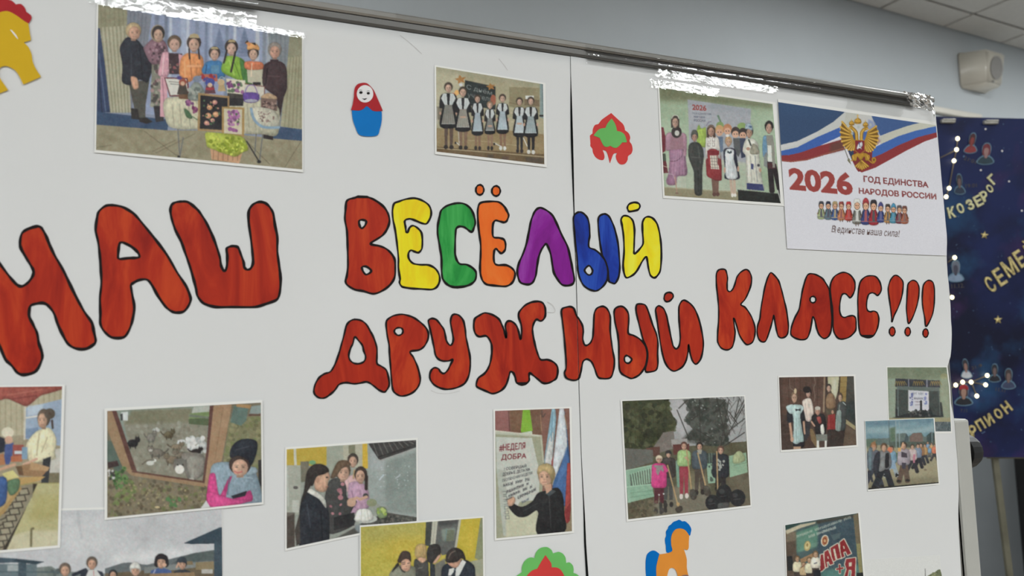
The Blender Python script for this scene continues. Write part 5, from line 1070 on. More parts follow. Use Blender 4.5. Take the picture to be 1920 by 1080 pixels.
p.poly((34,38,46),[(185,590),(230,550),(320,620),(350,700),(352,860),(300,890),(170,900),(165,720)],sm=1); p.line((52,58,70),8,[(215,640),(235,780)]); p.line((22,24,30),8,[(300,680),(310,850)]); p.poly((206,206,198),[(205,555),(240,545),(320,600),(332,665),(290,610),(240,580)],sm=1); p.poly((60,54,50),[(140,800),(170,690),(175,880),(150,895)])
p.poly((48,42,40),[(175,640),(195,560),(215,440),(260,395),(320,400),(350,430),(335,460),(270,480),(230,540)],sm=1); p.poly((190,146,120),[(265,480),(340,440),(356,480),(345,500),(335,555),(300,565),(265,545)],sm=1); p.poly((46,40,38),[(215,460),(250,400),(310,395),(350,430),(320,455),(275,470),(245,530)],sm=1); p.ell((176,130,106),280,492,12,18); p.ell((50,40,38),338,475,7,5); p.line((140,92,82),5,[(330,535),(345,530)])
photo(p, 'photo print of four girls cooking beside a grey worktop in a kitchen', (3,4,3,4), .0012)

# ---- four pupils in front of a yellow wall
o = (660, 960, 7.385)
p = Pic([(122,208),(1808,80),(1830,1900),(122,2020)], o, (184, 168, 58), 8)
p.poly((160,156,82),[(110,190),(1020,130),(1010,330),(110,420)],soft=30); p.poly((200,172,50),[(500,380),(1010,340),(1000,640),(500,640)],soft=40,a=.8); p.poly((176,168,62),[(110,640),(600,640),(600,1300),(110,1300)],soft=40,a=.7); p.grain(5,3,[(110,190),(1010,130),(1010,900),(110,1300)])
p.poly((62,66,62),[(1025,135),(1112,128),(1085,480),(1010,460)]); p.poly((176,176,160),[(1112,128),(1190,124),(1150,480),(1085,470)]); p.line((140,140,124),6,[(1150,130),(1118,470)]); p.poly((88,90,88),[(1190,124),(1480,104),(1410,560),(1250,600),(1150,480)]); p.poly((64,66,66),[(1195,130),(1475,108),(1470,160),(1195,200)],soft=3); p.poly((120,134,124),[(1235,235),(1430,220),(1415,395),(1255,400)],soft=3); p.poly((104,112,92),[(1320,250),(1420,245),(1410,395),(1300,405)]); p.line((84,130,138),7,[(1310,245),(1292,400)]); p.poly((172,172,156),[(1480,104),(1512,102),(1450,520),(1412,540)])
p.poly((190,168,44),[(1512,102),(1790,84),(1720,640),(1570,660),(1450,500)]); p.poly((204,176,50),[(1640,120),(1700,120),(1650,620),(1590,640)],soft=8,a=.7); p.poly((128,134,100),[(1780,84),(1840,80),(1840,700),(1700,640)]); p.poly((150,152,128),[(1620,690),(1840,640),(1840,1300),(1700,1200)])
p.poly((104,104,96),[(1150,720),(1290,640),(1300,760),(1250,1200),(1150,1200)],soft=2)
p.poly((62,62,60),[(880,650),(1030,660),(1060,760),(1080,1900),(860,1900),(858,720)],sm=1); p.text((150,150,144),'~',(915,790),(975,775),(2,-14),.02,a=.8)
p.ell((186,158,104),950,560,84,118); p.poly((196,150,120),[(905,640),(1000,620),(1030,660),(975,705),(930,680)],sm=1); p.poly((176,146,92),[(870,560),(890,470),(950,440),(1020,460),(1030,600),(1000,640),(940,620),(900,650)],sm=1); p.line((206,178,124),9,[(920,480),(905,590)]); p.line((150,120,76),8,[(985,480),(985,600)])
p.poly((44,48,54),[(1080,700),(1150,730),(1160,1900),(1060,1900)]); p.poly((48,46,46),[(1045,680),(1035,560),(1070,470),(1150,442),(1215,470),(1228,560),(1190,660),(1120,710)],sm=1); p.poly((190,146,120),[(1195,600),(1235,590),(1205,650),(1160,705),(1120,705)],sm=1); p.line((70,68,66),10,[(1090,520),(1170,500)],a=.7)
p.poly((120,122,106),[(640,735),(560,790),(510,900),(500,1900),(890,1900),(880,780),(810,745)],sm=1); p.poly((44,40,40),[(552,830),(600,740),(640,700),(650,740),(590,800)],sm=1); p.poly((66,64,60),[(650,740),(690,820),(740,840),(720,810)],sm=1)
p.poly((62,48,42),[(640,700),(650,620),(690,550),(750,538),(805,570),(820,660),(800,700)],sm=1); p.poly((198,150,124),[(672,720),(700,670),(750,650),(800,670),(812,740),(790,810),(740,825),(690,790)],sm=1); p.line((60,44,40),9,[(700,728),(735,718)]); p.line((60,44,40),9,[(768,712),(795,708)]); p.line((150,90,84),9,[(725,792),(765,788)]); p.ell((176,124,104),755,752,14,12); p.line((62,48,42),8,[(690,705),(738,696)])
p.poly((38,44,54),[(1240,800),(1300,720),(1400,700),(1560,660),(1670,720),(1705,800),(1690,1900),(1210,1900)],sm=1); p.poly((206,208,206),[(1330,880),(1345,790),(1420,770),(1430,800),(1370,880)]); p.poly((206,208,206),[(1430,890),(1440,780),(1530,660),(1580,690),(1480,890)]); p.poly((190,140,116),[(1310,690),(1400,700),(1480,660),(1520,640),(1480,740),(1430,775),(1370,755),(1330,720)],sm=1); p.poly((50,44,42),[(1300,690),(1310,580),(1370,510),(1450,495),(1530,540),(1560,600),(1570,660),(1510,640),(1470,680),(1400,700)],sm=1); p.line((126,110,96),12,[(1335,640),(1370,570),(1430,540)],sm=1,a=.8); p.line((34,40,48),8,[(1400,900),(1420,780)])
photo(p, 'photo print of four pupils bending together before a yellow wall', (2,3,3,4), .0022)

# ---- boy writing on a poster, flags behind
o = (900, 730, 3.0853)
p = Pic([(87,125),(517,110),(532,820),(95,862)], o, (126, 84, 72), 9)
p.poly((140,88,84),[(80,120),(170,118),(175,260),(80,250)]); p.line((96,60,54),6,[(165,125),(172,240)]); p.poly((116,82,60),[(170,118),(250,118),(240,250),(180,245)]); p.poly((108,76,58),[(290,118),(360,114),(355,260),(300,265)]); p.line((150,112,84),5,[(350,150),(356,240)]); p.poly((134,120,92),[(480,640),(540,640),(540,830),(480,830)])
p.poly((122,176,44),[(248,118),(288,117),(305,240),(240,250),(236,240)]); p.poly((186,196,176),[(236,252),(300,240),(305,268),(240,268)]); p.line((86,66,58),7,[(358,120),(362,160),(378,140)],sm=1)
p.poly((130,168,186),[(415,112),(435,112),(440,180),(420,400),(410,460),(370,430),(390,280)],sm=1); p.poly((184,186,186),[(395,300),(425,250),(415,450),(375,430)],sm=1); p.line((96,140,166),5,[(420,130),(412,300)]); p.poly((150,70,66),[(412,420),(425,380),(425,470),(412,470)])
p.poly((190,198,206),[(460,112),(485,112),(512,330),(470,420),(420,560),(425,400)],sm=1); p.poly((54,92,150),[(488,112),(500,220),(520,430),(515,640),(470,690),(415,700),(420,560),(470,430),(505,330)],sm=1); p.poly((70,110,170),[(500,330),(518,440),(440,560),(470,430)],a=.6); p.poly((158,56,52),[(505,430),(525,430),(522,560),(525,700),(505,775),(488,740),(492,680)],sm=1); p.poly((130,42,44),[(490,700),(525,650),(520,760),(505,775)]); p.line((150,120,90),5,[(490,150),(505,230)])
p.poly((150,152,126),[(85,250),(360,270),(372,420),(340,870),(85,870)]); p.poly((176,180,162),[(85,236),(355,266),(358,276),(85,258)]); p.line((196,196,180),6,[(85,240),(356,268)]); p.line((180,182,162),6,[(352,268),(366,420)])
p.poly((184,188,180),[(92,275),(270,282),(300,280),(345,480),(340,640),(230,650),(140,850),(135,690),(95,460)],sm=0); p.poly((168,174,164),[(95,460),(150,470),(160,850),(135,845)]); p.poly((188,188,160),[(150,680),(330,690),(330,840),(150,855)],soft=3)
for txt, a_, b_, up, c, wt in (('#НЕДЕЛЯ',(112,365),(262,352),(0,-46),(118,36,44),.02),('ДОБРА',(122,415),(268,405),(2,-38),(118,36,44),.02),('! СОВЕРШАЙ',(140,470),(268,452),(0,-22),(50,50,56),.01),('ДОБРЫЕ ДЕЛА НА',(130,506),(290,474),(0,-22),(50,50,56),.01),('ПРОТЯЖЕНИИ НЕДЕЛИ',(130,540),(302,494),(0,-20),(52,54,60),.005)):
    p.text(c, txt, a_, b_, up, wt)
for a_, b_, n_ in (((136,565),(290,526),11),((155,602),(284,552),9),((165,628),(304,568),10),((205,642),(325,586),9)): p.scrawl((48,48,54), a_, b_, (0,-18), n_, 4.0, .9)
p.scrawl((74,84,104),(242,664),(284,642),(0,-18),3,4.0)
for k in range(6): x_, y_ = 142+k*3, 592+k*28; p.line((86,92,92),4,[(x_-10,y_),(x_+10,y_-2),(x_+12,y_+16),(x_-8,y_+18)],closed=k>2,a=.7)
p.poly((32,32,34),[(335,600),(390,585),(450,570),(480,620),(488,720),(488,825),(332,838),(338,720),(325,700),(270,735),(215,735),(165,680),(190,660),(240,680),(300,650)],sm=1); p.line((52,52,54),7,[(400,620),(410,800)]); p.line((46,46,48),6,[(330,660),(250,705)]); p.poly((62,70,74),[(375,600),(410,575),(440,590),(400,620)]); p.poly((188,144,118),[(160,640),(190,620),(205,640),(190,670),(165,675)],sm=1); p.line((60,60,60),4,[(150,640),(185,625)])
p.head(385,500,44,60,(202,156,128),(166,142,94),turn=-.2); p.poly((172,148,98),[(330,480),(340,445),(380,430),(420,445),(425,500),(418,550),(405,500),(370,470),(335,490)],sm=1); p.poly((188,142,116),[(372,555),(412,545),(415,580),(385,605)])
photo(p, 'portrait-format photo print of a boy writing on a poster beside flags', (3,3,4,4), .0014)

# ---- children with brooms by a green fence
p = Pic([(823,68),(1528,40),(1565,670),(858,752)], o, (112, 106, 88), 10)
p.poly((150,152,154),[(1000,60),(1540,36),(1540,320),(1060,340)]); p.poly((168,168,172),[(1100,60),(1230,55),(1180,280),(1110,200)],soft=4)
p.poly((84,80,60),[(815,360),(1550,300),(1570,680),(850,760)]); p.poly((112,106,90),[(1010,560),(1330,560),(1340,690),(1000,740)],soft=3); p.poly((128,120,92),[(1150,480),(1300,480),(1330,600),(1140,600)],soft=6,a=.6); p.poly((96,88,70),[(1430,480),(1560,460),(1570,680),(1440,690)],soft=4)
tp = [(820,66),(1090,56),(1100,120),(1140,200),(1110,260),(1080,340),(960,360),(830,370)]
p.poly((58,62,40),tp); p.spots([(46,50,32),(72,78,48),(62,66,40),(84,88,60),(38,40,28)],tp,190,10,24,a=.7)
for k in range(10): p.line((40,42,30),4,[(850+k*25,80+(k%3)*30),(845+k*27,320)],a=.35)
t2 = [(1170,60),(1330,50),(1420,60),(1430,200),(1440,310),(1340,330),(1280,300),(1180,290),(1230,230),(1180,170),(1215,120)]
p.poly((60,64,58),t2,a=.85); p.spots([(48,52,46),(74,78,70),(54,58,52),(64,66,60),(44,48,44)],t2,150,8,20,a=.7); p.spots([(140,146,142)],t2,26,3,7,a=.8); p.poly((52,54,48),[(1150,300),(1260,200),(1330,330)],a=.5,soft=2)
for a_, b_ in (((1390,340),(1440,60)),((1400,320),(1530,90)),((1420,280),(1370,50)),((1440,240),(1530,170)),((1470,180),(1500,50)),((1410,330),(1530,250)),((1450,200),(1410,90)),((1480,160),(1530,60)),((1270,60),(1275,320)),((1140,120),(1210,290)),((1200,60),(1150,110)),((1300,120),(1220,180)),((1350,140),(1420,60)),((1330,280),(1250,230)),((1440,130),(1490,200))): p.line((50,48,44),6,[a_,b_],a=.9); 
for k in range(60): 
    x, y = p.r.uniform(1340,1530), p.r.uniform(50,300); p.line((66,62,58),3,[(x,y),(x+p.r.uniform(-50,50),y-p.r.uniform(20,70))],a=.8)
p.poly((112,104,98),[(1060,250),(1120,240),(1130,340),(1000,380),(1000,340)]); p.poly((150,146,144),[(1105,290),(1200,285),(1200,330),(1110,330)]); p.poly((96,52,48),[(1115,320),(1210,315),(1210,370),(1120,380)]); p.poly((92,60,52),[(960,340),(1040,330),(1040,385),(960,390)]); p.poly((96,96,90),[(830,340),(1000,350),(1000,420),(840,470)])
p.poly((126,166,140),[(838,470),(1000,440),(1000,590),(1010,620),(862,655)]); p.poly((84,96,84),[(868,492),(998,455),(998,545),(872,565)])
for k in range(9): p.line((150,186,160),7,[(876+k*14,488-k*4),(888+k*13,560-k*3)])
p.poly((134,172,148),[(838,480),(866,478),(872,655),(855,658)]); p.line((150,186,162),7,[(845,565),(1000,548)]); p.line((108,146,122),4,[(870,600),(1000,585)]); p.line((108,146,122),4,[(870,625),(1000,605)]); p.line((146,182,158),7,[(838,472),(1000,438)])
p.poly((134,170,140),[(1440,385),(1540,365),(1548,480),(1445,510)]); p.poly((160,172,128),[(1465,385),(1500,355),(1530,385),(1530,415),(1470,430)],sm=1); p.line((110,140,114),4,[(1470,440),(1540,425)]); p.poly((130,166,140),[(1310,430),(1370,420),(1380,540),(1320,545)]); p.spots([(70,84,74)],[(1320,440),(1370,430),(1372,520),(1325,530)],14,5,10); p.poly((60,70,66),[(1310,370),(1400,365),(1400,420),(1320,430)])
for k in range(5): p.line((100,120,106),4,[(1325+k*15,370),(1328+k*15,425)])
# five children
def kid(hx, hy, r, top, legs, tb, lb, fb, w_=28, hat=None, hair=(60,46,40), shoe=(46,40,38)):
    p.poly(legs,[(hx-w_*.8,tb-12),(hx+w_*.8,tb-12),(hx+w_*.75,lb),(hx+w_*.15,lb),(hx,tb+30),(hx-w_*.2,lb),(hx-w_*.75,lb)])
    p.ell(shoe,hx-w_*.5,fb,w_*.35,16); p.ell(shoe,hx+w_*.5,fb-4,w_*.35,16)
    p.poly(top,[(hx-w_*.5,hy+r*1.3),(hx+w_*.5,hy+r*1.3),(hx+w_*1.15,hy+r*2.2),(hx+w_*1.25,tb-20),(hx+w_*.9,tb),(hx-w_*.9,tb),(hx-w_*1.25,tb-20),(hx-w_*1.15,hy+r*2.2)],sm=1)
    p.head(hx,hy,r,r*1.25,(196,150,126),hair,feat=.8)
    if hat: p.poly(hat,[(hx-r*1.15,hy-r*.1),(hx-r*.9,hy-r*1.1),(hx,hy-r*1.45),(hx+r*.9,hy-r*1.1),(hx+r*1.15,hy-r*.1),(hx,hy-r*.35)],sm=1)
kid(1090,375,15,(58,54,52),(70,72,70),510,640,670,34,hair=(50,44,42),hat=(46,44,46)); p.line((112,150,130),16,[(1140,420),(1148,560)]); p.line((52,46,44),14,[(1105,420),(1125,480)])
kid(1036,405,17,(200,50,120),(84,40,48),570,660,705,36,hair=(200,184,160),hat=(206,190,164),shoe=(60,58,56)); p.poly((136,128,128),[(1005,440),(1070,440),(1060,480),(1045,465),(1030,500),(1015,475)]); p.line((206,60,128),20,[(1010,460),(1000,540)]); p.line((206,60,128),18,[(1066,450),(1080,470)]); p.ell((196,196,196),1036,610,5,5); p.ell((196,196,196),1062,605,5,5); p.line((60,56,54),18,[(1045,660),(1048,715)]); p.line((52,48,46),18,[(1070,650),(1074,705)])
kid(1180,328,17,(142,176,112),(150,50,64),445,610,620,32,hair=(92,60,50),shoe=(206,196,190)); p.line((166,196,136),10,[(1160,370),(1158,420)]); p.line((196,150,126),12,[(1190,395),(1205,410)])
kid(1270,330,17,(66,76,84),(76,66,58),460,585,598,36,hair=(48,40,38)); p.poly((150,146,132),[(1255,350),(1285,348),(1280,375),(1262,375)])
kid(1392,352,17,(40,42,48),(44,40,38),510,560,575,40,hair=(96,62,52)); p.spots([(150,154,150)],[(1370,400),(1425,400),(1425,480),(1370,480)],14,6,10)
for a_, b_ in (((1085,440),(1150,690)),((1195,350),(1225,600)),((1260,370),(1310,580)),((1370,360),(1375,590))): p.line((170,140,96),8,[a_,b_])
p.poly((70,66,60),[(1215,585),(1240,580),(1255,620),(1235,640),(1218,625)],sm=1); p.poly((74,68,60),[(1295,560),(1325,565),(1335,610),(1300,610)],sm=1); p.poly((60,54,48),[(1130,690),(1165,675),(1170,700),(1145,715)],sm=1); p.ell((176,140,90),1146,664,10,10)
for x, y, rx, ry in ((1345,655,42,46),(1412,610,46,62),(1490,628,46,50)): p.ell((36,36,38),x,y,rx,ry); p.ell((62,62,64),x-rx*.3,y-ry*.3,rx*.35,ry*.25,a=.7); p.line((84,84,86),4,[(x-rx*.5,y+ry*.2),(x+rx*.3,y+ry*.1)],a=.6)
p.poly((40,40,42),[(1395,560),(1412,515),(1425,560)]); p.poly((70,70,70),[(1380,660),(1440,655),(1430,690),(1380,690)],sm=1); p.spots([(96,86,66),(70,62,48),(110,100,78)],[(870,660),(1020,640),(1020,730),(870,745)],70,5,12,a=.7)
photo(p, 'photo print of children with brooms and rubbish bags by a green fence', (3,2,2,4), .0018)

# ---- five people in a dark log hut
o = (1450, 690, 6.353)
p = Pic([(68,112),(958,97),(990,918),(100,978)], o, (72, 54, 46), 11)
p.poly((86,62,52),[(110,100),(620,100),(610,620),(110,560)],soft=3)
for k in range(6): p.line((62,44,38),10,[(180+k*70,110),(190+k*66,520)],a=.6)
p.line((140,128,116),7,[(195,130),(200,230),(260,280)],sm=1,a=.5); p.line((150,134,118),7,[(490,110),(500,190),(480,230),(495,330),(485,400)],sm=1,a=.6); p.line((140,116,92),20,[(610,110),(600,520)]); p.line((56,44,40),16,[(635,110),(630,400)])
p.poly((178,176,140),[(645,105),(790,100),(770,270),(735,390),(700,300),(650,190)]); p.poly((190,190,170),[(700,140),(760,130),(745,360),(710,300)],soft=5); p.poly((60,50,40),[(785,100),(805,100),(790,300),(765,330)]); p.poly((146,120,66),[(800,102),(880,100),(870,400),(810,420),(790,300)]); 
for k in range(4): p.line((112,90,48),6,[(800,170+k*60),(875,165+k*60)],a=.7)
p.poly((66,64,58),[(880,100),(960,98),(985,700),(850,620)]); p.poly((46,54,54),[(860,420),(975,380),(980,650),(850,600)],soft=3); p.poly((92,74,60),[(840,650),(985,760),(990,920),(820,935)]); p.poly((150,138,100),[(850,600),(975,690),(975,740),(845,650)]); p.poly((66,50,44),[(90,560),(180,560),(230,970),(100,980)]); p.poly((52,42,38),[(640,700),(860,700),(830,940),(640,940)]); p.line((92,76,64),6,[(110,790),(210,780)]); p.poly((120,96,64),[(430,720),(470,730),(560,950),(520,960),(450,860)])
p.poly((84,74,58),[(625,480),(720,480),(730,580),(640,590)]); p.poly((130,100,72),[(650,310),(700,300),(735,360),(735,470),(640,480),(625,380)],sm=1); p.head(660,238,28,42,(190,150,128),(56,46,44)); p.line((92,70,54),10,[(720,330),(725,450)])
p.poly((50,48,52),[(385,620),(450,620),(430,800),(380,880),(370,760)]); p.poly((206,190,180),[(375,370),(440,360),(470,440),(480,540),(460,600),(430,640),(385,620),(360,500),(345,400)],sm=1); p.line((176,158,148),7,[(380,420),(400,580)]); p.line((222,208,198),8,[(450,420),(460,540)]); p.head(415,298,32,50,(190,150,132),(40,34,34)); p.ell((40,34,34),400,258,48,40)
p.poly((62,66,66),[(770,420),(850,400),(865,480),(860,720),(800,750),(740,720),(750,540)],sm=1); p.poly((124,138,134),[(755,520),(800,500),(812,560),(800,745),(735,730)],sm=1); p.line((160,172,168),6,[(790,440),(775,560)]); p.line((92,108,106),5,[(770,560),(760,720)]); p.head(796,350,26,48,(184,146,122),(74,60,50)); p.line((170,180,176),10,[(830,410),(862,440)])
p.poly((138,40,40),[(650,560),(735,545),(740,730),(640,735)]); p.line((170,90,80),5,[(660,570),(665,720)]); p.ell((180,136,112),705,525,14,24)
p.poly((36,34,36),[(470,560),(540,540),(610,560),(630,700),(610,800),(520,800),(490,720),(455,600)],sm=1); p.poly((140,60,56),[(515,590),(560,580),(575,650),(545,665)],sm=1); p.head(528,515,30,46,(186,132,110),(150,140,126)); p.ell((176,170,160),528,478,34,22); p.line((186,140,118),20,[(455,640),(490,690)]); p.poly((206,206,196),[(560,690),(595,670),(610,760),(590,800),(565,770)],sm=1); p.poly((112,116,108),[(505,790),(640,790),(645,870),(515,870)]); p.rect((206,206,200),515,865,545,960); p.rect((206,206,200),610,865,636,950)
p.line((188,146,120),28,[(195,640),(225,870)]); p.line((188,146,120),22,[(360,620),(372,780)]); p.poly((36,36,42),[(205,480),(165,520),(170,650),(235,650),(230,880),(250,945),(350,945),(375,880),(345,640),(380,620),(365,520),(330,470)],sm=1); p.poly((172,196,198),[(150,465),(205,435),(240,440),(240,540),(190,540)],sm=1); p.poly((172,196,198),[(300,440),(345,450),(362,480),(330,540),(300,530)],sm=1); p.poly((160,186,186),[(215,450),(325,450),(322,590),(345,740),(365,870),(320,885),(275,908),(230,880),(240,720),(235,590)],sm=1); p.line((120,146,146),6,[(270,600),(275,890)]); p.line((190,212,210),7,[(250,480),(255,860)]); p.line((128,152,152),5,[(310,600),(330,860)]); p.poly((34,34,40),[(262,485),(295,495),(325,482),(325,512),(295,505),(265,515)]); p.ell((190,148,122),222,850,20,28)
p.head(250,350,36,60,(200,158,132),(110,84,66)); p.ell((196,176,140),262,275,16,34); p.rect((176,140,112),240,935,330,970)
photo(p, 'photo print of five people standing in a dark wooden hut', (2,3,3,4), .0014)

# ---- lit stage seen from the hall
o = (1610, 680, 4.32)
p = Pic([(232,38),(712,38),(748,556),(250,560)], o, (124, 136, 112), 12)
p.poly((110,122,98),[(225,30),(720,30),(720,120),(225,130)],soft=6); p.poly((136,150,132),[(235,130),(300,130),(300,440),(245,450)],soft=2); p.poly((138,148,124),[(660,120),(720,110),(740,450),(680,440)],soft=2); p.ell((160,150,100),690,110,30,24,a=.5)
p.poly((52,54,62),[(296,128),(658,145),(660,205),(296,195)])
for cx in (335,480,620):
    for k in range(5): p.line((150,124,60),5,[(cx-40+k*18,185),(cx-30+k*16,150),(cx-20+k*18,180)],sm=1,a=.9)
p.rect((120,122,140),400,132,410,195); p.rect((120,122,140),548,138,558,200)
p.poly((92,104,100),[(310,190),(655,200),(650,240),(310,225)]); p.poly((62,68,66),[(300,215),(400,225),(402,440),(296,440)]); p.poly((60,66,64),[(568,230),(655,230),(662,440),(570,425)]); p.line((92,104,104),8,[(318,210),(318,430)]); p.line((92,100,98),7,[(650,225),(660,430)])
p.poly((196,196,206),[(402,222),(566,232),(570,390),(402,395)]); p.scrawl((120,122,140),(440,258),(525,262),(0,-20),8,3,.8); p.scrawl((92,96,112),(446,298),(522,298),(0,-16),7,3.4,.9); p.scrawl((120,104,120),(455,322),(510,322),(0,-13),5,3,.8); p.scrawl((130,120,134),(458,346),(505,346),(0,-12),5,3,.7); p.spots([(110,116,170),(90,96,150)],[(415,250),(436,250),(436,350),(415,350)],16,5,9); p.spots([(120,126,180)],[(530,250),(550,250),(550,340),(530,340)],12,5,9)
p.poly((40,44,46),[(298,370),(320,380),(330,430),(400,410),(470,400),(500,380),(560,390),(580,360),(600,420),(690,440),(240,455),(300,440)]); p.line((34,36,38),16,[(505,330),(506,410)]); p.ell((34,36,38),505,315,9,11); p.spots([(52,56,58),(40,42,44),(84,84,84)],[(405,390),(560,385),(580,430),(400,440)],30,7,13); p.line((120,140,140),6,[(320,360),(320,430)]); p.poly((52,56,56),[(660,320),(672,320),(688,440),(662,440)])
p.poly((150,144,110),[(240,448),(740,445),(745,482),(245,482)]); p.poly((84,96,100),[(245,478),(745,478),(750,560),(250,562)]); p.spots([(66,76,82),(104,116,118),(76,90,96)],[(610,485),(745,485),(745,552),(615,555)],60,5,9)
photo(p, 'photo print of a lit stage with a white banner seen from the hall', (2,2,2,4), .0010)

# ---- crowd walking across a square (overlaps the stage photo)
p = Pic([(54,474),(606,452),(648,976),(78,1028)], o, (146, 138, 110), 13)
p.poly((104,138,152),[(50,465),(610,445),(615,600),(55,630)]); p.poly((136,164,172),[(60,530),(200,515),(420,540),(610,510),(610,560),(400,580),(60,570)],soft=6); p.poly((92,126,144),[(60,480),(600,455),(600,490),(60,515)],soft=5); p.poly((116,148,160),[(300,490),(480,480),(480,520),(300,530)],soft=5,a=.8)
p.poly((92,108,104),[(55,620),(250,610),(300,575),(380,570),(400,600),(440,570),(510,565),(530,600),(610,590),(615,660),(60,670)]); p.poly((66,80,84),[(330,640),(370,630),(385,570),(402,600),(405,640)]); p.poly((112,92,84),[(415,600),(440,572),(505,568),(520,600),(520,640),(415,640)]); p.poly((62,76,76),[(550,590),(590,560),(615,570),(615,640),(550,640)]); p.poly((84,106,84),[(250,530),(300,520),(300,640),(255,640)],soft=3); p.poly((72,84,76),[(250,640),(615,640),(620,690),(250,690)])
for x in (300,328,594): p.line((136,156,160),6,[(x,475),(x+4 if x<500 else x,690)])
p.line((70,82,80),4,[(245,470),(250,680)]); p.poly((150,142,112),[(240,690),(640,690),(650,980),(240,1010)],soft=4); p.poly((124,118,92),[(80,960),(650,920),(650,990),(80,1030)],soft=6); p.ell((112,104,80),540,868,12,8)
p.poly((36,36,34),[(76,1016),(650,968),(650,982),(76,1034)]); p.poly((70,112,70),[(300,730),(330,730),(330,800),(300,800)]); p.poly((92,112,96),[(60,620),(150,615),(150,680),(60,690)],soft=3)
def walker(x, y, h_, top, leg, hair=(70,54,44), st=.22, skin=(190,146,120)):
    p.line(leg,h_*.14,[(x,y+h_*.52),(x-h_*st,y+h_)]); p.line(leg,h_*.14,[(x+h_*.03,y+h_*.52),(x+h_*st*.8,y+h_*.98)]); p.ell((40,38,36),x-h_*st-3,y+h_,h_*.06,h_*.035); p.ell((40,38,36),x+h_*st*.8+3,y+h_*.98,h_*.06,h_*.035)
    p.poly(top,[(x-h_*.13,y+h_*.18),(x+h_*.13,y+h_*.18),(x+h_*.17,y+h_*.5),(x+h_*.1,y+h_*.58),(x-h_*.12,y+h_*.58),(x-h_*.17,y+h_*.5)],sm=1); p.head(x,y+h_*.08,h_*.068,h_*.09,skin,hair,feat=0)
for x, y, h_, t_, l_ in ((560,640,120,(110,140,170),(60,64,70)),(590,650,110,(190,150,100),(70,70,70)),(615,660,130,(200,110,80),(60,60,64)),(535,660,150,(170,130,80),(50,52,60)),(505,655,170,(150,106,70),(44,46,54)),(480,660,190,(110,126,150),(40,42,50)),(575,680,90,(100,140,170),(90,90,90))): walker(x,y,h_,t_,l_)
walker(435,665,220,(176,160,160),(44,44,52)); p.poly((186,110,130),[(440,745),(460,740),(455,810),(440,815)]); walker(365,650,310,(150,140,150),(92,74,62),st=.12); p.poly((66,60,70),[(345,720),(390,735),(395,770),(345,765)]); p.poly((60,56,70),[(350,810),(385,810),(380,860),(352,858)]); p.line((206,160,120),11,[(345,690),(360,650)]); p.poly((210,160,90),[(318,690),(345,690),(340,720),(318,720)])
walker(268,680,235,(110,150,176),(146,160,170)); p.poly((130,158,184),[(245,790),(295,790),(300,860),(245,860)]); p.ell((206,110,74),252,708,20,26); p.poly((40,42,48),[(298,900),(312,890),(312,925),(298,928)])
walker(120,655,350,(84,92,104),(50,54,66),hair=(120,90,60)); walker(205,660,350,(110,112,116),(40,42,48),hair=(92,70,50)); p.poly((44,46,54),[(140,735),(172,725),(170,880),(125,900),(120,800)],sm=1); p.poly((120,122,124),[(180,780),(215,775),(215,860),(165,880)],sm=1); p.poly((36,36,40),[(218,740),(245,735),(245,840),(215,850)],sm=1); p.poly((90,110,120),[(80,700),(110,690),(105,860),(82,900)],sm=1); p.line((46,50,60),18,[(90,880),(110,960)]); p.poly((170,110,70),[(100,650),(135,630),(140,680),(110,690)],a=.6)
photo(p, 'photo print of a crowd walking across an open square under clouds', (1,1,2,3), .0018)

# ---- stage backdrop with big red letters
o = (1460, 950, 6.0)
p = Pic([(75,208),(895,72),(985,1180),(110,1290)], o, (62, 84, 86), 14)
p.poly((84,70,58),[(70,290),(200,280),(210,1290),(80,1300)]); p.poly((112,98,80),[(80,290),(200,275),(200,380),(85,400)],soft=2); p.poly((186,176,148),[(70,270),(240,200),(420,170),(410,190),(250,240),(90,310)],soft=1); p.poly((44,70,66),[(70,205),(240,180),(240,200),(80,262)]); p.poly((58,54,46),[(420,160),(850,92),(850,130),(430,200)],soft=2)
p.poly((84,130,112),[(196,290),(450,200),(470,440),(205,520)],soft=3); p.poly((52,72,84),[(450,190),(850,115),(900,760),(520,900),(430,500)],soft=4); p.poly((70,118,112),[(480,720),(900,640),(940,1200),(480,1250)],soft=6)
p.poly((108,96,72),[(838,95),(898,72),(930,420),(872,430)]); p.poly((134,128,82),[(872,420),(920,412),(945,740),(905,745)]); p.poly((30,36,36),[(880,745),(960,740),(985,1190),(880,1190)])
p.scrawl((170,180,166),(205,352),(820,132),(-6,-32),30,7,.75); p.scrawl((176,184,172),(340,356),(650,246),(-6,-32),17,7,.8)
p.ell((170,150,90),322,442,38,58,.15); p.ell((196,186,130),322,440,26,42,.15); p.ell((150,120,60),322,430,12,20); p.ell((200,196,180),519,382,44,66,.15); p.ell((140,64,40),519,382,34,54,.15); p.line((190,150,90),7,el(519,382,30,46,14),closed=True); p.ell((190,150,100),519,384,14,18)
for k in range(5): p.line((120,136,128),6,[(590+k*6,345-k*2+k*14-20),(700-k*4,318+k*13-20)],a=.6)
for k in range(3): p.line((120,150,136),5,[(375,420+k*14),(450-k*8,405+k*14)],a=.6)
p.poly((150,112,76),[(240,590),(430,500),(450,560),(250,640)]); 
for (ch, pts) in (('A1',[(690,400),(735,365),(815,525),(775,545),(755,500),(725,515),(740,560),(700,580)]),('P',[(582,465),(665,415),(700,575),(660,590),(632,470),(612,480),(640,600),(605,620)]),('A2',[(515,510),(555,485),(615,640),(578,655),(562,615),(540,625),(550,675),(515,690)]),('L',[(470,545),(498,535),(520,690),(490,720),(468,730)])):
    p.line((196,190,170),22,pts,closed=True); p.poly((140,34,38),pts)
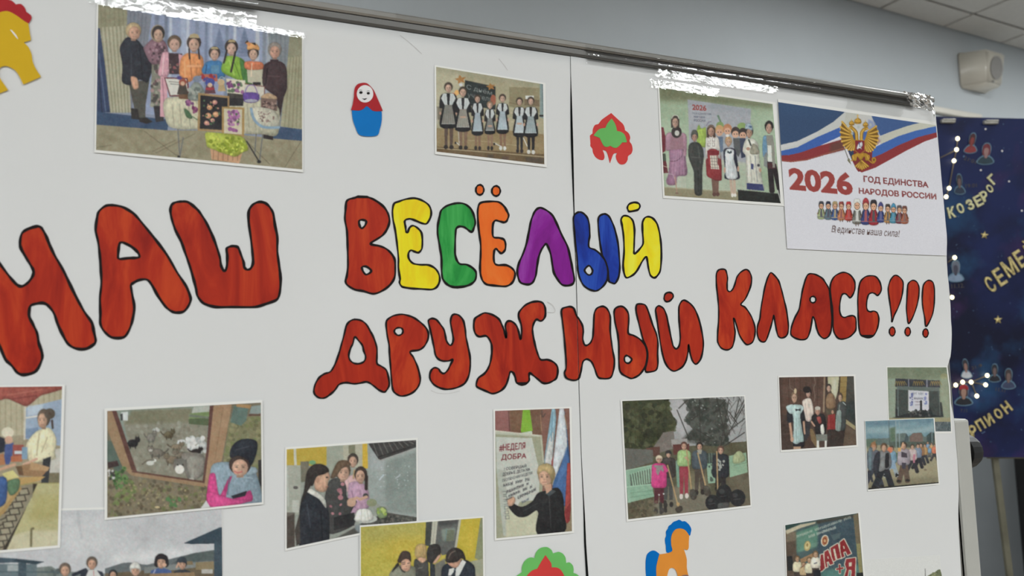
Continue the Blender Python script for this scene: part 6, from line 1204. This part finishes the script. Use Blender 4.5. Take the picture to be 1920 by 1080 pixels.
p.poly((196,190,170),[(722,445),(735,438),(745,470),(732,478)]); p.poly((196,190,170),[(548,560),(558,556),(565,585),(552,590)])
p.line((196,190,170),30,[(685,655),(688,745)]); p.line((196,190,170),30,[(650,705),(725,690)]); p.line((140,34,38),18,[(685,660),(688,740)]); p.line((140,34,38),18,[(655,704),(720,691)])
ya = [(760,590),(865,575),(858,800),(815,805),(820,710),(790,712),(770,810),(730,815),(765,700),(745,650)]
p.line((196,190,170),20,ya,closed=True); p.poly((140,34,38),ya); p.poly((196,190,170),[(788,630),(822,625),(820,670),(790,675)])
def singer(x, y, r, body=(200,192,160)):
    p.poly((60,50,46),[(x-r*1.4,y+r*5.4),(x+r*1.4,y+r*5.4),(x+r*1.2,y+r*12),(x-r*1.2,y+r*12)]); p.poly(body,[(x-r*1.0,y+r*1.2),(x+r*1.0,y+r*1.2),(x+r*1.9,y+r*2.2),(x+r*2.0,y+r*4.6),(x+r*1.3,y+r*5.6),(x-r*1.3,y+r*5.6),(x-r*2.0,y+r*4.6),(x-r*1.9,y+r*2.2)],sm=1); p.head(x,y,r,r*1.25,(186,146,112),(112,88,58))
p.poly((34,36,38),[(92,560),(150,555),(165,640),(160,720),(100,720)]); singer(210,588,26); singer(278,650,22,(176,150,110)); singer(345,602,26); singer(415,535,28,(206,200,184)); p.poly((30,32,38),[(390,715),(470,710),(480,900),(395,900)]); p.line((60,66,84),10,[(400,640),(430,630)]); p.line((120,70,50),7,[(250,690),(310,640)])
photo(p, 'photo print of singers before a green backdrop with big red letters', (2,1,3,3), .0014)

# ---- pale sky over a tree line (bottom edge)
p = Pic([(890,600),(1815,545),(1885,1350),(930,1430)], o, (204, 205, 202), 15)
p.poly((100,106,80),[(1640,800),(1690,770),(1720,752),(1760,735),(1790,710),(1815,702),(1880,900),(1500,900),(1560,820)]); p.spots([(84,92,66),(120,124,92),(140,144,112)],[(1650,800),(1800,715),(1840,880),(1640,880)],70,8,16); p.line((90,90,84),7,[(1648,700),(1652,830)]); p.poly((112,112,92),[(930,860),(1880,840),(1885,1350),(930,1400)])
photo(p, 'photo print of pale sky over a line of trees', (0,0,0,0), .0010, tone=False)
# ------------------------------------------------------------------ printed A4 sheet with flag ribbon, eagle and doll row
o = (1440, 160, 3.2727)
p = Pic([(62,103),(1030,244),(1097,1045),(118,1002)], o, (206, 206, 212), 20)
p.poly((50,72,104),[(50,90),(480,165),(420,215),(300,285),(180,345),(66,372)]); p.poly((52,78,112),[(60,100),(480,165),(300,200),(70,180)],soft=12,a=.5)
p.poly((186,188,184),[(470,165),(560,175),(520,230),(440,260),(300,320),(180,380),(72,408),(66,368),(180,342),(300,285),(400,225)],sm=0); p.poly((196,196,196),[(66,372),(180,345),(300,285),(310,300),(190,362),(70,392)],a=.6)
p.poly((58,92,160),[(72,404),(180,380),(300,318),(440,258),(450,310),(320,370),(200,412),(130,428),(74,430)]); p.poly((130,50,52),[(74,430),(130,428),(200,412),(320,370),(460,330),(470,395),(340,430),(240,460),(150,472),(78,466)]); p.poly((92,66,56),[(380,360),(460,335),(470,392),(380,415)],soft=5,a=.8); p.line((150,110,80),5,[(78,462),(150,466),(240,455),(340,424),(465,386)],sm=1,a=.6)
p.poly((62,88,134),[(632,183),(960,222),(860,248),(760,282),(690,310),(640,220)]); p.poly((186,186,172),[(690,312),(760,282),(860,248),(960,222),(1032,232),(1030,250),(900,280),(800,312),(690,366)]); p.poly((62,98,164),[(690,362),(800,312),(900,280),(1032,250),(1036,290),(920,320),(800,370),(700,420),(640,445),(620,400)]); p.poly((132,50,52),[(640,445),(700,420),(800,368),(920,318),(1037,288),(1040,318),(960,345),(850,400),(760,450),(660,505),(575,535),(548,520),(520,470),(500,420),(560,440)])
p.poly((132,50,52),[(480,390),(520,395),(560,520),(545,520),(520,480)]); p.poly((206,206,212),[(472,392),(486,392),(520,470),(545,520),(505,505),(478,430)]); p.poly((200,200,206),[(560,175),(636,185),(660,260),(690,312),(680,330),(560,260)],a=.7); p.poly((190,196,214),[(620,210),(660,260),(690,350),(640,300)],a=.7)
G1, G2, G3 = (168,128,44), (200,164,80), (112,80,30)
e = (1560, 200, 6.3)
p.poly((176,176,164),[(165,66),(455,96),(520,210),(590,400),(470,520),(250,420),(120,330)],o=e,a=.55); p.poly((92,110,170),[(430,150),(480,170),(560,330),(500,420),(400,330)],o=e,a=.5,soft=2); p.poly((150,96,92),[(520,300),(575,410),(540,450),(500,400)],o=e,a=.6,soft=2)
p.poly((52,78,124),[(225,300),(285,300),(285,420),(240,400)],o=e); p.poly((66,98,160),[(360,300),(430,290),(420,420),(370,420)],o=e); p.poly((118,44,46),[(190,500),(300,420),(480,470),(470,700),(310,770),(240,640)],o=e); p.poly((46,58,86),[(180,500),(250,470),(260,640),(230,620)],o=e)
TL = [(120,180),(102,240),(100,300),(105,358),(116,410),(138,458),(166,490),(196,508),(226,514),(252,508)]; RL = [(215,290),(226,318),(233,343),(239,364),(244,384),(249,398),(256,409),(262,416),(268,421),(272,426)]
TR = [(522,232),(540,290),(546,348),(540,400),(526,442),(506,482),(482,512),(456,528),(430,530),(410,520)]; RR = [(430,298),(425,328),(418,348),(412,364),(406,380),(400,394),(395,404),(390,412),(385,418),(380,424)]
for TT, RT in ((TL, RL), (TR, RR)):
    p.poly(G3, [TT[0]] + TT[1:] + RT[::-1], o=e)
    for q, r_ in zip(TT, RT): p.line(G1, 24, [r_, q], o=e); p.line(G2, 11, [r_, q], o=e); p.ell(G2, q[0], q[1], 11, 12, o=e)
    for q, r_ in zip(TT[:-1], TT[1:]): m_ = ((q[0]+r_[0])/2, (q[1]+r_[1])/2); k_ = TT.index(q); p.line(G3, 5, [m_, RT[k_]], o=e, a=.8)
    p.line(G1, 26, [RT[0], RT[4], RT[9]], sm=1, o=e)
for N_, hd, bk in (([(292,400),(286,310),(255,268),(228,246)],(226,244),(188,262)), ([(345,400),(350,310),(378,270),(402,256)],(402,254),(438,272))):
    p.line(G3, 40, N_, sm=1, o=e); p.line(G1, 33, N_, sm=1, o=e); p.line(G2, 12, N_, sm=1, o=e); p.ell(G1, hd[0], hd[1], 26, 22, o=e); p.line(G2, 10, [hd, bk], o=e); p.ell(G3, hd[0], hd[1]-4, 5, 5, o=e)
for cx_, cy_, w_ in ((232,192,26), (396,206,26), (305,165,34)):
    p.poly(G1, [(cx_-w_,cy_+w_),(cx_-w_*1.1,cy_-w_*.2),(cx_-w_*.4,cy_-w_*.8),(cx_,cy_-w_*1.2),(cx_+w_*.4,cy_-w_*.8),(cx_+w_*1.1,cy_-w_*.2),(cx_+w_,cy_+w_)], sm=1, o=e); p.line(G3, 5, [(cx_-w_,cy_+w_*.7),(cx_+w_,cy_+w_*.7)], o=e); p.line(G2, 6, [(cx_,cy_-w_*1.8),(cx_,cy_+w_*.5)], o=e); p.ell(G2, cx_-w_*.6, cy_, 6, 10, o=e); p.ell(G2, cx_+w_*.6, cy_, 6, 10, o=e)
for q in ((190,178),(185,225),(240,315),(312,240),(455,215)): p.ell((170,176,168), q[0], q[1], 16, 20, o=e, a=.8)
p.line(G2, 9, [(303,95),(303,130)], o=e); p.line(G2, 7, [(292,108),(314,108)], o=e); p.poly(G1, [(268,560),(300,545),(400,548),(430,570),(445,620),(400,640),(380,590),(340,640),(300,590),(285,640),(238,625),(245,570)], sm=1, o=e)
p.poly((124,40,46), [(270,395),(388,400),(386,520),(360,548),(328,560),(296,545),(272,518)], o=e); p.line(G1, 6, [(270,395),(388,400),(386,520),(328,560),(272,518)], closed=True, o=e); p.poly((196,198,200), [(292,490),(310,440),(335,425),(355,420),(362,455),(345,480),(350,505),(325,490),(305,505)], sm=1, o=e); p.line((70,72,130), 11, [(318,420),(328,470)], o=e); p.line((206,206,206), 5, [(296,500),(350,415)], o=e)
for k_ in range(7): tx_, ty_ = 282+k_*24, 690+ (50-abs(k_-3)*12); p.line(G3, 26, [(352,640),(tx_,ty_)], o=e); p.line(G1, 20, [(352,640),(tx_,ty_)], o=e); p.line(G2, 8, [(352,640),(tx_,ty_)], o=e)
for q in (255, 425): p.ell(G1, q, 595, 24, 30, o=e); p.line(G2, 8, [(q-10,580),(q+6,625)], o=e)
p.line(G1, 14, [(430,630),(475,665),(500,660)], sm=1, o=e); p.ell(G1, 495, 628, 27, 32, o=e); p.ell(G3, 495, 628, 12, 15, o=e); p.line((96,92,84), 9, [(150,500),(205,650)], o=e); p.poly((112,108,84), [(180,630),(205,610),(226,685),(200,660)], o=e); p.line(G1, 11, [(225,640),(270,622)], o=e)
p.text((146,64,60),'2026',(134,642),(524,678),(-12,-142),.045); 
p.text((120,52,52),'ГОД ЕДИНСТВА',(587,600),(986,636),(-2,-46),.03); p.text((126,56,54),'НАРОДОВ РОССИИ',(558,672),(1034,708),(-2,-44),.03)
p.text((70,48,44),'В единстве наша сила!',(390,910),(810,940),(-2,-52),.0,shear=.3); p.line((70,48,44),4,[(398,870),(415,866),(412,905)],sm=1,a=.6)
D = [(327,(60,60,66),(150,160,120)),(370,(44,44,60),(90,110,120)),(411,(160,140,100),(62,84,130)),(450,(130,60,56),(176,120,84)),(495,(166,50,50),(166,60,54)),(547,(206,206,200),(110,110,104)),(600,(150,56,60),(56,64,110)),(648,(48,44,48),(150,48,56)),(692,(70,70,120),(52,66,120)),(735,(70,60,56),(170,130,80)),(770,(70,130,160),(70,130,150)),(806,(90,80,80),(110,60,70)),(838,(110,70,60),(150,90,70))]
for k, (x, hat, dress) in enumerate(D):
    big = k in (5, 6, 7); t0 = 715+abs(k-6)*2 if not big else 700; hh = 150 if big else 118-abs(k-6)*2; y0 = t0+(x-600)*.055
    w_ = 22 if big else 17
    p.line((176,130,104),7,[(x-w_,y0+hh*.62),(x-w_*1.35,y0+hh*.72)]); p.line((176,130,104),7,[(x+w_,y0+hh*.62),(x+w_*1.35,y0+hh*.72)])
    p.poly(dress,[(x-w_*.7,y0+hh*.42),(x+w_*.7,y0+hh*.42),(x+w_*1.35,y0+hh*.98),(x-w_*1.35,y0+hh*.98)],sm=1); p.poly([c*.7+50 for c in hat],[(x-w_*.3,y0+hh*.45),(x+w_*.3,y0+hh*.45),(x+w_*.42,y0+hh*.9),(x-w_*.42,y0+hh*.9)]); p.line([c*.6+70 for c in hat],5,[(x-w_*1.2,y0+hh*.9),(x+w_*1.2,y0+hh*.9)]); p.line([c*.6 for c in dress],7,[(x-w_*.8,y0+hh*.5),(x-w_*1.1,y0+hh*.72)]); p.line([c*.6 for c in dress],7,[(x+w_*.8,y0+hh*.5),(x+w_*1.1,y0+hh*.72)])
    p.ell((70,48,40),x,y0+hh*.25,w_*.95,hh*.2); p.ell((206,164,134),x,y0+hh*.28,w_*.7,hh*.15); p.poly(hat,[(x-w_*.9,y0+hh*.2),(x-w_*.7,y0+hh*.02),(x,y0-(10 if k in (8,10,6) else 0)),(x+w_*.7,y0+hh*.02),(x+w_*.9,y0+hh*.2),(x,y0+hh*.13)],sm=1); p.ell((60,44,40),x-w_*.28,y0+hh*.27,2.6,3.2); p.ell((60,44,40),x+w_*.28,y0+hh*.27,2.6,3.2); p.line((150,70,64),2.4,[(x-w_*.15,y0+hh*.35),(x+w_*.15,y0+hh*.35)])
    if big and k == 5: p.line((206,206,200),8,el(x,y0+hh*.28,w_*1.0,hh*.2,12),closed=True)
    if k in (3,4,5,9): p.line((96,72,60),5,[(x-7,y0+hh*.98),(x-7,y0+hh*1.1)]); p.line((96,72,60),5,[(x+7,y0+hh*.98),(x+7,y0+hh*1.1)])
photo(p, 'printed sheet reading 2026 with a tricolour ribbon, golden eagle and doll row', (0,6,0,0), .0022, name='printed_sheet', cat='print', tone=False)

# ------------------------------------------------------------------ clear packing tape
def tape(quad, label, m='clear_tape', off=.0030, rough=.00004, nx=60, ny=14, drape=None, ragged=True, seed=0):
    r = np.random.default_rng(seed); q = np.array(quad, float); v = []; f = []
    dn = r.standard_normal((ny + 1, nx + 1)) * rough
    for j in range(ny + 1):
        for i in range(nx + 1):
            u, w_ = i / nx, j / ny
            P = q[0] * (1 - u) * (1 - w_) + q[1] * u * (1 - w_) + q[2] * u * w_ + q[3] * (1 - u) * w_
            if ragged and i in (0, nx): P = P + (r.uniform(-2.5, 2.5), 0)
            p3 = at(P[0], P[1], -off)
            s_ = float(surf(p3[0], p3[2]))
            y = s_ - off
            if drape is not None: y = min(y, drape(p3[2]))
            p3 = at(P[0], P[1], y + dn[j, i])
            v.append(p3)
    n = nx + 1
    for j in range(ny):
        for i in range(nx): a_ = j * n + i; f.append((a_, a_ + n, a_ + n + 1, a_ + 1))
    me = mesh('clear_tape', v, f)
    for pl in me.polygons: pl.use_smooth = True
    o_ = obj('clear_tape', me, MATS[m])
    return tag(o_, label, 'tape')
def over_frame(z):
    # follows the front of the aluminium rail from just under it to its top
    zz = [1.866, 1.8725, 1.8755, 1.881, 1.8845, 1.889, 1.8935, 1.90]; yy = [-.0030, -.0034, -.0052, -.0052, -.0072, -.0066, -.0030, -.002]
    return float(np.interp(z, zz, yy))
tape([(164,-30),(482,6),(480,56),(168,8)], 'shiny clear tape strip over the large costume photo', off=.0026, drape=over_frame, seed=1)
tape([(474,46),(574,62),(572,73),(474,57)], 'narrow clear tape end at the corner of the costume photo', off=.0026, seed=2, nx=24, ny=6)
tape([(1232,128),(1458,162),(1456,176),(1230,144)], 'upper clear tape strip between the rail and the stage costume photo', off=.0036, seed=3, ny=6)
tape([(1218,147),(1348,166),(1345,182),(1220,164)], 'lower clear tape strip along the stage costume photo', off=.0032, seed=4, ny=8)
tape([(1590,172),(1700,188),(1690,220),(1585,203)], 'small clear tape patch holding the printed sheet', off=.0040, seed=5, nx=30, ny=8)
tape([(1100,80),(1716,174),(1716,205),(1100,118)], 'long clear tape strip stretched over the aluminium rail', off=.0030, drape=over_frame, seed=6, nx=120, ny=16, rough=.00006)
tape([(742,22),(905,48),(905,60),(742,34)], 'short clear tape piece stuck on the rail above the nesting doll', off=.0014, drape=over_frame, seed=7, nx=40, ny=8, rough=.00006)
# crumpled wad of tape at the board corner
r = np.random.default_rng(9)
bm = bmesh.new()
cps = [(1690,172),(1722,171),(1744,175),(1748,192),(1753,204),(1752,228),(1738,212),(1724,207),(1706,198),(1702,182)]
n_ = 9; G_ = {}
for j in range(n_ + 1):
    for i in range(n_ + 1):
        u, w_ = i / n_, j / n_
        X_ = (1693 + 52 * u) * (1 - w_) + (1706 + 47 * u) * w_ + r.uniform(-2, 2); Y_ = (171 + 6 * u) * (1 - w_) + (198 + 12 * u + (18 if i == n_ else 0)) * w_ + r.uniform(-1.5, 1.5)
        G_[i, j] = bm.verts.new(at(X_, Y_, -.0085 + r.uniform(-.0035, .0035)))
for j in range(n_):
    for i in range(n_):
        a_, b_, c_, d_ = G_[i, j], G_[i, j + 1], G_[i + 1, j + 1], G_[i + 1, j]
        bm.faces.new((a_, b_, c_)); bm.faces.new((a_, c_, d_))
tag(obj('crumpled_tape', bm_mesh('crumpled_tape', bm), MATS['crumpled_tape']), 'crumpled wad of clear tape wrapped over the board corner', 'tape')

# ------------------------------------------------------------------ dark blue zodiac panel on an easel behind the board
PD = 2.25
def pp(x, y, e=0.0): return CAM + ray(x, y) * (PD - e)      # the panel faces the viewer, leaning on its easel
nz_c = -(W2C.T @ np.array([0, 0, 1.0])); nz_x = W2C.T @ np.array([1.0, 0, 0]); nz_y = W2C.T @ np.array([0, -1.0, 0])
def galaxy():
    m = bpy.data.materials.new('galaxy_print'); m.use_nodes = True
    nt = m.node_tree; b = nt.nodes['Principled BSDF']; b.inputs['Roughness'].default_value = .5; b.inputs['Specular IOR Level'].default_value = .3
    tc = nt.nodes.new('ShaderNodeTexCoord'); L = nt.links.new
    def nz(scale, lo, hi, det=5, off=0.0):
        mp = nt.nodes.new('ShaderNodeMapping'); mp.inputs['Location'].default_value = (off, off * .7, off * 1.3)
        n = nt.nodes.new('ShaderNodeTexNoise'); n.inputs['Scale'].default_value = scale; n.inputs['Detail'].default_value = det
        mr = nt.nodes.new('ShaderNodeMapRange'); mr.inputs['From Min'].default_value = lo; mr.inputs['From Max'].default_value = hi
        L(tc.outputs['Object'], mp.inputs['Vector']); L(mp.outputs['Vector'], n.inputs['Vector']); L(n.outputs['Fac'], mr.inputs['Value'])
        return mr.outputs['Result']
    def mix(fac, a_, b_):
        x = nt.nodes.new('ShaderNodeMix'); x.data_type = 'RGBA'
        L(fac, x.inputs['Factor'])
        for sk, c in ((x.inputs['A'], a_), (x.inputs['B'], b_)):
            if isinstance(c, tuple): sk.default_value = (*c, 1)
            else: L(c, sk)
        return x.outputs['Result']
    c = mix(nz(5, .38, .62), pig(13, 17, 42), pig(22, 33, 76))
    c = mix(nz(6, .55, .75, 5, 3.1), c, pig(30, 68, 106))
    c = mix(nz(7, .58, .85, 5, 7.7), c, pig(62, 36, 82))
    c = mix(nz(9, .60, .85, 5, 12.3), c, pig(14, 14, 30))
    c = mix(nz(110, .74, .82, 1, 5.0), c, pig(84, 110, 142))
    L(c, b.inputs['Base Color'])
    return m
MATS['galaxy'] = galaxy()
pc = [(1700,217),(2160,228),(2165,858),(1705,857)]
pan = tag(empty('zodiac_board', pp(1930, 857)), 'dark blue starry zodiac board with gold letters on a slim wooden easel', 'board')
v = [pp(x, y) for x, y in pc] + [pp(x, y, -.012) for x, y in pc]
obj('backing', mesh('backing', v, [(0,3,2,1),(4,5,6,7),(0,1,5,4),(1,2,6,5),(2,3,7,6),(3,0,4,7)]), MATS['galaxy'], pan)
mat('gold_foil', (0.72, 0.60, 0.27), 0.3, 0.55, noise=(160, .35), bump=(260, .8, .004))
mat('gold_bright', (0.92, 0.84, 0.46), 0.35, 0.35, noise=(160, .3), bump=(260, .8, .004))
mat('bulb', (1.0, .93, .70), .4, emit=((1.0, .90, .58), 3.0))
mat('wire', (.16, .13, .09), .6, noise=(40, .1))
mat('ink_gold', pig(74, 68, 62), .6, noise=(40, .1)); mat('halo_blue', pig(88, 118, 138), .6, noise=(40, .05)); mat('clip_metal', (.48, .47, .43), .4, .5, noise=(60, .2))
def foil(ch, x, y, size, ang, m='gold_foil', weight=.035, name='foil_letter', parent=None, e=.004, wsc=.78, thick=.003):
    """one glyph centred at a pixel of the panel, size = letter height in px, ang clockwise degrees"""
    vv, tt = glyphs(ch, weight)
    a_ = math.radians(ang); c_, s_ = math.cos(a_), math.sin(a_)
    pts = []
    for gx_, gy_ in vv:
        X_, Y_ = (gx_ - .5) * size * wsc, -(gy_ - .5) * size
        pts.append((x + X_ * c_ - Y_ * s_, y + X_ * s_ + Y_ * c_))
    bm = bmesh.new(); vs_ = [bm.verts.new(pp(*q, e)) for q in pts]
    for t_ in tt:
        try: bm.faces.new([vs_[i] for i in t_])
        except ValueError: pass
    if thick:
        g = bmesh.ops.extrude_face_region(bm, geom=list(bm.faces))
        bmesh.ops.translate(bm, vec=Vector(nz_c * -thick), verts=[q for q in g['geom'] if isinstance(q, bmesh.types.BMVert)])
    return obj(name, bm_mesh(name, bm), MATS[m], parent or pan)
for ch, x, y, sz, an in (('К',1784.5,398,21,-14),('О',1801,390.5,19,-24),('З',1819,383.5,20,-26),('Е',1834.5,376.5,21,-28),('Р',1846,367.5,20,-31),('О',1856,353.5,16,-36),('Г',1861.5,336,19,-44)): foil(ch, x, y, sz, an, 'gold_bright', .03, wsc=.64)
for ch, x, y, sz, an in (('С',1857,533,31,-33),('Е',1874.5,519,34,-33),('М',1893.5,501,33,-33),('Е',1913,485,33,-33),('Й',1931,466,38,-33)): foil(ch, x, y, sz, an, 'gold_foil', .02, wsc=.46 if ch != 'М' else .72)
for ch, x, y, sz, an in (('С',1777,841,20,-32),('К',1793,830,20,-32),('О',1809,818.5,20,-32),('Р',1824.5,808,22,-30),('П',1838.5,796.5,21,-32),('И',1855,787,21,-33),('О',1872,775.5,20,-33),('Н',1887.5,764,22,-38)): foil(ch, x, y, sz, an, 'gold_foil', .03, wsc=.66)
def star(x, y, r_, rot=0.0):
    P = [(x + (r_ if k % 2 == 0 else r_ * .42) * math.sin(k * math.pi / 5 + rot), y - (r_ if k % 2 == 0 else r_ * .42) * math.cos(k * math.pi / 5 + rot)) for k in range(10)]
    v = [pp(x, y, .006)] + [pp(*q, .0025) for q in P]
    obj('foil_star', mesh('foil_star', v, [(0, 1 + (k + 1) % 10, 1 + k) for k in range(10)]), MATS['gold_foil'], pan)
star(1846,441,8,.1); star(1871.5,599.5,8.5,-.05)
for txt, x, y, h_, w_, an in (('19.01',1821,348,7,21,-3),('21.01',1819,300,7,24,20),('11.12.',1796,536,8,24,-4),('21.Ф.',1833,687,7,24,-16),('11.11',1876,731,7,18,10),('7.11',1807,770,6,12,0)):
    foil(txt, x, y, h_, an, 'ink_gold', .0, 'date_lettering', wsc=w_ / h_, e=.001, thick=0)
for x, y in ((1848,242),(1879,283),(1816,378),(1916,395),(1839,319),(1892,340)): 
    bm = bmesh.new(); bmesh.ops.create_circle(bm, cap_ends=True, segments=10, radius=.0028, matrix=Matrix.Translation(Vector(pp(x, y, .001))) @ Vector(nz_c).to_track_quat('Z', 'Y').to_matrix().to_4x4()); obj('foil_dot', bm_mesh('foil_dot', bm), MATS['card_white'], pan)
for x, y, lb in ((1777,227.5,'silvery clip on the zodiac board edge above the bulb string'),(1857,229.5,'silvery clip on the zodiac board edge above the reddish-haired portrait')):
    q = np.array(pp(x, y, .004)); bm = bmesh.new(); box_bm(bm, q, (26 / F_PX * PD, 7 / F_PX * PD, .014), nz_x, nz_y, .003); box_bm(bm, q + nz_y * .004 + nz_c * .005, (24 / F_PX * PD, .004, .010), nz_x, nz_y, .001)
    tag(obj('binder_clip', bm_mesh('binder_clip', bm), MATS['clip_metal']), lb, 'clip', 'clips on the panel edge')
# fairy lights: warm bulbs on a wire
def light_string(label, wires, bulbs):
    e_ = tag(empty('light_string', pp(*bulbs[0], .008)), label, 'lights')
    for P in wires:
        for a_, b_ in zip(P[:-1], P[1:]): tube('wire', pp(*a_, .004), pp(*b_, .004), .0016, MATS['wire'], e_, 6)
    for x, y in bulbs:
        bm = bmesh.new(); bmesh.ops.create_icosphere(bm, subdivisions=2, radius=.0054); bmesh.ops.scale(bm, vec=(1, 1, 1.15), verts=bm.verts); bmesh.ops.translate(bm, vec=Vector(pp(x, y, .009)), verts=bm.verts)
        obj('bulb', bm_mesh('bulb', bm, True), MATS['bulb'], e_)
light_string('string of glowing warm bulbs above the gold word КОЗЕРОГ', [[(1795.5,260),(1793.5,280.5),(1788.7,301.5),(1779.5,353),(1774,369)],[(1793,281),(1763,296)]], [(1795.5,260),(1793.5,280.5),(1788.7,301.5),(1779.5,353),(1774,369)])
light_string('two glowing warm bulbs beside the white silhouette portrait', [[(1790,483),(1777,492)],[(1786,556),(1778,550)]], [(1790,483),(1785,557.5)])
light_string('branching string of glowing bulbs around the portrait in a red cap', [[(1783,729),(1792,722),(1805,716.5),(1821,716.5),(1848,721.5)],[(1821,716.5),(1851,704)],[(1821,716.5),(1831.5,742.5)]], [(1792,722),(1805,716.5),(1821,716.5),(1848,721.5),(1851,704),(1831.5,742.5)])
# cut-out portraits stuck on the panel: pale rim, clothes, head, hair
def portrait(label, x, y, w_, h_, clothes, skin, hair, lean=0.0, hatc=None):
    e_ = tag(empty('portrait_cutout', pp(x, y, .002)), label, 'portrait')
    hw, hh = w_ / 2, h_ / 2
    def flat(nm, P, m, dep, sm=4):
        Q = cr([(x + u * hw + lean * (-v_) * hh, y + v_ * hh) for u, v_ in P], sm)
        me = mesh(nm, [pp(*q, dep) for q in Q], [tuple(range(len(Q)))]); bm = bmesh.new(); bm.from_mesh(me); bmesh.ops.triangulate(bm, faces=bm.faces); bm.to_mesh(me); bm.free()
        obj(nm, me, m, e_)
    sil = [(-1.0,.78),(-.72,.38),(-.42,.18),(-.5,-.15),(-.52,-.6),(-.3,-.95),(0,-1.03),(.3,-.95),(.52,-.6),(.5,-.15),(.42,.18),(.72,.38),(1.0,.78),(.6,1.0),(0,1.06),(-.6,1.0)]
    flat('rim', sil, MATS['halo_blue'], .002)
    mc = mat('portrait_cloth', pig(*clothes), .6, noise=(60, .15)); ms = mat('portrait_skin', pig(*skin), .6, noise=(60, .1)); mh = mat('portrait_hair', pig(*hair), .6, noise=(80, .2)); 
    flat('clothes', [(-.86,.8),(-.62,.45),(-.25,.3),(.25,.3),(.62,.45),(.86,.8),(.5,.93),(0,.98),(-.5,.93)], mc, .0028)
    flat('hair', [(-.38,.1),(-.44,-.3),(-.4,-.7),(-.2,-.9),(.15,-.92),(.38,-.7),(.44,-.3),(.38,.1),(0,.25)], mh, .0032)
    flat('face', [(-.27,-.15),(-.22,-.45),(0,-.55),(.22,-.45),(.27,-.15),(.2,.12),(.12,.4),(-.12,.4),(-.2,.12)], ms, .0036)
    if hatc: flat('cap', [(-.44,-.45),(-.4,-.8),(0,-.96),(.4,-.8),(.46,-.45),(0,-.55)], mat('portrait_cap', pig(*hatc), .6, noise=(60, .1)), .0040)
portrait('portrait cut-out in all red clothing on the zodiac board', 1822,268,26,38,(126,50,52),(120,52,50),(66,36,40),.18)
portrait('portrait cut-out with reddish hair and dark green jacket', 1849,288,34,40,(36,56,66),(140,110,108),(104,42,50),.10)
portrait('portrait cut-out of a dark-haired head beside the first date', 1799,345,22,38,(34,46,66),(96,80,80),(44,42,50),-.05)
portrait('pale portrait cut-out in a white top below the bulb', 1792,508,32,40,(116,134,156),(62,62,76),(92,98,112),.0)
portrait('portrait cut-out in a white shirt above the bulb string', 1811,691,22,36,(170,174,182),(130,100,92),(46,44,50),-.12)
portrait('portrait cut-out wearing a red cap and dark suit', 1807,740,36,40,(26,28,36),(140,112,100),(60,40,44),.0,(132,30,40))
portrait('portrait cut-out with long dark hair and dark top', 1865,699,24,34,(26,28,38),(96,80,80),(34,34,42),.0)
portrait('portrait cut-out with brown hair and white collar', 1891,710,28,38,(52,60,86),(104,86,82),(58,50,52),.0)
# slim wooden easel legs and ledge, parented to the zodiac board
ez = pan
l0, l1 = pp(1864, 850, -.03), pp(1893, 1080, -.03)
dl = (l1 - l0); foot1 = l0 + dl * (l0[2] - .0) / (l0[2] - l1[2])
def leg(a_, b_, nm='leg'):
    a_ = np.array(a_); b_ = np.array(b_); ax_ = (b_ - a_) / np.linalg.norm(b_ - a_); ay_ = np.cross(ax_, nz_c); ay_ /= np.linalg.norm(ay_)
    box(nm, (a_ + b_) / 2, (np.linalg.norm(b_ - a_), .018, .014), MATS['easel_wood'], ez, ax_, ay_, .003)
leg(l0 - dl * .9, foot1)
m0, m1 = pp(2034, 850, -.03), pp(2008, 1080, -.03); dm = m1 - m0; ft2 = m0 + dm * m0[2] / (m0[2] - m1[2]); leg(m0 - dm * .9, ft2)
rear = (foot1 + ft2) / 2 - np.array([nz_c[0], nz_c[1], 0]) * .7 + nz_x * .25; rear[2] = 0; leg(pp(2040, 640, -.06), rear, 'rear_leg')
le0, le1 = pp(1850, 853, -.024), pp(2040, 853, -.024)
box('ledge', (le0 + le1) / 2, (np.linalg.norm(le1 - le0), .02, .012), MATS['easel_wood'], ez, nz_x, nz_y, .002)
# dark cabinet standing against the wall beyond the easel
cb = on_wall(1909, 950, .01); ca = float(np.dot(cb - ROOM_O, ux))
ca1 = min(ca + .80, A1 - .03)
cab = tag(empty('dark_cabinet', room((ca + ca1) / 2, -.16, 0)), 'tall black cabinet standing against the blue-grey wall', 'cabinet')
cw = ca1 - ca
box('body', room(ca + cw / 2, -.155, .62), (cw, .29, 1.22), MATS['dark_cabinet'], cab, ux, uy, .004)
for s_ in (0, 1):
    d_ = box('door', room(ca + cw * (.25 + .5 * s_), -.308, .63), (cw / 2 - .006, .016, 1.16), MATS['dark_cabinet'], cab, ux, uy, .003)
    tube('handle', room(ca + cw / 2 + (.04 if s_ else -.04), -.322, .62), room(ca + cw / 2 + (.04 if s_ else -.04), -.322, .76), .006, MATS['aluminium_dark'], d_, 8)
